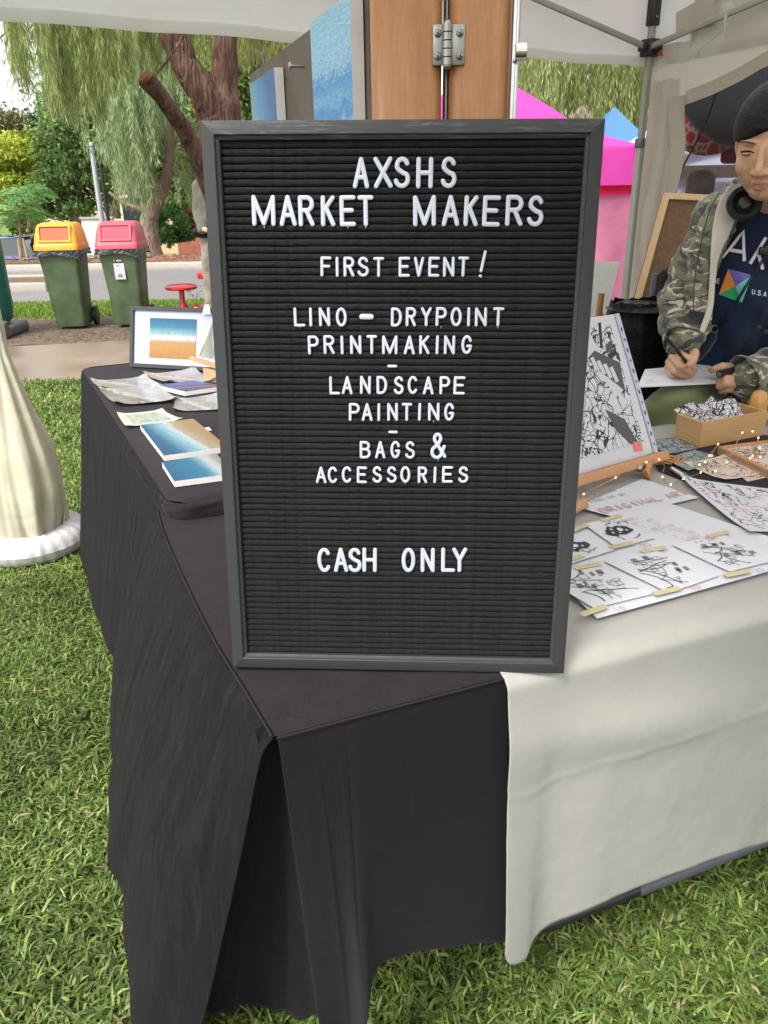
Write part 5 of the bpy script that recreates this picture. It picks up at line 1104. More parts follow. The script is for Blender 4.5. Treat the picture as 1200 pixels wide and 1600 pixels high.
# ---- stroke font
def arc(cx, cy, rx, ry, a0, a1, n=12): return [(cx + rx * cos(radians(a0 + (a1 - a0) * i / n)), cy + ry * sin(radians(a0 + (a1 - a0) * i / n))) for i in range(n + 1)]
SS = arc(.5, .74, .42, .26, 25, 180, 10) + arc(.53, .70, .46, .22, 185, 250, 4)[1:] + [(.5, .48)] + arc(.5, .27, .5, .27, 65, -160, 14)
SS = arc(.52, .755, .43, .245, 20, 200, 10) + [(.3, .58), (.62, .48)] + arc(.5, .26, .5, .26, 45, -165, 14)
GL = {'A': [[(0, 0), (.5, 1), (1, 0)], [(.2, .33), (.8, .33)]], 'X': [[(0, 0), (1, 1)], [(0, 1), (1, 0)]], 'S': [SS],
 'H': [[(0, 0), (0, 1)], [(1, 0), (1, 1)], [(0, .5), (1, .5)]], 'M': [[(0, 0), (0, 1), (.5, .02), (1, 1), (1, 0)]],
 'R': [[(0, 0), (0, 1), (.55, 1)] + arc(.55, .76, .45, .24, 90, -90, 10)[1:] + [(0, .52)], [(.5, .52), (1, 0)]],
 'K': [[(0, 0), (0, 1)], [(.95, 1), (.08, .5)], [(.3, .62), (1, 0)]], 'E': [[(1, 0), (0, 0), (0, 1), (1, 1)], [(0, .52), (.85, .52)]],
 'F': [[(0, 0), (0, 1), (1, 1)], [(0, .52), (.85, .52)]], 'T': [[(0, 1), (1, 1)], [(.5, 1), (.5, 0)]], 'I': [[(.5, 0), (.5, 1)]],
 'V': [[(0, 1), (.5, 0), (1, 1)]], 'N': [[(0, 0), (0, 1), (1, 0), (1, 1)]], '!': [[(.95, 1), (.15, .22)], [(0, .01), (.12, 0)]],
 'L': [[(0, 1), (0, 0), (1, 0)]], 'O': [arc(.5, .5, .5, .5, 0, 360, 24)], 'D': [[(0, 0), (0, 1), (.4, 1)] + arc(.4, .5, .6, .5, 90, -90, 14)[1:] + [(0, 0)]],
 'P': [[(0, 0), (0, 1), (.55, 1)] + arc(.55, .74, .45, .26, 90, -90, 10)[1:] + [(0, .48)]], 'Y': [[(0, 1), (.5, .5), (1, 1)], [(.5, .5), (.5, 0)]],
 'G': [arc(.5, .5, .5, .5, 30, 330, 20) + [(.98, .42), (.6, .42)]], 'C': [arc(.52, .5, .52, .5, 40, 320, 20)],
 'B': [[(0, 0), (0, 1), (.5, 1)] + arc(.5, .77, .42, .23, 90, -90, 8)[1:] + [(0, .54)], [(.5, .54)] + arc(.5, .27, .5, .27, 90, -90, 8)[1:] + [(0, 0)]],
 '&': [[(1, .05), (.22, .72)] + arc(.42, .82, .24, .18, 200, -20, 12) + [(.5, .6), (.1, .4)] + arc(.38, .24, .38, .24, 150, 330, 12) + [(.95, .48)]],
 '-': [[(0, .5), (1, .5)]], 'U': [[(0, 1), (0, .3)] + arc(.5, .3, .5, .3, 180, 360, 10) + [(1, 1)]], '.': [[(.4, 0), (.6, .0)]],
 '0': [arc(.5, .5, .5, .5, 0, 360, 20)], '1': [[(.2, .8), (.5, 1), (.5, 0)]], '2': [arc(.5, .72, .45, .28, 170, -30, 10) + [(0, 0), (1, 0)]], '4': [[(.8, 0), (.8, 1), (0, .35), (1, .35)]], '5': [[(.9, 1), (.1, 1), (.05, .55)] + arc(.45, .3, .5, .3, 110, -150, 10)], '7': [[(0, 1), (1, 1), (.35, 0)]], '3': [arc(.45, .76, .45, .24, 150, -90, 10) + arc(.45, .27, .5, .27, 90, -150, 10)]}
rows = [(245, 294.8, 1.0, [('A', 551.2, 577.2), ('X', 583.7, 613.6), ('S', 615, 641), ('H', 650.3, 676.8), ('S', 688.3, 713.6)]),
 (304.8, 353.8, 1.0, [('M', 393.4, 430.3), ('A', 436.3, 463.4), ('R', 466, 491.2), ('K', 501.3, 524.1), ('E', 530.6, 556), ('T', 558.8, 584.1), ('M', 645.4, 681.3), ('A', 690.4, 718), ('K', 725, 747.8), ('E', 754, 782), ('R', 790, 817.6), ('S', 823.7, 849.7)]),
 (401.2, 433, .78, [('F', 500.7, 518.2), ('I', 524.7, 529.1), ('R', 536.7, 554), ('S', 558.3, 576.5), ('T', 583, 600.4), ('E', 622.8, 641), ('V', 646.4, 662.9), ('E', 669.2, 687.2), ('N', 692.2, 710.4), ('T', 715.3, 732.7), ('!', 748.5, 760.5, 391, 434)]),
 (480.3, 510.6, .78, [('L', 459, 477), ('I', 483, 488), ('N', 498.3, 516), ('O', 524.7, 542), ('-', 561.3, 584.2, 487, 503), ('D', 610.8, 628.3), ('R', 634, 650.5), ('Y', 657.5, 674.7), ('P', 680.8, 698.3), ('O', 704, 721.7), ('I', 730, 734.7), ('N', 742, 761), ('T', 769.7, 787.5)]),
 (524, 554, .78, [('P', 481, 498.7), ('R', 505.5, 523), ('I', 532, 537), ('N', 547, 565), ('T', 572.5, 589.5), ('M', 597, 621.3), ('A', 631, 648.7), ('K', 655, 671.7), ('I', 680.8, 685.8), ('N', 693.7, 711.3), ('G', 720.8, 738), ('-', 605, 621, 562, 582)]),
 (587.7, 616.5, .78, [('L', 514.5, 531.7), ('A', 534, 551.3), ('N', 562.5, 579.7), ('D', 588.3, 605.3), ('S', 615, 631), ('C', 637, 653), ('A', 660.8, 678), ('P', 686.7, 703.7), ('E', 708.7, 727)]),
 (629.6, 658, .78, [('P', 545, 562.5), ('A', 565, 582.5), ('I', 590, 594), ('N', 605, 622), ('T', 627.5, 644), ('I', 653.7, 657.8), ('N', 668.8, 687), ('G', 694, 710.3), ('-', 606.7, 621.6, 666, 684)]),
 (689.2, 716.8, .75, [('B', 562, 579.6), ('A', 586, 602.5), ('G', 610, 625.8), ('S', 632.8, 648.5), ('&', 672.5, 698, 676, 717.8)]),
 (728.8, 755, .75, [('A', 493.3, 510.3), ('C', 512, 527.8), ('C', 534, 550), ('E', 557.5, 573.8), ('S', 581.5, 597), ('S', 604, 620), ('O', 625.4, 641.5), ('R', 652.7, 667.8), ('I', 677.6, 681.8), ('E', 690.7, 708), ('S', 715.7, 732)]),
 (856, 894.3, 1.0, [('C', 495.9, 517.3), ('A', 521.5, 544), ('S', 543.5, 565), ('H', 566.3, 589), ('O', 627.5, 649), ('N', 657.3, 679.5), ('L', 689.3, 711.5), ('Y', 706.3, 730)])]
inv = sg.matrix_basis.inverted()
def board(x, y, z=-.0065):
    o = inv @ O_; d = inv.to_3x3() @ ray(x, y); t_ = (z - o.z) / d.z; return o + d * t_
tilt = {(0, 5): 0}
for ri, (yt, yb, swk, chars) in enumerate(rows):
    for ch in chars:
        g, xl, xr = ch[:3]; y0, y1 = (ch[3], ch[4]) if len(ch) > 3 else (yt, yb)
        cxm = (xl + xr) / 2
        a = board(xl, (y0 + y1) / 2); b = board(xr, (y0 + y1) / 2); tp_ = board(cxm, y0); bt = board(cxm, y1)
        sw = .0049 if swk == 1.0 else .0034
        if g == '&': sw = .0042
        if g == '-' and ri == 3: sw = .0062
        x0, x1 = a.x + sw / 2, b.x - sw / 2; yy0, yy1 = bt.y + sw / 2, tp_.y - sw / 2
        if g == 'I': x0 = x1 = (a.x + b.x) / 2
        jit = random.uniform(-.0003, .0003); mb = MB(); ctr = Vector(((x0 + x1) / 2, (yy0 + yy1) / 2, 0)); ro = Matrix.Rotation(random.uniform(-.02, .02), 3, 'Z')
        for st_ in GL[g]:
            P = [Vector((x0 + (x1 - x0) * px_, yy0 + (yy1 - yy0) * py_ + jit, -.0065)) for (px_, py_) in st_]
            P = [ro @ (p - ctr) + ctr for p in P]
            for p, p_n in zip(P, P[1:]): mb.tube([p, p_n], sw / 2, 12, False, .0010, (0, 0, 1))
            for p in P: mb.ball(p, (sw / 2, sw / 2, .0010), n=12)
        lo_ = mb.build('letter', M['letter'], sg)
        if g != '-' and random.random() < .10:
            mb = MB(); mb.tube([Vector((ctr.x, yy0 - sw * .4, -.0065)), Vector((ctr.x, yy0 - sw * .95, -.007))], [.0006, .0003], 6); mb.build('peg_stub', M['letter'], lo_)
# ================================================================== FOLDING DISPLAY SCREEN behind the sign
scr = thing('folding_display_screen', 'hinged timber folding screen with brown board panel, standing behind the letter board', 'display screen', (.05, 1.0, TZ))
Ys = 1.0
def vbar(x0, x1, Y, z0, z1, th, m, name, parent, bev=.006):
    a = Q(x0, 90, Y); b = Q(x1, 90, Y); mb = MB(); mb.box(((a.x + b.x) / 2, Y + th / 2, (z0 + z1) / 2), (b.x - a.x, th, z1 - z0), bev=bev); return mb.build(name, m, parent)
def rail(x0, x1, Y, name='stile'):
    a = Q(x0, 90, Y); b = Q(x1, 90, Y); w_ = b.x - a.x; n = 14; V = []; Fc = []; prof = []
    for i in range(n + 1):
        t_ = i / n; x = a.x + w_ * t_; e = abs(t_ - .5) * 2; prof.append((x, Y + .010 * e ** 9))
    prof += [(b.x, Y + .034), (a.x, Y + .034)]; k = len(prof)
    for z in (TZ + .01, 1.75): V += [Vector((x, y, z)) for x, y in prof]
    Fc = [(i, (i + 1) % k, k + (i + 1) % k, k + i) for i in range(k)] + [tuple(range(k - 1, -1, -1)), tuple(k + i for i in range(k))]
    return mesh(name, V, Fc, M['timber'], scr, True)
rail(579, 691, Ys); rail(704, 800, Ys)
hn = MB(); a = Q(677, 38, Ys - .004); b = Q(690.5, 104, Ys - .004); hx0, hx1 = Q(676, 70, Ys).x, Q(692, 70, Ys).x; hx2, hx3 = Q(705, 70, Ys).x, Q(726, 70, Ys).x; hz1, hz0 = Q(700, 38, Ys).z, Q(700, 103, Ys).z; hc = (hx1 + hx2) / 2
he = thing('hinge_unused', 'x', 'x') if False else None
mb = MB(); mb.box(((hx0 + hx1) / 2, Ys - .001, (hz0 + hz1) / 2), (hx1 - hx0, .003, hz1 - hz0), bev=.001); h1 = mb.build('hinge_leaf', M['steel'], scr)
mb = MB(); mb.box(((hx2 + hx3) / 2, Ys - .001, (hz0 + hz1) / 2), (hx3 - hx2, .003, hz1 - hz0), bev=.001); h2_ = mb.build('hinge_leaf', M['steel'], scr)
mb = MB(); L_ = (hz1 - hz0) / 5; xk = (hx1 + hx2) / 2
for k in range(5): mb.tube([(xk, Ys - .004, hz0 + L_ * k + .0006), (xk, Ys - .004, hz0 + L_ * (k + 1) - .0006)], .0055, 14)
mb.ball((xk, Ys - .004, hz1), .0045); mb.ball((xk, Ys - .004, hz0), .0045); mb.build('hinge_knuckle', M['steel'], scr)
for (xx, par) in (((hx0 + hx1) / 2 + .0, h1), ((hx2 + hx3) / 2 + .002, h2_)):
    for zq in (hz0 + .009, hz1 - .009):
        mb = MB(); mb.lathe([(.0001, .002), (.0025, .0018), (.004, .0006), (.0042, 0)], (xx, Ys - .0028, zq), 14, Matrix.Rotation(pi / 2, 3, 'X')); s_ = mb.build('screw', M['steel'], par)
        for an in (.4, .4 + pi / 2): mb = MB(); mb.box((xx, Ys - .0049, zq), (.0052, .0006, .0009), Matrix.Rotation(an, 3, 'Y')); mb.build('screw_slot', M['ink'], s_)
mb = MB(); xk2 = Q(697, 140, 1.03).x; mb.tube([(xk2, 1.03, TZ + .02), (xk2, 1.03, 1.75)], .004, 8); mb.build('inner_rod', M['steel'], scr)
# chrome stay on the right edge
st_ = MB(); xc = Q(801, 90, 1.0).x; st_.box((xc, 1.0, 1.25), (.003, .014, 1.0)); st_.tube([(xc + .004, 1.0, .76), (xc + .004, 1.0, 1.75)], .003, 8); st_.tube([(xc + .0, .985, Q(801, 78, 1).z - .004), (xc + .012, .985, Q(801, 78, 1).z - .004)], .009, 12); st_.build('metal_stay', M['chrome'], scr)
# receding brown panel
pa = zz(G(578, -30, 1.62), 0); zt = 1.545
e1 = G(545, 0, zt); e2 = G(390, 117, zt); pd = zz(e2 - e1, 0).normalized(); pn = Vector((-pd.y, pd.x, 0)); pn = pn if pn.y < 0 or pn.dot(O_ - e1) > 0 else -pn
if pn.dot(zz(O_ - e1, 0)) < 0: pn = -pn
r_ = ray(577, 60); p0 = zz(e1, 0)
tt = (p0 - zz(O_, 0)).dot(pn) / zz(r_, 0).dot(pn); near = O_ + r_ * tt; near = zz(near, 0); farp = zz(e2, 0)
mb = MB(); th = -pn * .012
mb.hexa([zz(near, TZ + .01), zz(farp, TZ + .01), zz(farp, TZ + .01) + th, zz(near, TZ + .01) + th], [zz(near, zt), zz(farp, zt), zz(farp, zt) + th, zz(near, zt) + th]); mb.build('board_panel', M['hardboard'], scr)
def onpanel(x, y, d=0):
    r_ = ray(x, y); q0 = p0 + pn * d; t_ = (q0 - O_).dot(pn) / r_.dot(pn); return O_ + r_ * t_
M['art_sky'] = painting('mist_and_mountain_painting', [(0, (.06, .10, .30)), (.10, (.08, .16, .38)), (.14, (.45, .62, .55)), (.22, (.42, .68, .80)), (.34, (.06, .30, .70)), (.45, (.22, .50, .80)), (.56, (.07, .34, .72)), (.64, (.34, .62, .86)), (.74, (.36, .66, .90)), (1, (.36, .66, .90))], pi / 2, .16, 4, bump=1.2)
M['art_blue'] = painting('blue_grey_wave_painting', [(0, (.12, .42, .66)), (.35, (.22, .42, .50)), (.6, (.10, .34, .62)), (1, (.06, .16, .42))], .4, .15, 5, bump=.8)
def canvas_on_panel(label, xs, ytl, ybl, th, m):
    P1 = onpanel(xs[0], ytl[0], th); P2 = onpanel(xs[1], ytl[1], th); z1_ = (P1.z + P2.z) / 2; z0_ = z1_ - ybl
    t = thing('canvas_painting', label, 'painting', (P1 + P2) / 2)
    c4_ = [zz(P1, z0_), zz(P2, z0_), zz(P2, z1_), zz(P1, z1_)]; sheet('canvas', c4_, th - .002, m, t, up=pn, side=M['white_edge']); return t
canvas_on_panel('taller icy blue canvas hung on the brown board, nearer the timber posts', (484, 547), (34, -6), .19, .018, M['art_sky'])
canvas_on_panel('small blue-grey canvas at the far left end of the brown board', (390, 428), (133, 104), .14, .018, M['art_blue'])
mb = MB(); a = onpanel(474, 104, .0); mb.tube([a, a + pn * .02], .0022, 8); mb.lathe([(.0001, 0), (.006, .001), (.005, .004), (.0001, .005)], a + pn * .02, 12, pn.to_track_quat('Z', 'Y').to_matrix()); mb.build('bolt', M['steel'], scr)
# ================================================================== THINGS ON THE LEFT TABLE
def gq(pts, z): return [G(x, y, z) for x, y in pts]
foam_c = (.66, .70, .72)
M['sea1'] = painting('blue_sea_and_sand_painting', [(0, (0.006, 0.050, 0.121)), (.25, (0.008, 0.085, 0.161)), (.42, (0.010, 0.151, 0.242)), (.55, (0.060, 0.242, 0.312)), (.66, (0.252, 0.332, 0.353)), (.70, (0.312, 0.312, 0.293)), (.72, (0.232, 0.156, 0.066)), (1, (0.252, 0.171, 0.076))], 0.25, .07, 4, .26, foam_at=.62)
M['sea2'] = painting('blue_sea_painting', [(0, (0.004, 0.071, 0.167)), (.4, (0.005, 0.111, 0.202)), (.7, (0.020, 0.151, 0.222)), (.82, (0.202, 0.302, 0.328)), (.88, (0.312, 0.312, 0.282)), (1, (0.211, 0.202, 0.167))], 0.15, .07, 5, .18, foam_at=.84)
M['sunset'] = painting('dusk_sea_painting', [(0, (0.022, 0.036, 0.094)), (.35, (0.036, 0.065, 0.158)), (.5, (0.324, 0.086, 0.050)), (.58, (0.072, 0.058, 0.130)), (.75, (0.058, 0.094, 0.238)), (1, (0.072, 0.115, 0.274))], 1.2, .10, 4)
M['beach'] = painting('beach_print', [(0, (0.330, 0.145, 0.026)), (.3, (0.383, 0.198, 0.053)), (.42, (0.343, 0.191, 0.079)), (.47, (0.416, 0.383, 0.343)), (.56, (0.409, 0.422, 0.409)), (.62, (0.033, 0.238, 0.277)), (.8, (0.007, 0.145, 0.238)), (1, (0.007, 0.079, 0.198))], pi / 2, .035, 5, .16, foam_at=.58)
def wc(name, a, b, c): return painting(name, [(0, (.34, .34, .32)), (.3, tuple(q_ * .6 for q_ in a)), (.45, tuple(q_ * .6 for q_ in b)), (.58, (.40, .40, .39)), (.75, tuple(q_ * .6 for q_ in c)), (1, (.33, .33, .33))], .5, .35, 4, rough=.15, bump=.1)
M['wc1'] = wc('watercolour_print_a', (.36, .27, .20), (.46, .40, .34), (.42, .36, .40)); M['wc2'] = wc('watercolour_print_b', (.38, .32, .25), (.26, .22, .20), (.46, .42, .44)); M['wc3'] = wc('watercolour_print_c', (.36, .40, .36), (.40, .34, .28), (.3, .36, .34))
def flat(name, label, cat_, px, z, th, m, side=None, curl=0, nn=1, group=None, seed=0):
    t = thing(name, label, cat_, sum(gq(px, z), Vector()) / 4, group); sheet('sheet' if th < .006 else 'canvas', gq(px, z), th, m, t, side=side, curl=curl, nn=nn, seed=seed); return t
zb = TZ2 + .0015
flat('art_print', 'sleeved brown watercolour print, leftmost on the black side table', 'print', [(161, 610), (262, 607), (228, 590), (142, 597)], zb + .001, .0008, M['wc1'], curl=.006, nn=8, group='sleeved watercolour prints', seed=1)
flat('art_print', 'sleeved pale watercolour print overlapping the leftmost print, nearer the viewer', 'print', [(183, 634), (280, 627), (247, 605), (154, 610)], zb + .004, .0008, M['wc2'], curl=.006, nn=8, group='sleeved watercolour prints', seed=2)
flat('art_print', 'sleeved brown print in front of the black picture frame and pine easel', 'print', [(266, 601), (338, 597), (304, 578), (224, 587)], zb + .001, .0008, M['wc1'], curl=.006, nn=8, group='sleeved watercolour prints', seed=3)
flat('art_print', 'sleeved green-brown print between the sunset canvas and the letter board', 'print', [(270, 643), (352, 642), (346, 616), (274, 626)], zb + .001, .0008, M['wc3'], curl=.005, nn=8, group='sleeved watercolour prints', seed=4)
M['greens'] = sketch('green_plant_sketch', 6, .014, .12, (.38, .41, .35), (.06, .10, .05), (2, 1, 1), 7, 3, .35, .14)
flat('sketch_print', 'pale print of small green plants, above the large blue seascape', 'print', [(198, 669), (286, 657), (254, 642), (183, 648)], zb + .001, .0012, M['greens'], curl=.003, nn=6)
flat('canvas_painting', 'small canvas of a dark blue and orange dusk sea lying among the prints', 'painting', [(289, 612), (352, 603), (302, 594), (246, 602)], zb + .013, .0125, M['sunset'], M['white_edge'])
flat('canvas_painting', 'turquoise sea canvas with foam and sand strip, beside the price tag', 'painting', [(256, 712), (356, 698), (302, 654), (219, 664)], zb + .013, .0125, M['sea1'], M['white_edge'])
flat('canvas_painting', 'deep blue sea canvas with foam at its right, nearest the table edge', 'painting', [(272, 752), (364, 740), (338, 708), (253, 722)], zb + .013, .0125, M['sea2'], M['white_edge'])
flat('price_tag', 'small white price tag on the black cloth right of the foam seascape', 'tag', [(324, 673), (331, 672), (326, 667), (317, 669)], zb + .001, .0005, M['white_paper'])
# framed beach picture
BL = G(206, 573, zb); BR = G(352, 581, zb)
def solve_top(BLp, BRp, x, y):
    r_ = ray(x, y); e = (BRp - BLp); t_ = (BLp - O_).dot(e) / r_.dot(e); return O_ + r_ * t_
fb = Vector(((BR - BL).x, (BR - BL).y, 0)).normalized(); TLp = Q(208, 479, BL.y + .05)
fu = (TLp - BL); fh = fu.length; fu.normalize(); fu = (fu - fb * fu.dot(fb)).normalized(); fnm = fb.cross(fu).normalized(); fnm = fnm if fnm.y < 0 else -fnm; fw = (BR - BL).length
pf = thing('picture_frame', 'black framed beach picture with wide white mat at the back of the left table', 'picture', BL)
def fP(a_, b_, d_=0): return BL + fb * a_ + fu * b_ + fnm * d_
bw = .012
for (a0, a1, b0, b1) in ((0, fw, 0, bw), (0, fw, fh - bw, fh), (0, bw, bw, fh - bw), (fw - bw, fw, bw, fh - bw)):
    mb = MB(); mb.hexa([fP(a0, b0, 0), fP(a1, b0, 0), fP(a1, b1, 0), fP(a0, b1, 0)], [fP(a0, b0, .015), fP(a1, b0, .015), fP(a1, b1, .015), fP(a0, b1, .015)]); mb.build('frame_bar', M['frame_end'], pf)
M['mat_white'] = simple('white_mat_board', (.44, .46, .57), .25, .02)
sheet('mat', [fP(bw, bw, .007), fP(fw - bw, bw, .007), fP(fw - bw, fh - bw, .007), fP(bw, fh - bw, .007)], .004, M['mat_white'], pf, up=fnm)
x0_, x1_ = fw * .205, fw * .70; y0_, y1_ = fh * .17, fh * .82
sheet('print', [fP(x0_, y0_, .0085), fP(x1_, y0_, .0085), fP(x1_, y1_, .0085), fP(x0_, y1_, .0085)], .001, M['beach'], pf, up=fnm)
mb = MB(); mb.hexa([fP(fw * .4, fh * .6, -.002), fP(fw * .5, fh * .6, -.002), fP(fw * .5, 0, -.1), fP(fw * .4, 0, -.1)], [fP(fw * .4, fh * .6, -.006), fP(fw * .5, fh * .6, -.006), fP(fw * .5, 0, -.104), fP(fw * .4, 0, -.104)]); mb.build('stand', M['frame_end'], pf)
tg = thing('price_tag', 'small white price tag tucked on the top bar of the black picture frame', 'tag', fP(fw * .8, fh)); sheet('sheet', [fP(fw * .77, fh - .02, .018), fP(fw * .86, fh - .02, .018), fP(fw * .84, fh + .012, .018), fP(fw * .79, fh + .012, .018)], .0006, M['white_paper'], tg, up=fnm)
# small pine easel with a card, mostly behind the sign
es = thing('mini_easel', 'small pine table easel holding a pale card in front of the picture frame', 'easel', G(325, 600, TZ2)); Ye = G(325, 597, zb).y
e_ = lambda x, y, dY=0: Q(x, y, Ye + dY)
mb = MB(); mb.hexa([e_(318, 597), e_(352, 603), e_(352, 603, .03), e_(318, 597, .03)], [e_(317, 574), e_(352, 582), e_(352, 582, .03), e_(317, 574, .03)]); mb.build('tray', M['pine'], es)
mb = MB(); mb.hexa([e_(294, 562), e_(340, 577), e_(340, 577, .02), e_(294, 562, .02)], [e_(297, 555), e_(345, 569), e_(345, 569, .02), e_(297, 555, .02)]); mb.build('ledge', M['pine'], es)
mb = MB(); mb.tube([e_(311, 556, .02), e_(334, 505, .05)], .004, 6); mb.build('upright', M['pine'], es)
cdm = thing('art_card', 'pale grey card standing on the small pine easel', 'card', e_(325, 560)); sheet('sheet', [e_(313, 558, .0), e_(360, 566, .0), e_(365, 505, .05), e_(333, 500, .05)], .002, M['wc3'], cdm, up=Vector((0, -1, 0)))
# ================================================================== THINGS ON THE RIGHT TABLE
gz_ = GZ + .004
PW = M['white_paper']
def strokes(t, text, p0, dx, dy, hgt, m, name='lettering', sw=.0016, gap=.3, lift=Vector((0, 0, .0012))):
    """flat hand lettering: dx advance direction, dy up direction on the sheet"""
    mb = MB(); x = 0; upn = dx.cross(dy).normalized()
    for ch in text:
        if ch == ' ': x += hgt * .6; continue
        wv = hgt * .55
        for s_ in GL.get(ch, GL['-']):
            P = [p0 + dx * (x + wv * a_) + dy * (hgt * b_) + lift + Vector((random.uniform(-1, 1), random.uniform(-1, 1), 0)) * hgt * .02 for a_, b_ in s_]; mb.tube(P, sw / 2, 4, True, .0002, upn)
        x += wv + hgt * gap
    return mb.build(name, m, t)
s1 = flat('title_sheet', 'white sheet with red heading lettering, behind the price list', 'paper', [(962, 808), (1092, 777), (1004, 748), (900, 792)], gz_ + .0025, .0005, PW)
a, b = G(948, 804, gz_ + .003), G(1080, 774, gz_ + .003); dx = (b - a).normalized(); dy = Vector((-dx.y, dx.x, 0))
strokes(s1, 'ORIGINAL ART', a + dx * .0 + dy * .006, dx, dy, .022, M['red_ink'], sw=.003)
for k in range(3): strokes(s1, ('SOME OF MY', 'PRINTS ON', 'SALE')[k], a - dx * .02 + dy * (.058 + .028 * k) + dx * (.03), dx, dy, .012, M['ink'], sw=.0008)
s2 = flat('price_list', 'large white sheet with red handwritten prices and taped drawings on the grey cloth', 'paper', [(933, 966), (1290, 868), (1042, 785), (815, 852)], gz_ + .0045, .0006, PW)
z3 = gz_ + .0075
a, b = G(975, 816, z3), G(1050, 799, z3); dx = (b - a).normalized(); dy = Vector((-dx.y, dx.x, 0)); dn = -dy
y_ = 0
for txt, hh_ in (('SMALL', .010), ('A5 - 40', .009), ('2 - 70', .009), ('MEDIUM', .010), ('1 - 120', .009), ('3 - 140', .009), ('LARGE', .010), ('1 - 200', .009)):
    strokes(s2, txt, a + dx * (.0 + y_ * .35) - dy * y_, dx, dy, hh_, M['red_ink'], sw=.0012); y_ += .0185
for (x, y, tx) in ((925, 870, '10'), (965, 957, '10'), (1083, 923, '70'), (1185, 897, '70'), (1006, 856, '20')):
    strokes(s2, tx, G(x, y, z3 - .001), dx, dy, .012, M['red_ink'], sw=.0013)
M['sk1'] = sketch('ink_figure_drawing', 3.2, .014, .40, seed=1, cells=3, dens=.5, margin=.1)
M['sk2'] = sketch('ink_drawing_b', 3.4, .012, .33, seed=2, cells=4, dens=.45, margin=.08)
M['sk3'] = sketch('ink_machine_drawing', 2.8, .011, 0, seed=3, cells=5, dens=.42, margin=.06)
M['sk4'] = sketch('ink_leaf_drawing', 2.4, .010, 0, seed=4, cells=4, dens=.5, margin=.06)
M['sk5'] = sketch('ink_landscape_drawing', 2.6, .010, 0, seed=5, cells=4, dens=.46, margin=.06)
def ink(t, c4_, seed, kind):
    """long pen lines, hatching and solid black drawn on a sheet"""
    R = random.Random(seed); a, b, c, d = c4_; up = Vector((0, 0, .0010)); mb = MB()
    def P(u, v): u = .07 + .86 * u; v = .08 + .84 * v; return a.lerp(b, u).lerp(d.lerp(c, u), v) + up
    def line(uv, r): mb.tube([P(min(max(x, 0), 1), min(max(y, 0), 1)) for x, y in uv], r, 4, True, .00015, (0, 0, 1))
    def walk(x, y, an, n, st, curl, r):
        L = [(x, y)]; k = R.uniform(-curl, curl)
        for _ in range(n): an += k + R.uniform(-curl, curl) * .6; x += cos(an) * st; y += sin(an) * st; L.append((x, y))
        line(L, r); return L
    if kind == 0:
        for _ in range(9): walk(R.uniform(.05, .4), R.uniform(.2, .9), R.uniform(-.9, .1), R.randint(7, 14), .055, .16, R.uniform(.0005, .0009))
        for _ in range(6):
            x, y = R.uniform(.15, .85), R.uniform(.15, .85)
            for k in range(R.randint(4, 7)): line([(x + k * .018, y), (x + k * .018 + .05, y + .13)], .0004)
        for _ in range(7):
            x, y = R.uniform(.1, .85), R.uniform(.1, .85); w_, h_ = R.uniform(.05, .16), R.uniform(.05, .14); s_ = R.uniform(-.3, .3); line([(x, y), (x + w_, y + s_ * w_), (x + w_ + .02, y + h_), (x + .02, y + h_), (x, y)], .0006)
        for _ in range(8): walk(R.uniform(.1, .9), R.uniform(.1, .9), R.uniform(0, 6), 5, .02, .9, .0006)
    else:
        cx_, cy_ = .5, .5; n = 26; pts = [(cx_ + (.36 + .08 * R.uniform(-1, 1)) * cos(2 * pi * k / n), cy_ + (.22 + .07 * R.uniform(-1, 1)) * sin(2 * pi * k / n)) for k in range(n)]
        V = [P(x, y) + up * .3 for x, y in pts]; mb.add(V + [p - up * .4 for p in V], [tuple(range(n))] + [(i, (i + 1) % n, n + (i + 1) % n, n + i) for i in range(n)], False)
        for _ in range(8): walk(R.uniform(.1, .9), R.choice([.1, .15, .85, .9]), R.uniform(0, 6), 6, .035, .6, .0008)
    mb.build('ink_lines', M['ink'], t)
    if kind:
        for (x, y, r) in ((.55, .52, .07), (.35, .6, .035), (.45, .4, .025), (.68, .44, .03), (.28, .45, .03)):
            mb = MB(); V = [P(x + r * cos(2 * pi * k / 14), y + r * 1.2 * sin(2 * pi * k / 14)) + up * .8 for k in range(14)]; mb.add(V + [p - up * .3 for p in V], [tuple(range(14))] + [(i, (i + 1) % 14, 14 + (i + 1) % 14, 14 + i) for i in range(14)], False); mb.build('white_spot', PW, t)
for n_, (lb, px, kd) in enumerate((('taped ink drawing with solid black figure, on the price list', [(965, 856), (1024, 840), (970, 807), (911, 818)], 1), ('taped ink drawing of a dark creature beside the sign edge', [(880, 884), (960, 859), (905, 834), (840, 846)], 1),
        ('taped line drawing nearest the front corner of the price list', [(928, 950), (1022, 927), (925, 880), (845, 900)], 0), ('taped line drawing in the middle of the front row', [(1045, 926), (1124, 899), (1025, 860), (943, 876)], 0), ('taped line drawing at the right of the front row', [(1140, 893), (1225, 872), (1132, 836), (1050, 851)], 0))):
    t = thing('ink_drawing', lb, 'drawing', sum(gq(px, z3), Vector()) / 4, 'ink drawings taped to the price list'); q4 = gq(px, z3 + .0005); sheet('sheet', q4, .0005, PW, t); ink(t, q4, n_ * 7 + 3, kd)
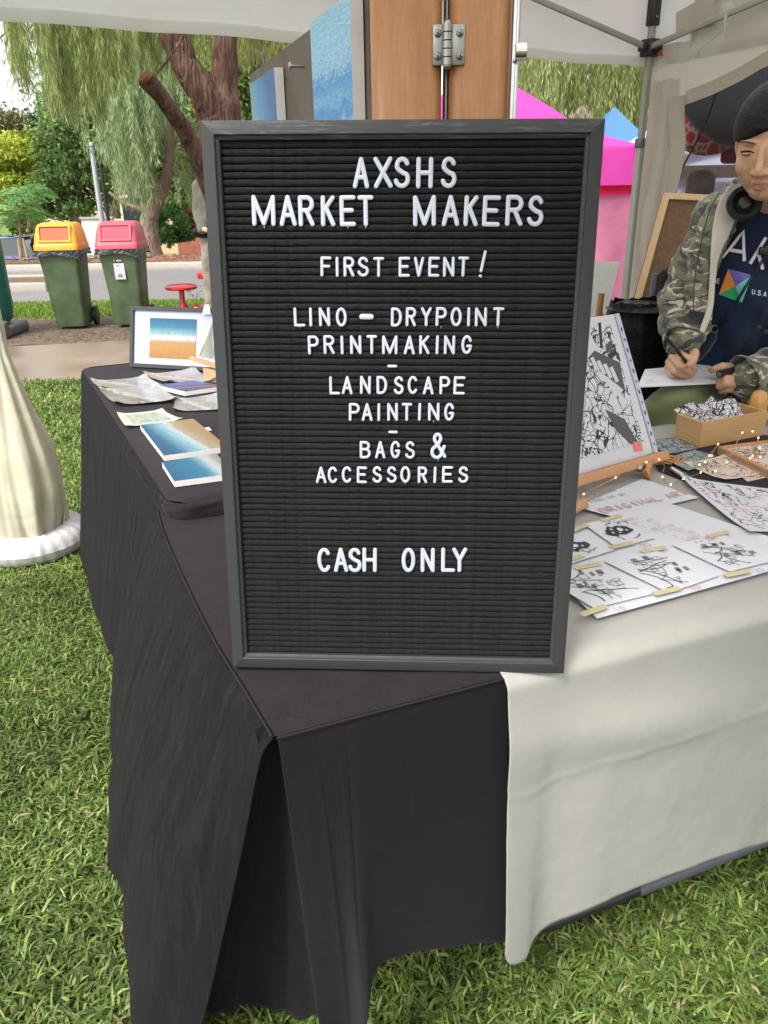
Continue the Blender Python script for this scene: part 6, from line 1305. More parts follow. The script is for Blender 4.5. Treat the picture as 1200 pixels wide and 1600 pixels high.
for k, (x, y, an) in enumerate(((955, 809, .1), (972, 851, .0), (1021, 858, -.1), (1122, 834, 0), (1152, 895, -.1), (1042, 923, -.05), (928, 953, .1), (918, 884, -.1), (903, 825, .2), (893, 873, .1))):
    wh = [' under the red heading', ' below the black figure drawing', ' above the middle drawing', ' above the right drawing', ' below the right drawing', ' below the middle drawing', ' at the front corner', ' above the front left drawing', ' at the left edge by the easel', ' beside the dark creature drawing'][k]
    c0 = G(x, y, z3 + .002); d_ = (dx * cos(an) + dy * sin(an)); e_2 = Vector((-d_.y, d_.x, 0)); t = thing('tape_strip', 'strip of tan masking tape' + wh, 'tape', c0, 'masking tape strips on the price list')
    sheet('strip', [c0 - d_ * .024 - e_2 * .006, c0 + d_ * .024 - e_2 * .006, c0 + d_ * .024 + e_2 * .006, c0 - d_ * .024 + e_2 * .006], .0004, M['tape'], t)
M['sk6'] = sketch('long_comic_drawing', 2.6, .009, 0, seed=6, cells=4.5, dens=.42, margin=.04, red=1, asp=(2, 1, 1))
flat('comic_sheet', 'long white comic drawing sheet with a red corner, right of the price list', 'drawing', [(1170, 836), (1330, 818), (1250, 772), (1062, 747)], gz_ + .005, .0006, M['sk6'], curl=.003, nn=6)
# black runner on the far part of the table
rn = thing('black_runner', 'black cloth runner laid across the back of the grey tablecloth', 'cloth', G(1130, 740, gz_)); bp_ = [(1012, 712), (1030, 735), (1100, 762), (1180, 787), (1300, 812), (1330, 690), (1100, 672), (1020, 700)]
mb = MB(); P = [G(x, y, gz_ + .0015) for x, y in bp_]; mb.add(P + [p - Vector((0, 0, .001)) for p in P], [tuple(range(8)), tuple(range(15, 7, -1))] + [(i, (i + 1) % 8, 8 + (i + 1) % 8, 8 + i) for i in range(8)], False); mb.build('cloth', M['black_top'], rn)
M['card_pink'] = sketch('pinkish_card_sketch', 3.2, .014, 0, (.60, .49, .43), seed=7, cells=4, dens=.45)
M['card_dark'] = sketch('dark_postcard', 4, .03, .3, (.05, .055, .06), (.28, .33, .35), seed=8, cells=7, dens=.4, margin=.02)
M['card_green'] = sketch('grey_postcard', 4, .02, .3, (.14, .15, .15), (.4, .42, .42), seed=9, cells=6, dens=.4, margin=.02)
flat('postcard', 'dark blue-grey postcard between the easel and the bamboo box', 'postcard', [(1040, 711), (1092, 700), (1058, 683), (1014, 688)], gz_ + .006, .002, M['card_dark'])
flat('postcard', 'pinkish card with a small ink sketch, in front of the bamboo box', 'postcard', [(1132, 752), (1200, 738), (1135, 712), (1068, 725)], gz_ + .004, .001, M['card_pink'], curl=.002, nn=4)
flat('postcard', 'pale pink card right of the sketched card, cut by the right edge', 'postcard', [(1168, 752), (1250, 734), (1200, 716), (1140, 730)], gz_ + .003, .001, M['card_pink'])
flat('postcard', 'small grey printed card beside the metal clip', 'postcard', [(1075, 735), (1106, 726), (1080, 716), (1048, 722)], gz_ + .006, .001, M['card_green'])
flat('postcard', 'grey brown printed card under the bamboo box corner', 'postcard', [(1085, 722), (1120, 712), (1085, 702), (1052, 712)], gz_ + .005, .001, M['card_dark'])
fr_ = thing('framed_drawing', 'low pale wood frame with drawing lying at the right edge of the table', 'picture', G(1190, 715, gz_)); px = [(1215, 745), (1300, 725), (1200, 690), (1122, 700)]
c4_ = gq(px, gz_ + .016); sheet('drawing', c4_, .006, M['card_pink'], fr_)
for i in range(4):
    a, b = c4_[i], c4_[(i + 1) % 4]; d_ = (b - a).normalized(); n_ = Vector((-d_.y, d_.x, 0)); up_ = Vector((0, 0, .004)); dn_ = Vector((0, 0, -.014)); mb = MB(); e = .006
    mb.hexa([a + dn_ , b + dn_, b + n_ * .01 - d_ * e + dn_, a + n_ * .01 + d_ * e + dn_], [a + up_, b + up_, b + n_ * .01 - d_ * e + up_, a + n_ * .01 + d_ * e + up_]); mb.build('frame_bar', M['beech'], fr_)
# bamboo box with folded prints
bx = thing('bamboo_box', 'open bamboo box holding folded comic prints near the seated person', 'box', G(1092, 703, gz_)); a = G(1092, 701, gz_); b = G(1193, 681, gz_); c_2 = G(1053, 686, gz_)
dx_b = (b - a).normalized(); dyb = Vector((-dx_b.y, dx_b.x, 0)); Wd = (c_2 - a).dot(dyb); sk_ = (c_2 - a).dot(dx_b); Lb_ = (b - a).length; dyb2 = (c_2 - a); Hb = .062; th = .007
print('box', Lb_, Wd, sk_)
def bxp(u, v, z): return a + dx_b * u + (dyb2.normalized()) * v + Vector((0, 0, z))
Wd = dyb2.length
for (u0_, u1_, v0_, v1_, nm) in ((0, Lb_, 0, th, 'side_panel'), (0, Lb_, Wd - th, Wd, 'side_panel'), (0, th, th, Wd - th, 'end_panel'), (Lb_ - th, Lb_, th, Wd - th, 'end_panel')):
    mb = MB(); mb.hexa([bxp(u0_, v0_, .002), bxp(u1_, v0_, .002), bxp(u1_, v1_, .002), bxp(u0_, v1_, .002)], [bxp(u0_, v0_, Hb), bxp(u1_, v0_, Hb), bxp(u1_, v1_, Hb), bxp(u0_, v1_, Hb)]); mb.build(nm, M['bamboo'], bx)
mb = MB(); mb.hexa([bxp(th, th, .003), bxp(Lb_ - th, th, .003), bxp(Lb_ - th, Wd - th, .003), bxp(th, Wd - th, .003)], [bxp(th, th, .008), bxp(Lb_ - th, th, .008), bxp(Lb_ - th, Wd - th, .008), bxp(th, Wd - th, .008)]); mb.build('bottom', M['bamboo'], bx)
M['sk7'] = sketch('folded_comic_print', 1.8, .02, .34, seed=11, cells=2.4, dens=.3, margin=0); M['sk8'] = sketch('folded_comic_print_b', 1.2, .018, 0, seed=12, cells=2.6, dens=.1, margin=0)
def folded(label, px, z_y, mt, sd_):
    pts = [Q(x, y, Y) for (x, y, Y) in px]; t = thing('folded_print', label, 'print', sum(pts, Vector()) / 4, 'folded comic prints in the bamboo box')
    n_ = (pts[1] - pts[0]).cross(pts[3] - pts[0]).normalized(); n_ = n_ if n_.dot(O_ - pts[0]) > 0 else -n_; sheet('sheet', pts, .003, mt, t, up=n_); 
Yb = a.y
folded('folded print with grid-like lines, leftmost in the bamboo box', [(1096, 678, Yb + .06), (1110, 668, Yb + .06), (1082, 627, Yb + .1), (1053, 640, Yb + .1)], 0, M['sk8'], 1)
folded('folded print behind the grid-lined one in the bamboo box', [(1100, 680, Yb + .07), (1130, 670, Yb + .07), (1098, 630, Yb + .12), (1080, 634, Yb + .11)], 0, M['sk8'], 2)
folded('folded print standing highest in the bamboo box', [(1110, 672, Yb + .10), (1148, 662, Yb + .10), (1112, 618, Yb + .16), (1090, 640, Yb + .15)], 0, M['sk7'], 3)
folded('folded print with dense black lines, in the middle of the bamboo box', [(1112, 676, Yb + .08), (1160, 668, Yb + .08), (1140, 622, Yb + .13), (1104, 632, Yb + .13)], 0, M['sk7'], 4)
folded('folded print at the right end of the bamboo box', [(1140, 670, Yb + .09), (1168, 655, Yb + .09), (1148, 622, Yb + .14), (1122, 630, Yb + .14)], 0, M['sk7'], 5)
# wooden mallet-like handle behind the box
ml = thing('wooden_mallet', 'turned orange-brown wooden mallet behind the right end of the bamboo box', 'mallet', G(1190, 650, gz_)); a = Q(1181, 652, b.y + .09); b2_ = Q(1188, 611, b.y + .09)
mb = MB(); dd = (b2_ - a); rot = dd.to_track_quat('Z', 'Y').to_matrix(); L_ = dd.length; mb.lathe([(.001, 0), (.021, .002), (.023, L_ * .3), (.022, L_ * .6), (.018, L_ * .9), (.012, L_), (.001, L_ + .003)], a, 20, rot); M['mallet'] = wood('orange_turned_wood', (.5, .24, .05), (.62, .33, .10), (3, 3, 1), .35, .3); mb.build('head', M['mallet'], ml)
mb = MB(); mb.tube([Q(1190, 652, b.y + .09), Q(1240, 650, b.y + .1)], .011, 12); mb.build('handle', M['mallet'], ml)
# easel with comic print
ez_ = thing('table_easel', 'small beech table easel holding the black and white comic print', 'easel', G(1000, 735, gz_))
PBR = G(1027, 706, gz_ + .028); PBL = G(868, 752, gz_ + .028); eb = (PBR - PBL).normalized()
TR = solve_top(PBR, PBR + eb, 966, 490); TR = TR if True else TR
eu = (TR - PBR); ehh = eu.length; eu.normalize(); en = eb.cross(eu).normalized(); en = en if en.dot(O_ - PBR) > 0 else -en; ew = (PBR - PBL).length
print('easel', PBR, TR, ehh, ew)
cp = thing('comic_print', 'black and white comic print in a punched clear sleeve, standing on the table easel', 'print', (PBL + PBR) / 2)
def eP(a_, b_, d_=0): return PBR - eb * a_ + eu * b_ + en * d_
M['comic'] = sketch('black_white_comic_art', 3.6, .011, .37, seed=14, cells=6, dens=.3, margin=.0)
sheet('backing_sheet', [eP(ew, 0), eP(0, 0), eP(0, ehh), eP(ew, ehh)], .002, PW, cp, up=en)
sheet('printed_art', [eP(ew - .02, .03, .0012), eP(.035, .03, .0012), eP(.035, ehh - .02, .0012), eP(ew - .02, ehh - .02, .0012)], .0006, M['comic'], cp, up=en)
# bold comic shapes over the art: road with crossing, panels
def eshape(pts, m, d, nm='printed_shape'):
    P = [eP(x, y, d) for x, y in pts]; n = len(P); mb = MB(); mb.add(P + [p - en * .0005 for p in P], [tuple(range(n)), tuple(range(2 * n - 1, n - 1, -1))] + [(i, (i + 1) % n, n + (i + 1) % n, n + i) for i in range(n)], False); mb.build(nm, m, cp)
def at_e(x, y):
    r_ = ray(x, y); t_ = (PBR - O_).dot(en) / r_.dot(en); p = O_ + r_ * t_ - PBR; return (-p.dot(eb), p.dot(eu))
M['dark_tone'] = simple('dark_halftone', (.07, .075, .08), .6, .2, 300, 0)
def eq(px, m, d, nm='printed_shape'): eshape([at_e(*p) for p in px], m, d, nm)
eq([(912, 505), (912, 548), (962, 620), (972, 612)], PW, .0014); eq([(928, 548), (968, 567), (975, 610), (930, 575), (918, 560)], M['dark_tone'], .0018)
for k in range(4): eq([(921 + k * 10, 560 + k * 5), (926 + k * 10, 558 + k * 5), (936 + k * 10, 578 + k * 6), (931 + k * 10, 580 + k * 6)], PW, .0022)
eq([(934, 505), (938, 504), (941, 545), (937, 544)], M['ink'], .002); eq([(945, 540), (955, 530), (957, 550), (947, 552)], M['dark_tone'], .002)
eq([(945, 640), (975, 655), (995, 690), (985, 695), (960, 670)], M['dark_tone'], .0018)
eq([(988, 690), (1001, 692), (1004, 704), (990, 706)], M['pink_stamp'], .0022, 'red_seal')
# punched strip
sheet('punched_strip', [eP(.014, -.002, .003), eP(0, -.002, .003), eP(0, ehh, .003), eP(.014, ehh, .003)], .0008, M['mat_white'], cp, up=en)
for k in range(12):
    yk = ehh * (.06 + .075 * k); big = k % 2
    mb = MB(); hx = .0022; hy = .0028 if not big else .0055; pts = [eP(.007 + hx * cos(2 * pi * i / 10), yk + hy * sin(2 * pi * i / 10), .0036) for i in range(10)]; mb.add(pts + [p - en * .0003 for p in pts], [tuple(range(10))] + [(i, (i + 1) % 10, 10 + (i + 1) % 10, 10 + i) for i in range(10)], False); mb.build('punch_hole', M['ink'], cp)
# easel wood
def ewood(p0_, p1_, w_, d_, nm): 
    dd = p1_ - p0_; X = dd.normalized(); Z = en; Yv = Z.cross(X).normalized(); rot = Matrix((X, Yv, Z)).transposed(); mb = MB(); mb.box((p0_ + p1_) / 2, (dd.length, w_, d_), rot, bev=.002); mb.build(nm, M['beech'], ez_)
ewood(eP(ew, -.012, .012), eP(-.004, -.012, .012), .022, .028, 'ledge')
ewood(eP(ew, -.055, .02), eP(ew - .035 - .0, -.055, .02), .02, .02, 'cross_piece')
lp0 = Q(1013, 712, PBR.y - .03); mb = MB(); mb.tube([G(1013, 742, gz_ + .012) + Vector((0, .012, 0)), G(1013, 742, gz_ + .012), G(1012, 722, gz_ + .02)], [.012, .0125, .011], 12); mb.build('foot', M['beech'], ez_)
ewood(G(1012, 735, gz_ + .008), G(975, 728, gz_ + .012), .012, .012, 'leg'); ewood(eP(ew * .5, -.02, -.01), eP(ew * .5, ehh * .9, -.012), .018, .012, 'mast')
mb = MB(); mb.tube([G(1000, 730, gz_ + .016), G(1000, 730, gz_ + .024)], .005, 10); mb.build('wing_bolt', M['steel'], ez_)
ewood(G(888, 798, gz_ + .012), G(914, 786, gz_ + .012), .018, .018, 'front_foot')
mb = MB(); pk1 = eP(ew * .5, ehh * .85, -.01); mb.tube([pk1, zz(pk1 - en * .18, gz_ + .01)], .006, 8); mb.build('rear_leg', M['beech'], ez_)
# bulldog clip, rubber bands
bc = thing('metal_clip', 'shiny metal bulldog clip lying by the easel foot', 'clip', G(1065, 742, gz_)); mb = MB(); a = G(1050, 733, gz_ + .006); b = G(1085, 752, gz_ + .005)
mb.tube([a, a.lerp(b, .3), a.lerp(b, .6)], [.007, .009, .011], 10, True, .006, (0, 0, 1)); mb.build('jaw', M['chrome'], bc); mb = MB(); mb.tube([a.lerp(b, .55), b], [.011, .004], 10, True, .003, (0, 0, 1)); mb.build('lever', M['steel'], bc)
for k in range(3):
    tt_ = thing('coiled_band', ('tan looped band nearest the easel, beside the metal clip', 'tan looped band in the middle behind the metal clip', 'tan looped band under the dark postcard')[k], 'band', G(1040 + k * 8, 722 - k * 3, gz_), 'looped tan bands by the easel')
    c0 = G(1036 + k * 9, 722 - k * 3, gz_ + .006 + .002 * k); mb = MB(); mb.tube([c0 + Vector((.02 * cos(t_) * (1 + .1 * k), .011 * sin(t_) + .004 * cos(2 * t_), .003 * sin(3 * t_ + k))) for t_ in [i * 2 * pi / 24 for i in range(25)]], .0022, 6); mb.build('loop', M['beech'], tt_)
# fairy lights
fl = thing('fairy_lights', 'copper wire fairy lights with tiny warm lamps trailing over table and box', 'fairy lights', G(1050, 760, gz_))
M['copper'] = simple('copper_wire', (.6, .33, .18), .3, .1, metal=.9)
tl_ = NT('warm_led'); tl_.P(base=(1, .75, .4)); tl_.b.inputs['Emission Color'].default_value = (1, .62, .22, 1); tl_.b.inputs['Emission Strength'].default_value = 1.8; M['led'] = tl_.m
seq = [(912, 772, 0), (940, 757, .01), (962, 746, .02), (985, 728, .03), (1010, 722, .03), (1030, 718, .02), (1038, 728, .02), (1035, 745, .01), (1048, 757, .008), (1068, 748, .01), (1095, 738, .012), (1093, 726, .02), (1102, 722, .018), (1108, 712, .03), (1122, 694, .055), (1112, 712, .03), (1103, 728, .02), (1118, 736, .012), (1136, 722, .012), (1160, 676, .055), (1176, 674, .055), (1185, 684, .03), (1176, 712, .02), (1187, 700, .02), (1172, 716, .02), (1188, 714, .02), (1205, 695, .02)]
pts = [G(x, y, gz_ + .006 + h_) for x, y, h_ in seq]; sm_ = [cat(pts, i / 140) for i in range(141)]; mb = MB(); mb.tube(sm_, .0007, 5); mb.build('wire', M['copper'], fl)
for k, (x, y, h_) in enumerate([s for i, s in enumerate(seq) if i not in (1, 3, 6, 16)]):
    mb = MB(); mb.ball(G(x, y, gz_ + .0075 + h_), (.0018, .0016, .0022), n=8); mb.build('lamp', M['led'], fl)
# ================================================================== BEHIND THE TABLE: board, bag, chair, easel back
ck = thing('cork_board', 'large cork board with pale pine frame leaning behind the seated person', 'board', Q(1000, 560, 2.9)); Yk = 2.85
k4 = [Q(965, 560, Yk - .15), Q(1175, 575, Yk - .15), Q(1215, 312, Yk + .1), Q(1036, 303, Yk + .1)]; kn = (k4[1] - k4[0]).cross(k4[3] - k4[0]).normalized(); kn = kn if kn.y < 0 else -kn
sheet('cork_sheet', k4, .012, M['cork'], ck, up=kn)
for i in range(4):
    a, b = k4[i], k4[(i + 1) % 4]; mid = sum(k4, Vector()) / 4; d_ = (b - a).normalized(); inn = (mid - (a + b) / 2); inn = (inn - d_ * inn.dot(d_)).normalized() * .022; mb = MB(); f_ = kn * .012; bk = -kn * .014
    mb.hexa([a + bk, b + bk, b + inn - d_ * .015 + bk, a + inn + d_ * .015 + bk], [a + f_, b + f_, b + inn - d_ * .015 + f_, a + inn + d_ * .015 + f_]); mb.build('frame_bar', M['pine'], ck)
bg_ = thing('black_sack', 'black shiny drawstring sack standing behind the comic print', 'bag', Q(995, 650, 2.45)); bz = Q(995, 460, 2.45); bcx = Q(996, 500, 2.45).x; V = []
def PS(u, v):
    z = bz.z - .02 - .80 * (1 - v); r = .118 * (1 - .12 * v) - (.018 * max(0, v - .9) / .1); a_ = 2 * pi * u
    k = 1 + .10 * mnoise.noise(Vector((cos(a_) * 1.8, sin(a_) * 1.8, z * 5))) + .02 * sin(a_ * 17) * max(0, v - .86) / .14 + .06 * mnoise.noise(Vector((cos(a_) * 4, sin(a_) * 4, z * 3)))
    return Vector((bcx + r * k * cos(a_), 2.45 + r * k * .8 * sin(a_), z + .012 * mnoise.noise(Vector((cos(a_) * 2, sin(a_) * 2, 1))) * v + .002 * sin(a_ * 17) * max(0, v - .93) / .07))
grid('sack_body', PS, 90, 60, M['bag_black'], bg_); mb = MB(); mb.lathe([(.001, 0), (.06, .006), (.1, -.012)], (bcx, 2.45, bz.z - .03), 24); mb.build('gathered_top', M['bag_black'], bg_)
db = thing('drawing_board', 'pale grey drawing board leaning behind the comic print, against the pink gazebo wall', 'board', Q(945, 520, 2.9)); pts = [Q(905, 520, 2.75), Q(940, 520, 2.75), Q(969, 409, 2.9), Q(915, 409, 2.9)]; M['pale_board'] = sketch('pale_sketched_board', 4, .008, 0, (.42, .42, .40), (.34, .34, .32), seed=15, cells=5); sheet('panel', pts, .012, M['pale_board'], db, up=Vector((0, -1, 0)))
el = thing('easel_leg_piece', 'reddish-brown wooden easel rail beside the pale drawing board', 'easel', Q(935, 520, 2.6)); mb = MB(); a = Q(930, 540, 2.6); b = Q(940, 458, 2.6); mb.tube([a, b], [.011, .010], 10); mb.build('rail', M['timber'], el); mb = MB(); mb.tube([Q(930, 540, 2.6), zz(Q(926, 600, 2.6), .0)], .011, 10); mb.build('leg', M['timber'], el); mb = MB(); mb.tube([Q(925, 497, 2.61), Q(942, 490, 2.61)], .008, 8); mb.build('cross_bar', M['pine'], el)
# chair
chr_ = thing('folding_chair', 'black padded high chair carrying the seated person', 'chair', (1.0, 2.3, 0)); X0, X1 = Q(1024, 470, 2.55).x, 1.42
mb = MB(); zc_ = Q(1030, 418, 2.55).z; mb.box(((X0 + X1) / 2, 2.55, zc_ - .2), (X1 - X0, .05, .4), bev=.024); mb.build('backrest', M['bag_black'], chr_); mb = MB(); mb.box(((X0 + X1) / 2, 2.3, .66), (X1 - X0, .42, .05), bev=.02); mb.build('seat', M['bag_black'], chr_)
for x_ in (X0 + .0, X1):
    mb = MB(); mb.tube([(x_, 2.57, 0), (x_, 2.57, zc_ - .02)], .014, 10); mb.build('leg', M['grey_tube'], chr_); mb = MB(); mb.tube([(x_, 2.12, 0), (x_, 2.12, .66)], .014, 10); mb.build('leg', M['grey_tube'], chr_)
# ================================================================== SEATED PERSON
pr = thing('person', 'seated person in camouflage jacket and navy t-shirt, headphones round neck, writing on paper', 'person', (1.0, 2.2, .7))
q = Q
HD = q(1209, 222, 1.98)      # head centre
def body_mesh():
    mb = MB()
    caps(mb, [(q(1125, 600, 2.32), .12), (q(1150, 500, 2.27), .12), (q(1180, 380, 2.24), .12)]); caps(mb, [(q(1128, 345, 2.22), .05), (q(1255, 350, 2.25), .05)])
    caps(mb, [(q(1195, 330, 2.17), .05), (q(1204, 285, 2.07), .048)])
    # arms
    caps(mb, [(q(1118, 345, 2.2), .045), (q(1064, 480, 2.2), .036), (q(1070, 535, 2.1), .026)]); caps(mb, [(q(1275, 370, 2.2), .045), (q(1270, 560, 2.12), .036), (q(1160, 592, 2.05), .026)])
    # legs
    caps(mb, [(q(1140, 620, 2.3), .085), (q(1052, 655, 2.06), .07), (Vector((q(1040, 650, 2.06).x, 2.08, .3)), .045), (Vector((q(1040, 650, 2.06).x, 2.1, .08)), .04)])
    caps(mb, [(q(1200, 630, 2.3), .085), (q(1230, 665, 2.1), .07), (Vector((1.2, 2.1, .3)), .045), (Vector((1.2, 2.1, .08)), .04)])
    return mb
bm_ = body_mesh()
# head: skull, jaw, cheeks; face looks down and to the viewer
Rh = Matrix.Rotation(radians(-38), 3, 'Z') @ Matrix.Rotation(radians(17), 3, 'X')      # facing -Y, bowed
def hp(x, y, z): return HD + Rh @ Vector((x, y, z))
def hb(mb, c, r, rot=None, n=16): mb.ball(hp(*c), r, (Rh @ rot) if rot is not None else Rh, n)
HS = 1.08
def head(mb):
    k = HS
    hb(mb, (0, .012 * k, .028 * k), (.074 * k, .092 * k, .083 * k), n=24); hb(mb, (0, -.022 * k, -.02 * k), (.066 * k, .068 * k, .088 * k), n=24)
    hb(mb, (0, -.045 * k, -.078 * k), (.034 * k, .036 * k, .028 * k)); hb(mb, (0, -.03 * k, -.06 * k), (.05 * k, .05 * k, .04 * k))
    for s in (-1, 1): hb(mb, (s * .034 * k, -.056 * k, -.028 * k), (.026 * k, .023 * k, .028 * k)); hb(mb, (s * .07 * k, .01 * k, -.005), (.012, .018, .03)); hb(mb, (s * .032 * k, -.079 * k, .002 * k), (.014, .006, .006)); hb(mb, (s * .030 * k, -.079 * k, .022 * k), (.022, .009, .006))
    mb.tube([hp(0, -.083 * k, .014 * k), hp(0, -.096 * k, -.014 * k), hp(0, -.103 * k, -.030 * k)], [.007, .008, .010], 10); hb(mb, (0, -.099 * k, -.033 * k), (.013, .012, .010))
    for s in (-1, 1): hb(mb, (s * .012 * k, -.092 * k, -.036 * k), (.008, .009, .007))
    hb(mb, (0, -.088 * k, -.058 * k), (.020, .009, .006)); hb(mb, (0, -.086 * k, -.067 * k), (.017, .009, .006))
head(bm_)
# writing hand
WH = [q(1070, 535, 2.1), q(1064, 556, 2.06)]
caps(bm_, [(q(1071, 536, 2.09), .024), (q(1064, 553, 2.06), .025), (q(1056, 565, 2.06), .022)]); caps(bm_, [(q(1052, 573, 2.07), .019), (q(1062, 578, 2.075), .019)])
for f in ([(1058, 551, 2.045, .0108), (1075, 560, 1.995, .0098), (1083, 573, 2.005, .0082), (1085, 580, 2.02, .0066)], [(1050, 558, 2.045, .0110), (1063, 572, 1.99, .0098), (1076, 581, 2.005, .0082), (1082, 584, 2.03, .007)],
          [(1045, 566, 2.05, .0106), (1055, 580, 2.005, .0095), (1068, 587, 2.02, .0080), (1077, 588, 2.05, .007)], [(1043, 574, 2.06, .0095), (1050, 586, 2.03, .0085), (1062, 591, 2.045, .0074), (1070, 591, 2.06, .0066)],
          [(1076, 543, 2.06, .0135), (1086, 552, 2.01, .0120), (1083, 564, 1.985, .0104), (1077, 570, 1.982, .0085)]):
    caps(bm_, [(q(x, y, Y), r) for x, y, Y, r in f], 12)
# holding hand
caps(bm_, [(q(1160, 592, 2.05), .026), (q(1146, 592, 2.03), .028), (q(1138, 590, 2.03), .024)])
for f in ([(1140, 574, 2.03, .013), (1128, 573, 2.015, .0115), (1116, 577, 2.02, .0095), (1111, 579, 2.03, .008)], [(1148, 594, 1.99, .0115), (1132, 591, 1.975, .0108), (1124, 596, 1.99, .0095), (1130, 600, 2.01, .008)],
          [(1150, 602, 1.99, .0115), (1134, 599, 1.97, .0108), (1124, 604, 1.985, .0095), (1131, 607, 2.01, .008)], [(1150, 609, 2.0, .0105), (1136, 608, 1.98, .0098), (1127, 611, 1.995, .0088), (1134, 613, 2.02, .0075)]):
    caps(bm_, [(q(x, y, Y), r) for x, y, Y, r in f], 10)
blob('body', bm_, M['skin'], pr, .0027, 3)
# hair: one smooth cap swept across the forehead and tied back
def hairP(u, v):
    a_ = 2 * pi * u; th_ = .001 + (pi * .80) * v; d = Vector((sin(th_) * cos(a_), sin(th_) * sin(a_), cos(th_))); k = HS
    p = Vector((d.x * .0835 * k, d.y * .101 * k, d.z * .094 * k)) + Vector((0, .014 * k, .026 * k))
    zh = (.046 + .42 * (p.x / k)) * k if p.x < .03 * k else (.0586 - .9 * (p.x / k - .03)) * k
    zh = max(zh, .002 * k) if p.x < 0 else max(zh, -.01 * k)
    lowb = -.055 * k; f = 1.0
    m_ = lambda x_: max(0, min(1, x_))
    face = m_((zh - p.z) / (.010 * k)) * m_((.004 * k - p.y) / (.02 * k) ) ; ear = m_((-.020 * k - p.z) / (.012 * k)) * m_((.035 * k - p.y) / (.015 * k))
    f = 1 - .17 * max(face, ear); st_r = mnoise.noise(Vector((p.x * 70 + p.z * 50, p.y * 16, p.x * 30 - p.z * 40))) * .0011
    return HD + Rh @ ((p - Vector((0, .014 * k, .02 * k))) * f + Vector((0, .014 * k, .02 * k)) + d * st_r)
hr = grid('hair', hairP, 160, 110, M['hair'], pr)
mb = MB(); caps(mb, [(hp(0, .08 * HS, .01), .045), (hp(-.01, .085 * HS, -.05), .042), (hp(-.03, .09 * HS, -.11), .038), (q(1182, 318, 2.22), .04), (q(1176, 350, 2.27), .03)]); blob('tied_back_hair', mb, M['hair'], pr, .004, 4)
# eyes, brows, lips
bvh_b = None
def facep(obj): 
    me = obj.data; return BVHTree.FromPolygons([v.co.copy() for v in me.vertices], [tuple(p.vertices) for p in me.polygons])
bodyo = [o for o in pr.children if o.name.startswith('body')][0]; bb = facep(bodyo)
def onface(x, z, off=.0006):
    o = hp(x * HS, -.3, z * HS); d = Rh @ Vector((0, 1, 0)); h = bb.ray_cast(o, d); return (h[0] + h[1] * off) if h[0] else o + d * .2
for s in (-1, 1):
    mb = MB(); pts = [onface(s * .015 + s * .034 * t_ - .0, .003 + .0035 * sin(pi * t_) - .0015 * t_, .0004) for t_ in [i / 10 for i in range(11)]]; mb.tube(pts, [.0009 + .0014 * sin(pi * i / 10) for i in range(11)], 6); mb.build('eyelash', M['hair'], pr)
    mb = MB(); pts = [onface(s * .014 + s * .036 * t_, .0005 - .002 * sin(pi * t_), .0002) for t_ in [.25 + .5 * i / 6 for i in range(7)]]; mb.tube(pts, .0014, 6); mb.build('eye', M['ink'], pr)
    mb = MB(); pts = [onface(s * (.014 + .04 * t_), .020 + .005 * sin(pi * t_ * .9), .0) for t_ in [i / 10 for i in range(11)]]; mb.tube(pts, [.0014 + .0012 * sin(pi * i / 10) for i in range(11)], 6, True, None); M['brow'] = M.get('brow') or simple('eyebrow_hair', (.10, .06, .042), .8); mb.build('eyebrow', M['brow'], pr)
    mb = MB(); mb.ball(onface(s * .008, -.040, -.001), (.0028, .0022, .0016), n=8); mb.build('nostril', M['brow'], pr)
mb = MB(); mb.tube([onface(-.018 + .036 * i / 8, -.058 + .003 * sin(pi * i / 8) * (1 if abs(i - 4) > 1 else .7), .0006) for i in range(9)], [.0008 + .0022 * sin(pi * i / 8) for i in range(9)], 8); mb.tube([onface(-.015 + .030 * i / 8, -.065 - .002 * sin(pi * i / 8), .0006) for i in range(9)], [.0008 + .0028 * sin(pi * i / 8) for i in range(9)], 8); mb.build('lips', M['lip'], pr)
# t-shirt
mb = MB(); caps(mb, [(q(1118, 575, 2.28), .135), (q(1135, 520, 2.25), .14), (q(1155, 440, 2.2), .135), (q(1175, 370, 2.19), .12)]); caps(mb, [(q(1180, 570, 2.28), .125), (q(1200, 450, 2.2), .13), (q(1215, 370, 2.19), .12)]); caps(mb, [(q(1135, 345, 2.2), .062), (q(1250, 355, 2.22), .062)]); mb.ball(q(1197, 318, 2.13), (.068, .06, .03))
def shirt_disp(p): 
    x, y = proj(p); return .006 * sin((x + y * .5) * .09 + 2 * mnoise.noise(p * 8)) * min(1, max(0, (y - 470) / 60)) + .004 * sin((x * 1.3 - y) * .06)
tsh = blob('t_shirt', mb, M['navy'], pr, .006, 6, shirt_disp, .006, 14); tb = facep(tsh)
def onshirt(x, y, off=.0015):
    d = ray(x, y); h = tb.ray_cast(O_, d.normalized()); return (h[0] - d.normalized() * off) if h[0] else Q(x, y, 2.05)
def tri_patch(px, m, nm='printed_triangle', n=6):
    V = []; Fc = []; idx = {}
    for i in range(n + 1):
        for j in range(n + 1 - i): k_ = n - i - j; x = (px[0][0] * i + px[1][0] * j + px[2][0] * k_) / n; y = (px[0][1] * i + px[1][1] * j + px[2][1] * k_) / n; idx[(i, j)] = len(V); V.append(onshirt(x, y))
    for i in range(n):
        for j in range(n - i):
            Fc.append((idx[(i, j)], idx[(i + 1, j)], idx[(i, j + 1)]))
            if i + j < n - 1: Fc.append((idx[(i + 1, j)], idx[(i + 1, j + 1)], idx[(i, j + 1)]))
    mesh(nm, V, Fc, m, tsh, True)
prn = lambda n, c: simple(n, c, .6, .04)
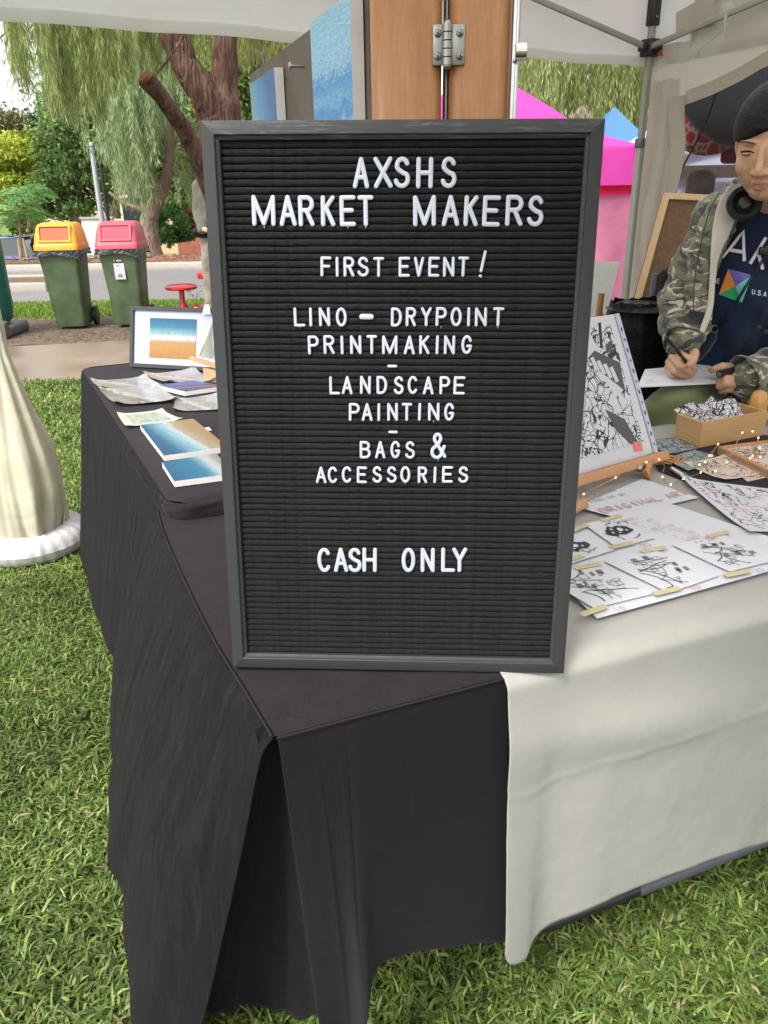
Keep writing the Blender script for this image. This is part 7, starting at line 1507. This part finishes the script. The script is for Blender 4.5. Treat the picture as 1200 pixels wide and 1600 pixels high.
M['p_or'] = prn('orange_print', (.75, .27, .03)); M['p_pu'] = prn('violet_print', (.16, .11, .48)); M['p_gr'] = prn('green_print', (.02, .35, .17)); M['p_aq'] = prn('aqua_print', (.20, .60, .60)); M['p_wh'] = prn('white_print', (.70, .64, .70))
a, b, c2, d, m_ = (1138, 420), (1176, 430), (1159, 473), (1123, 460), (1149, 447)
tri_patch([a, d, m_], M['p_or']); tri_patch([a, b, m_], M['p_pu']); tri_patch([d, c2, m_], M['p_gr']); tri_patch([b, c2, m_], M['p_aq'])
def sstroke(lines, r, m, nm):
    mb = MB()
    for L in lines:
        P = []
        for (x0, y0), (x1, y1) in zip(L, L[1:]): P += [onshirt(x0 + (x1 - x0) * i / 5, y0 + (y1 - y0) * i / 5) for i in range(5)]
        P.append(onshirt(*L[-1])); mb.tube(P, r, 6, True, .0006, (0, -1, .2))
    mb.build(nm, m, tsh)
for L in ([[(1104, 362), (1104, 408), (1125, 403)]], [[(1130, 403), (1162, 361), (1163, 408)], [(1138, 390), (1162, 394)]], [[(1197, 371), (1172, 412)], [(1204, 386), (1184, 392)], [(1184, 392), (1192, 421)]], [[(1228, 380), (1210, 376), (1203, 425), (1222, 430)], [(1206, 402), (1222, 405)]]): sstroke(L, .0042, M['p_wh'], 'printed_letter')
def small(text, x0, y0, dx_, dy_, h_, nm='printed_letter'):
    x = x0; y = y0
    for ch in text:
        if ch == '.': sstroke([[(x + 1, y), (x + 1.6, y + .2)]], .0012, M['p_wh'], nm); x += 3.2; y += 3.2 * dy_; continue
        w_ = h_ * .55; sstroke([[(x + w_ * a_ + h_ * b_ * .12, y + w_ * a_ * dy_ - h_ * b_) for a_, b_ in s_] for s_ in GL[ch]], .0012, M['p_wh'], nm); x += w_ + 2.0; y += (w_ + 2) * dy_
small('OE', 1114.5, 442, 1, .05, 6.5); small('U.S.A.', 1175, 459, 1, .2, 7)
# jacket: sleeves, front flap, lining
mb = MB(); caps(mb, [(q(1122, 338, 2.17), .062), (q(1092, 400, 2.15), .060), (q(1064, 470, 2.15), .060), (q(1063, 510, 2.1), .056)]); caps(mb, [(q(1063, 512, 2.1), .054), (q(1069, 528, 2.06), .050)])
caps(mb, [(q(1136, 322, 2.13), .04), (q(1110, 360, 2.09), .036), (q(1096, 420, 2.07), .038), (q(1092, 480, 2.06), .037), (q(1097, 508, 2.06), .026)]); caps(mb, [(q(1085, 440, 2.16), .05), (q(1085, 540, 2.22), .05)])
caps(mb, [(q(1270, 355, 2.17), .062), (q(1285, 470, 2.12), .06), (q(1262, 570, 2.05), .062), (q(1205, 577, 2.02), .062), (q(1172, 594, 2.0), .058)]); caps(mb, [(q(1150, 300, 2.2), .035), (q(1250, 320, 2.25), .05)])
caps(mb, [(q(1208, 560, 2.2), .07), (q(1225, 480, 2.22), .07)])
def jd(p):
    x, y = proj(p); a_ = .0042 * sin(y * .13 + x * .06 + 3 * mnoise.noise(p * 5)) * (1 if x < 1110 else .6) + .0015 * sin(y * .3 - x * .12)
    return a_ if not (1096 < x < 1135 and y < 500) else a_ * .3
jk = blob('jacket', mb, M['camo'], pr, .0055, 6, jd, .0035, 9)
# cuffs: hollow sleeve ends
def cuff(c, ax, r0, r1, L, nm='cuff', n=28, ph=0):
    rot = Vector(ax).normalized().to_track_quat('Z', 'Y').to_matrix()
    def P(u, v):
        a_ = 2 * pi * u; vv = v * 2; t_ = vv if vv <= 1 else 2 - vv; r = r0 + (r1 - r0) * t_ - (.003 if vv > 1 else 0); r *= 1 + .07 * sin(3 * a_ + ph) + .04 * sin(5 * a_ + ph + t_ * 3)
        return Vector(c) + rot @ Vector((r * cos(a_), r * sin(a_), L * t_))
    return grid(nm, P, n, 12, M['camo'], jk)
cuff(q(1064, 512, 2.1), q(1068, 545, 2.02) - q(1064, 512, 2.1), .052, .050, .065, ph=1); cuff(q(1178, 594, 2.0), q(1140, 598, 1.97) - q(1178, 594, 2.0), .058, .062, .05, ph=2)
# lining strip along the opening
lin = [((1140, 290), (1172, 284), 2.08), ((1124, 318), (1152, 325), 2.05), ((1114, 355), (1142, 358), 2.035), ((1110, 395), (1124, 402), 2.025), ((1109, 440), (1117, 444), 2.02), ((1106, 480), (1112, 484), 2.02), ((1093, 518), (1099, 521), 2.02)]
LA = [q(a_[0], a_[1], Y) for a_, b_, Y in lin]; LB = [q(b_[0], b_[1], Y + .012) for a_, b_, Y in lin]
grid('lining', lambda u, v: cat(LA, v).lerp(cat(LB, v), u) + Vector((0, .004 * sin(u * 3 + v * 9), 0)), 8, 50, M['lining'], jk, thick=.003)
# placket
PL = [(1124, 300, 2.09), (1108, 330, 2.06), (1095, 380, 2.04), (1086, 430, 2.03), (1083, 470, 2.03), (1085, 500, 2.03)]
mb = MB(); mb.tube([cat([q(*p) for p in PL], i / 30) + Vector((0, -.002, 0)) for i in range(31)], .0013, 6); mb.build('placket_seam', M['charcoal'], jk)
for (x, y) in ((1197, 519), (1186, 512)): mb = MB(); p = q(x, y, 1.95); mb.lathe([(.001, .003), (.006, .002), (.006, 0)], p, 12, Matrix.Rotation(pi / 2, 3, 'X')); mb.build('button', M['black_plastic'], jk)
# trousers
mb = MB(); kn_ = q(1048, 652, 2.03)
caps(mb, [(q(1140, 600, 2.28), .10), (q(1095, 622, 2.17), .096), (kn_, .088), (Vector((kn_.x - .01, 2.06, .45)), .075), (Vector((kn_.x - .01, 2.08, .15)), .07)]); caps(mb, [(q(1190, 615, 2.3), .10), (q(1200, 640, 2.18), .096), (q(1215, 665, 2.09), .088), (Vector((1.2, 2.1, .45)), .075), (Vector((1.2, 2.1, .15)), .07)])
blob('trousers', mb, M['olive'], pr, .007, 6, lambda p: .007 * sin(proj(p)[0] * .05 + proj(p)[1] * .12 + 3 * mnoise.noise(p * 6)), .006, 12)
for xs in (kn_.x - .01, 1.2): mb = MB(); mb.ball((xs, 2.03, .045), (.045, .12, .045)); blob('shoe', mb, M['bag_black'], pr, .01, 3)
# headphones round the neck (worn thing: own object)
hpn = thing('headphones', 'black over-ear headphones resting round the neck of the seated person', 'headphones', q(1162, 315, 2.02)); ec = q(1163, 318, 2.0); ax = Vector((-.35, -1, .25)).normalized(); rot = ax.to_track_quat('Z', 'Y').to_matrix()
mb = MB(); mb.lathe([(.001, -.03), (.03, -.03), (.037, -.02), (.038, -.004)], ec, 28, rot); mb.build('ear_shell', M['black_plastic'], hpn)
mb = MB(); mb.lathe([(.038, -.004), (.041, .004), (.038, .014), (.028, .016), (.020, .008), (.018, .002), (.001, .001)], ec, 28, rot); mb.build('ear_cushion', M['bag_black'], hpn)
mb = MB(); mb.lathe([(.012, .004), (.014, .009), (.010, .011), (.001, .010)], ec, 20, rot); mb.build('driver_cover', M['black_plastic'], hpn)
mb = MB(); mb.tube([cat([ec + Vector((0, .0, .03)), q(1166, 288, 2.05), q(1180, 272, 2.12), q(1200, 268, 2.2), q(1240, 275, 2.2), q(1250, 320, 2.1)], i / 24) for i in range(25)], .009, 10); mb.build('headband', M['black_plastic'], hpn)
ec2 = q(1245, 330, 2.0); mb = MB(); mb.lathe([(.001, -.03), (.03, -.03), (.038, -.004), (.041, .004), (.038, .014), (.02, .008), (.001, .001)], ec2, 28, rot); mb.build('ear_shell', M['black_plastic'], hpn)
# lanyard and belt bag
ly = thing('lanyard', 'thin black lanyard cord hanging across the printed square to a metal clip', 'lanyard', q(1145, 500, 2.0)); mb = MB()
pts = [(1215, 360), (1196, 398), (1175, 430), (1150, 470), (1128, 505), (1116, 516)]
for o_ in (0, 3): mb.tube([onshirt(x + o_, y, .006) for x, y in [(pts[i][0] + (pts[i + 1][0] - pts[i][0]) * k_ / 4, pts[i][1] + (pts[i + 1][1] - pts[i][1]) * k_ / 4) for i in range(5) for k_ in range(5)]], .0016, 6)
mb.build('cord', M['ink'], ly); mb = MB(); c0 = onshirt(1116, 515, .008); mb.tube([c0 + Vector((.009 * cos(t_), 0, .012 * sin(t_))) for t_ in [i * 2 * pi / 12 for i in range(13)]], .0018, 6); mb.build('clip', M['steel'], ly); mb = MB(); c0 = onshirt(1195, 392, .008); mb.box(c0, (.03, .008, .02), bev=.003); mb.build('toggle', M['black_plastic'], ly)
bb_ = thing('belt_bag', 'small navy pouch at the waist of the seated person', 'pouch', q(1110, 535, 2.05)); mb = MB(); caps(mb, [(q(1088, 556, 2.12), .018), (q(1100, 540, 2.11), .021), (q(1112, 526, 2.10), .016)]); blob('pouch', mb, fabric('dark_navy_nylon', (.012, .016, .035), wr=.5), bb_, .006, 4)
# paper, clipboard, pens
pz = .842; cb_ = thing('writing_paper', 'sheet of white paper on the lap being written on', 'paper', G(1060, 590, pz)); M['noted'] = sketch('pencilled_note_paper', 7, .006, 0, (.68, .68, .74), (.35, .33, .45), seed=20, cells=10, dens=.5, margin=.08)
c4_ = [G(996, 604, pz), G(1120, 598, pz - .004), G(1127, 565, pz + .012), G(1008, 577, pz + .004)]; sheet('sheet', c4_, .003, M['noted'], cb_)
pn1 = thing('pen', 'black pen held upright in the writing hand', 'pen', q(1084, 582, 2.05)); mb = MB(); a, b = q(1087, 583, 2.03), q(1040, 527, 1.925); mb.tube([a, a.lerp(b, .04), a.lerp(b, .16), a.lerp(b, .2), b], [.0006, .0016, .0042, .0046, .0046], 12); mb.build('barrel', M['black_plastic'], pn1); mb = MB(); mb.tube([a.lerp(b, .5), a.lerp(b, .52)], .0049, 12); mb.tube([a.lerp(b, .72), a.lerp(b, .73)], .0049, 12); mb.build('ring', M['steel'], pn1)
pn2 = thing('marker', 'short black marker held in the other hand, at the paper edge', 'marker', q(1130, 584, 1.98)); mb = MB(); a, b = q(1124, 585, 1.965), q(1150, 578, 2.02); mb.tube([a, b], .0095, 16); mb.build('barrel', M['black_plastic'], pn2); mb = MB(); mb.tube([a - (b - a).normalized() * .001, a], .006, 14); mb.build('cap_end', M['steel'], pn2)
# custom helper keys are not part of the description
for o in bpy.data.objects:
    if '_local' in o: del o['_local']
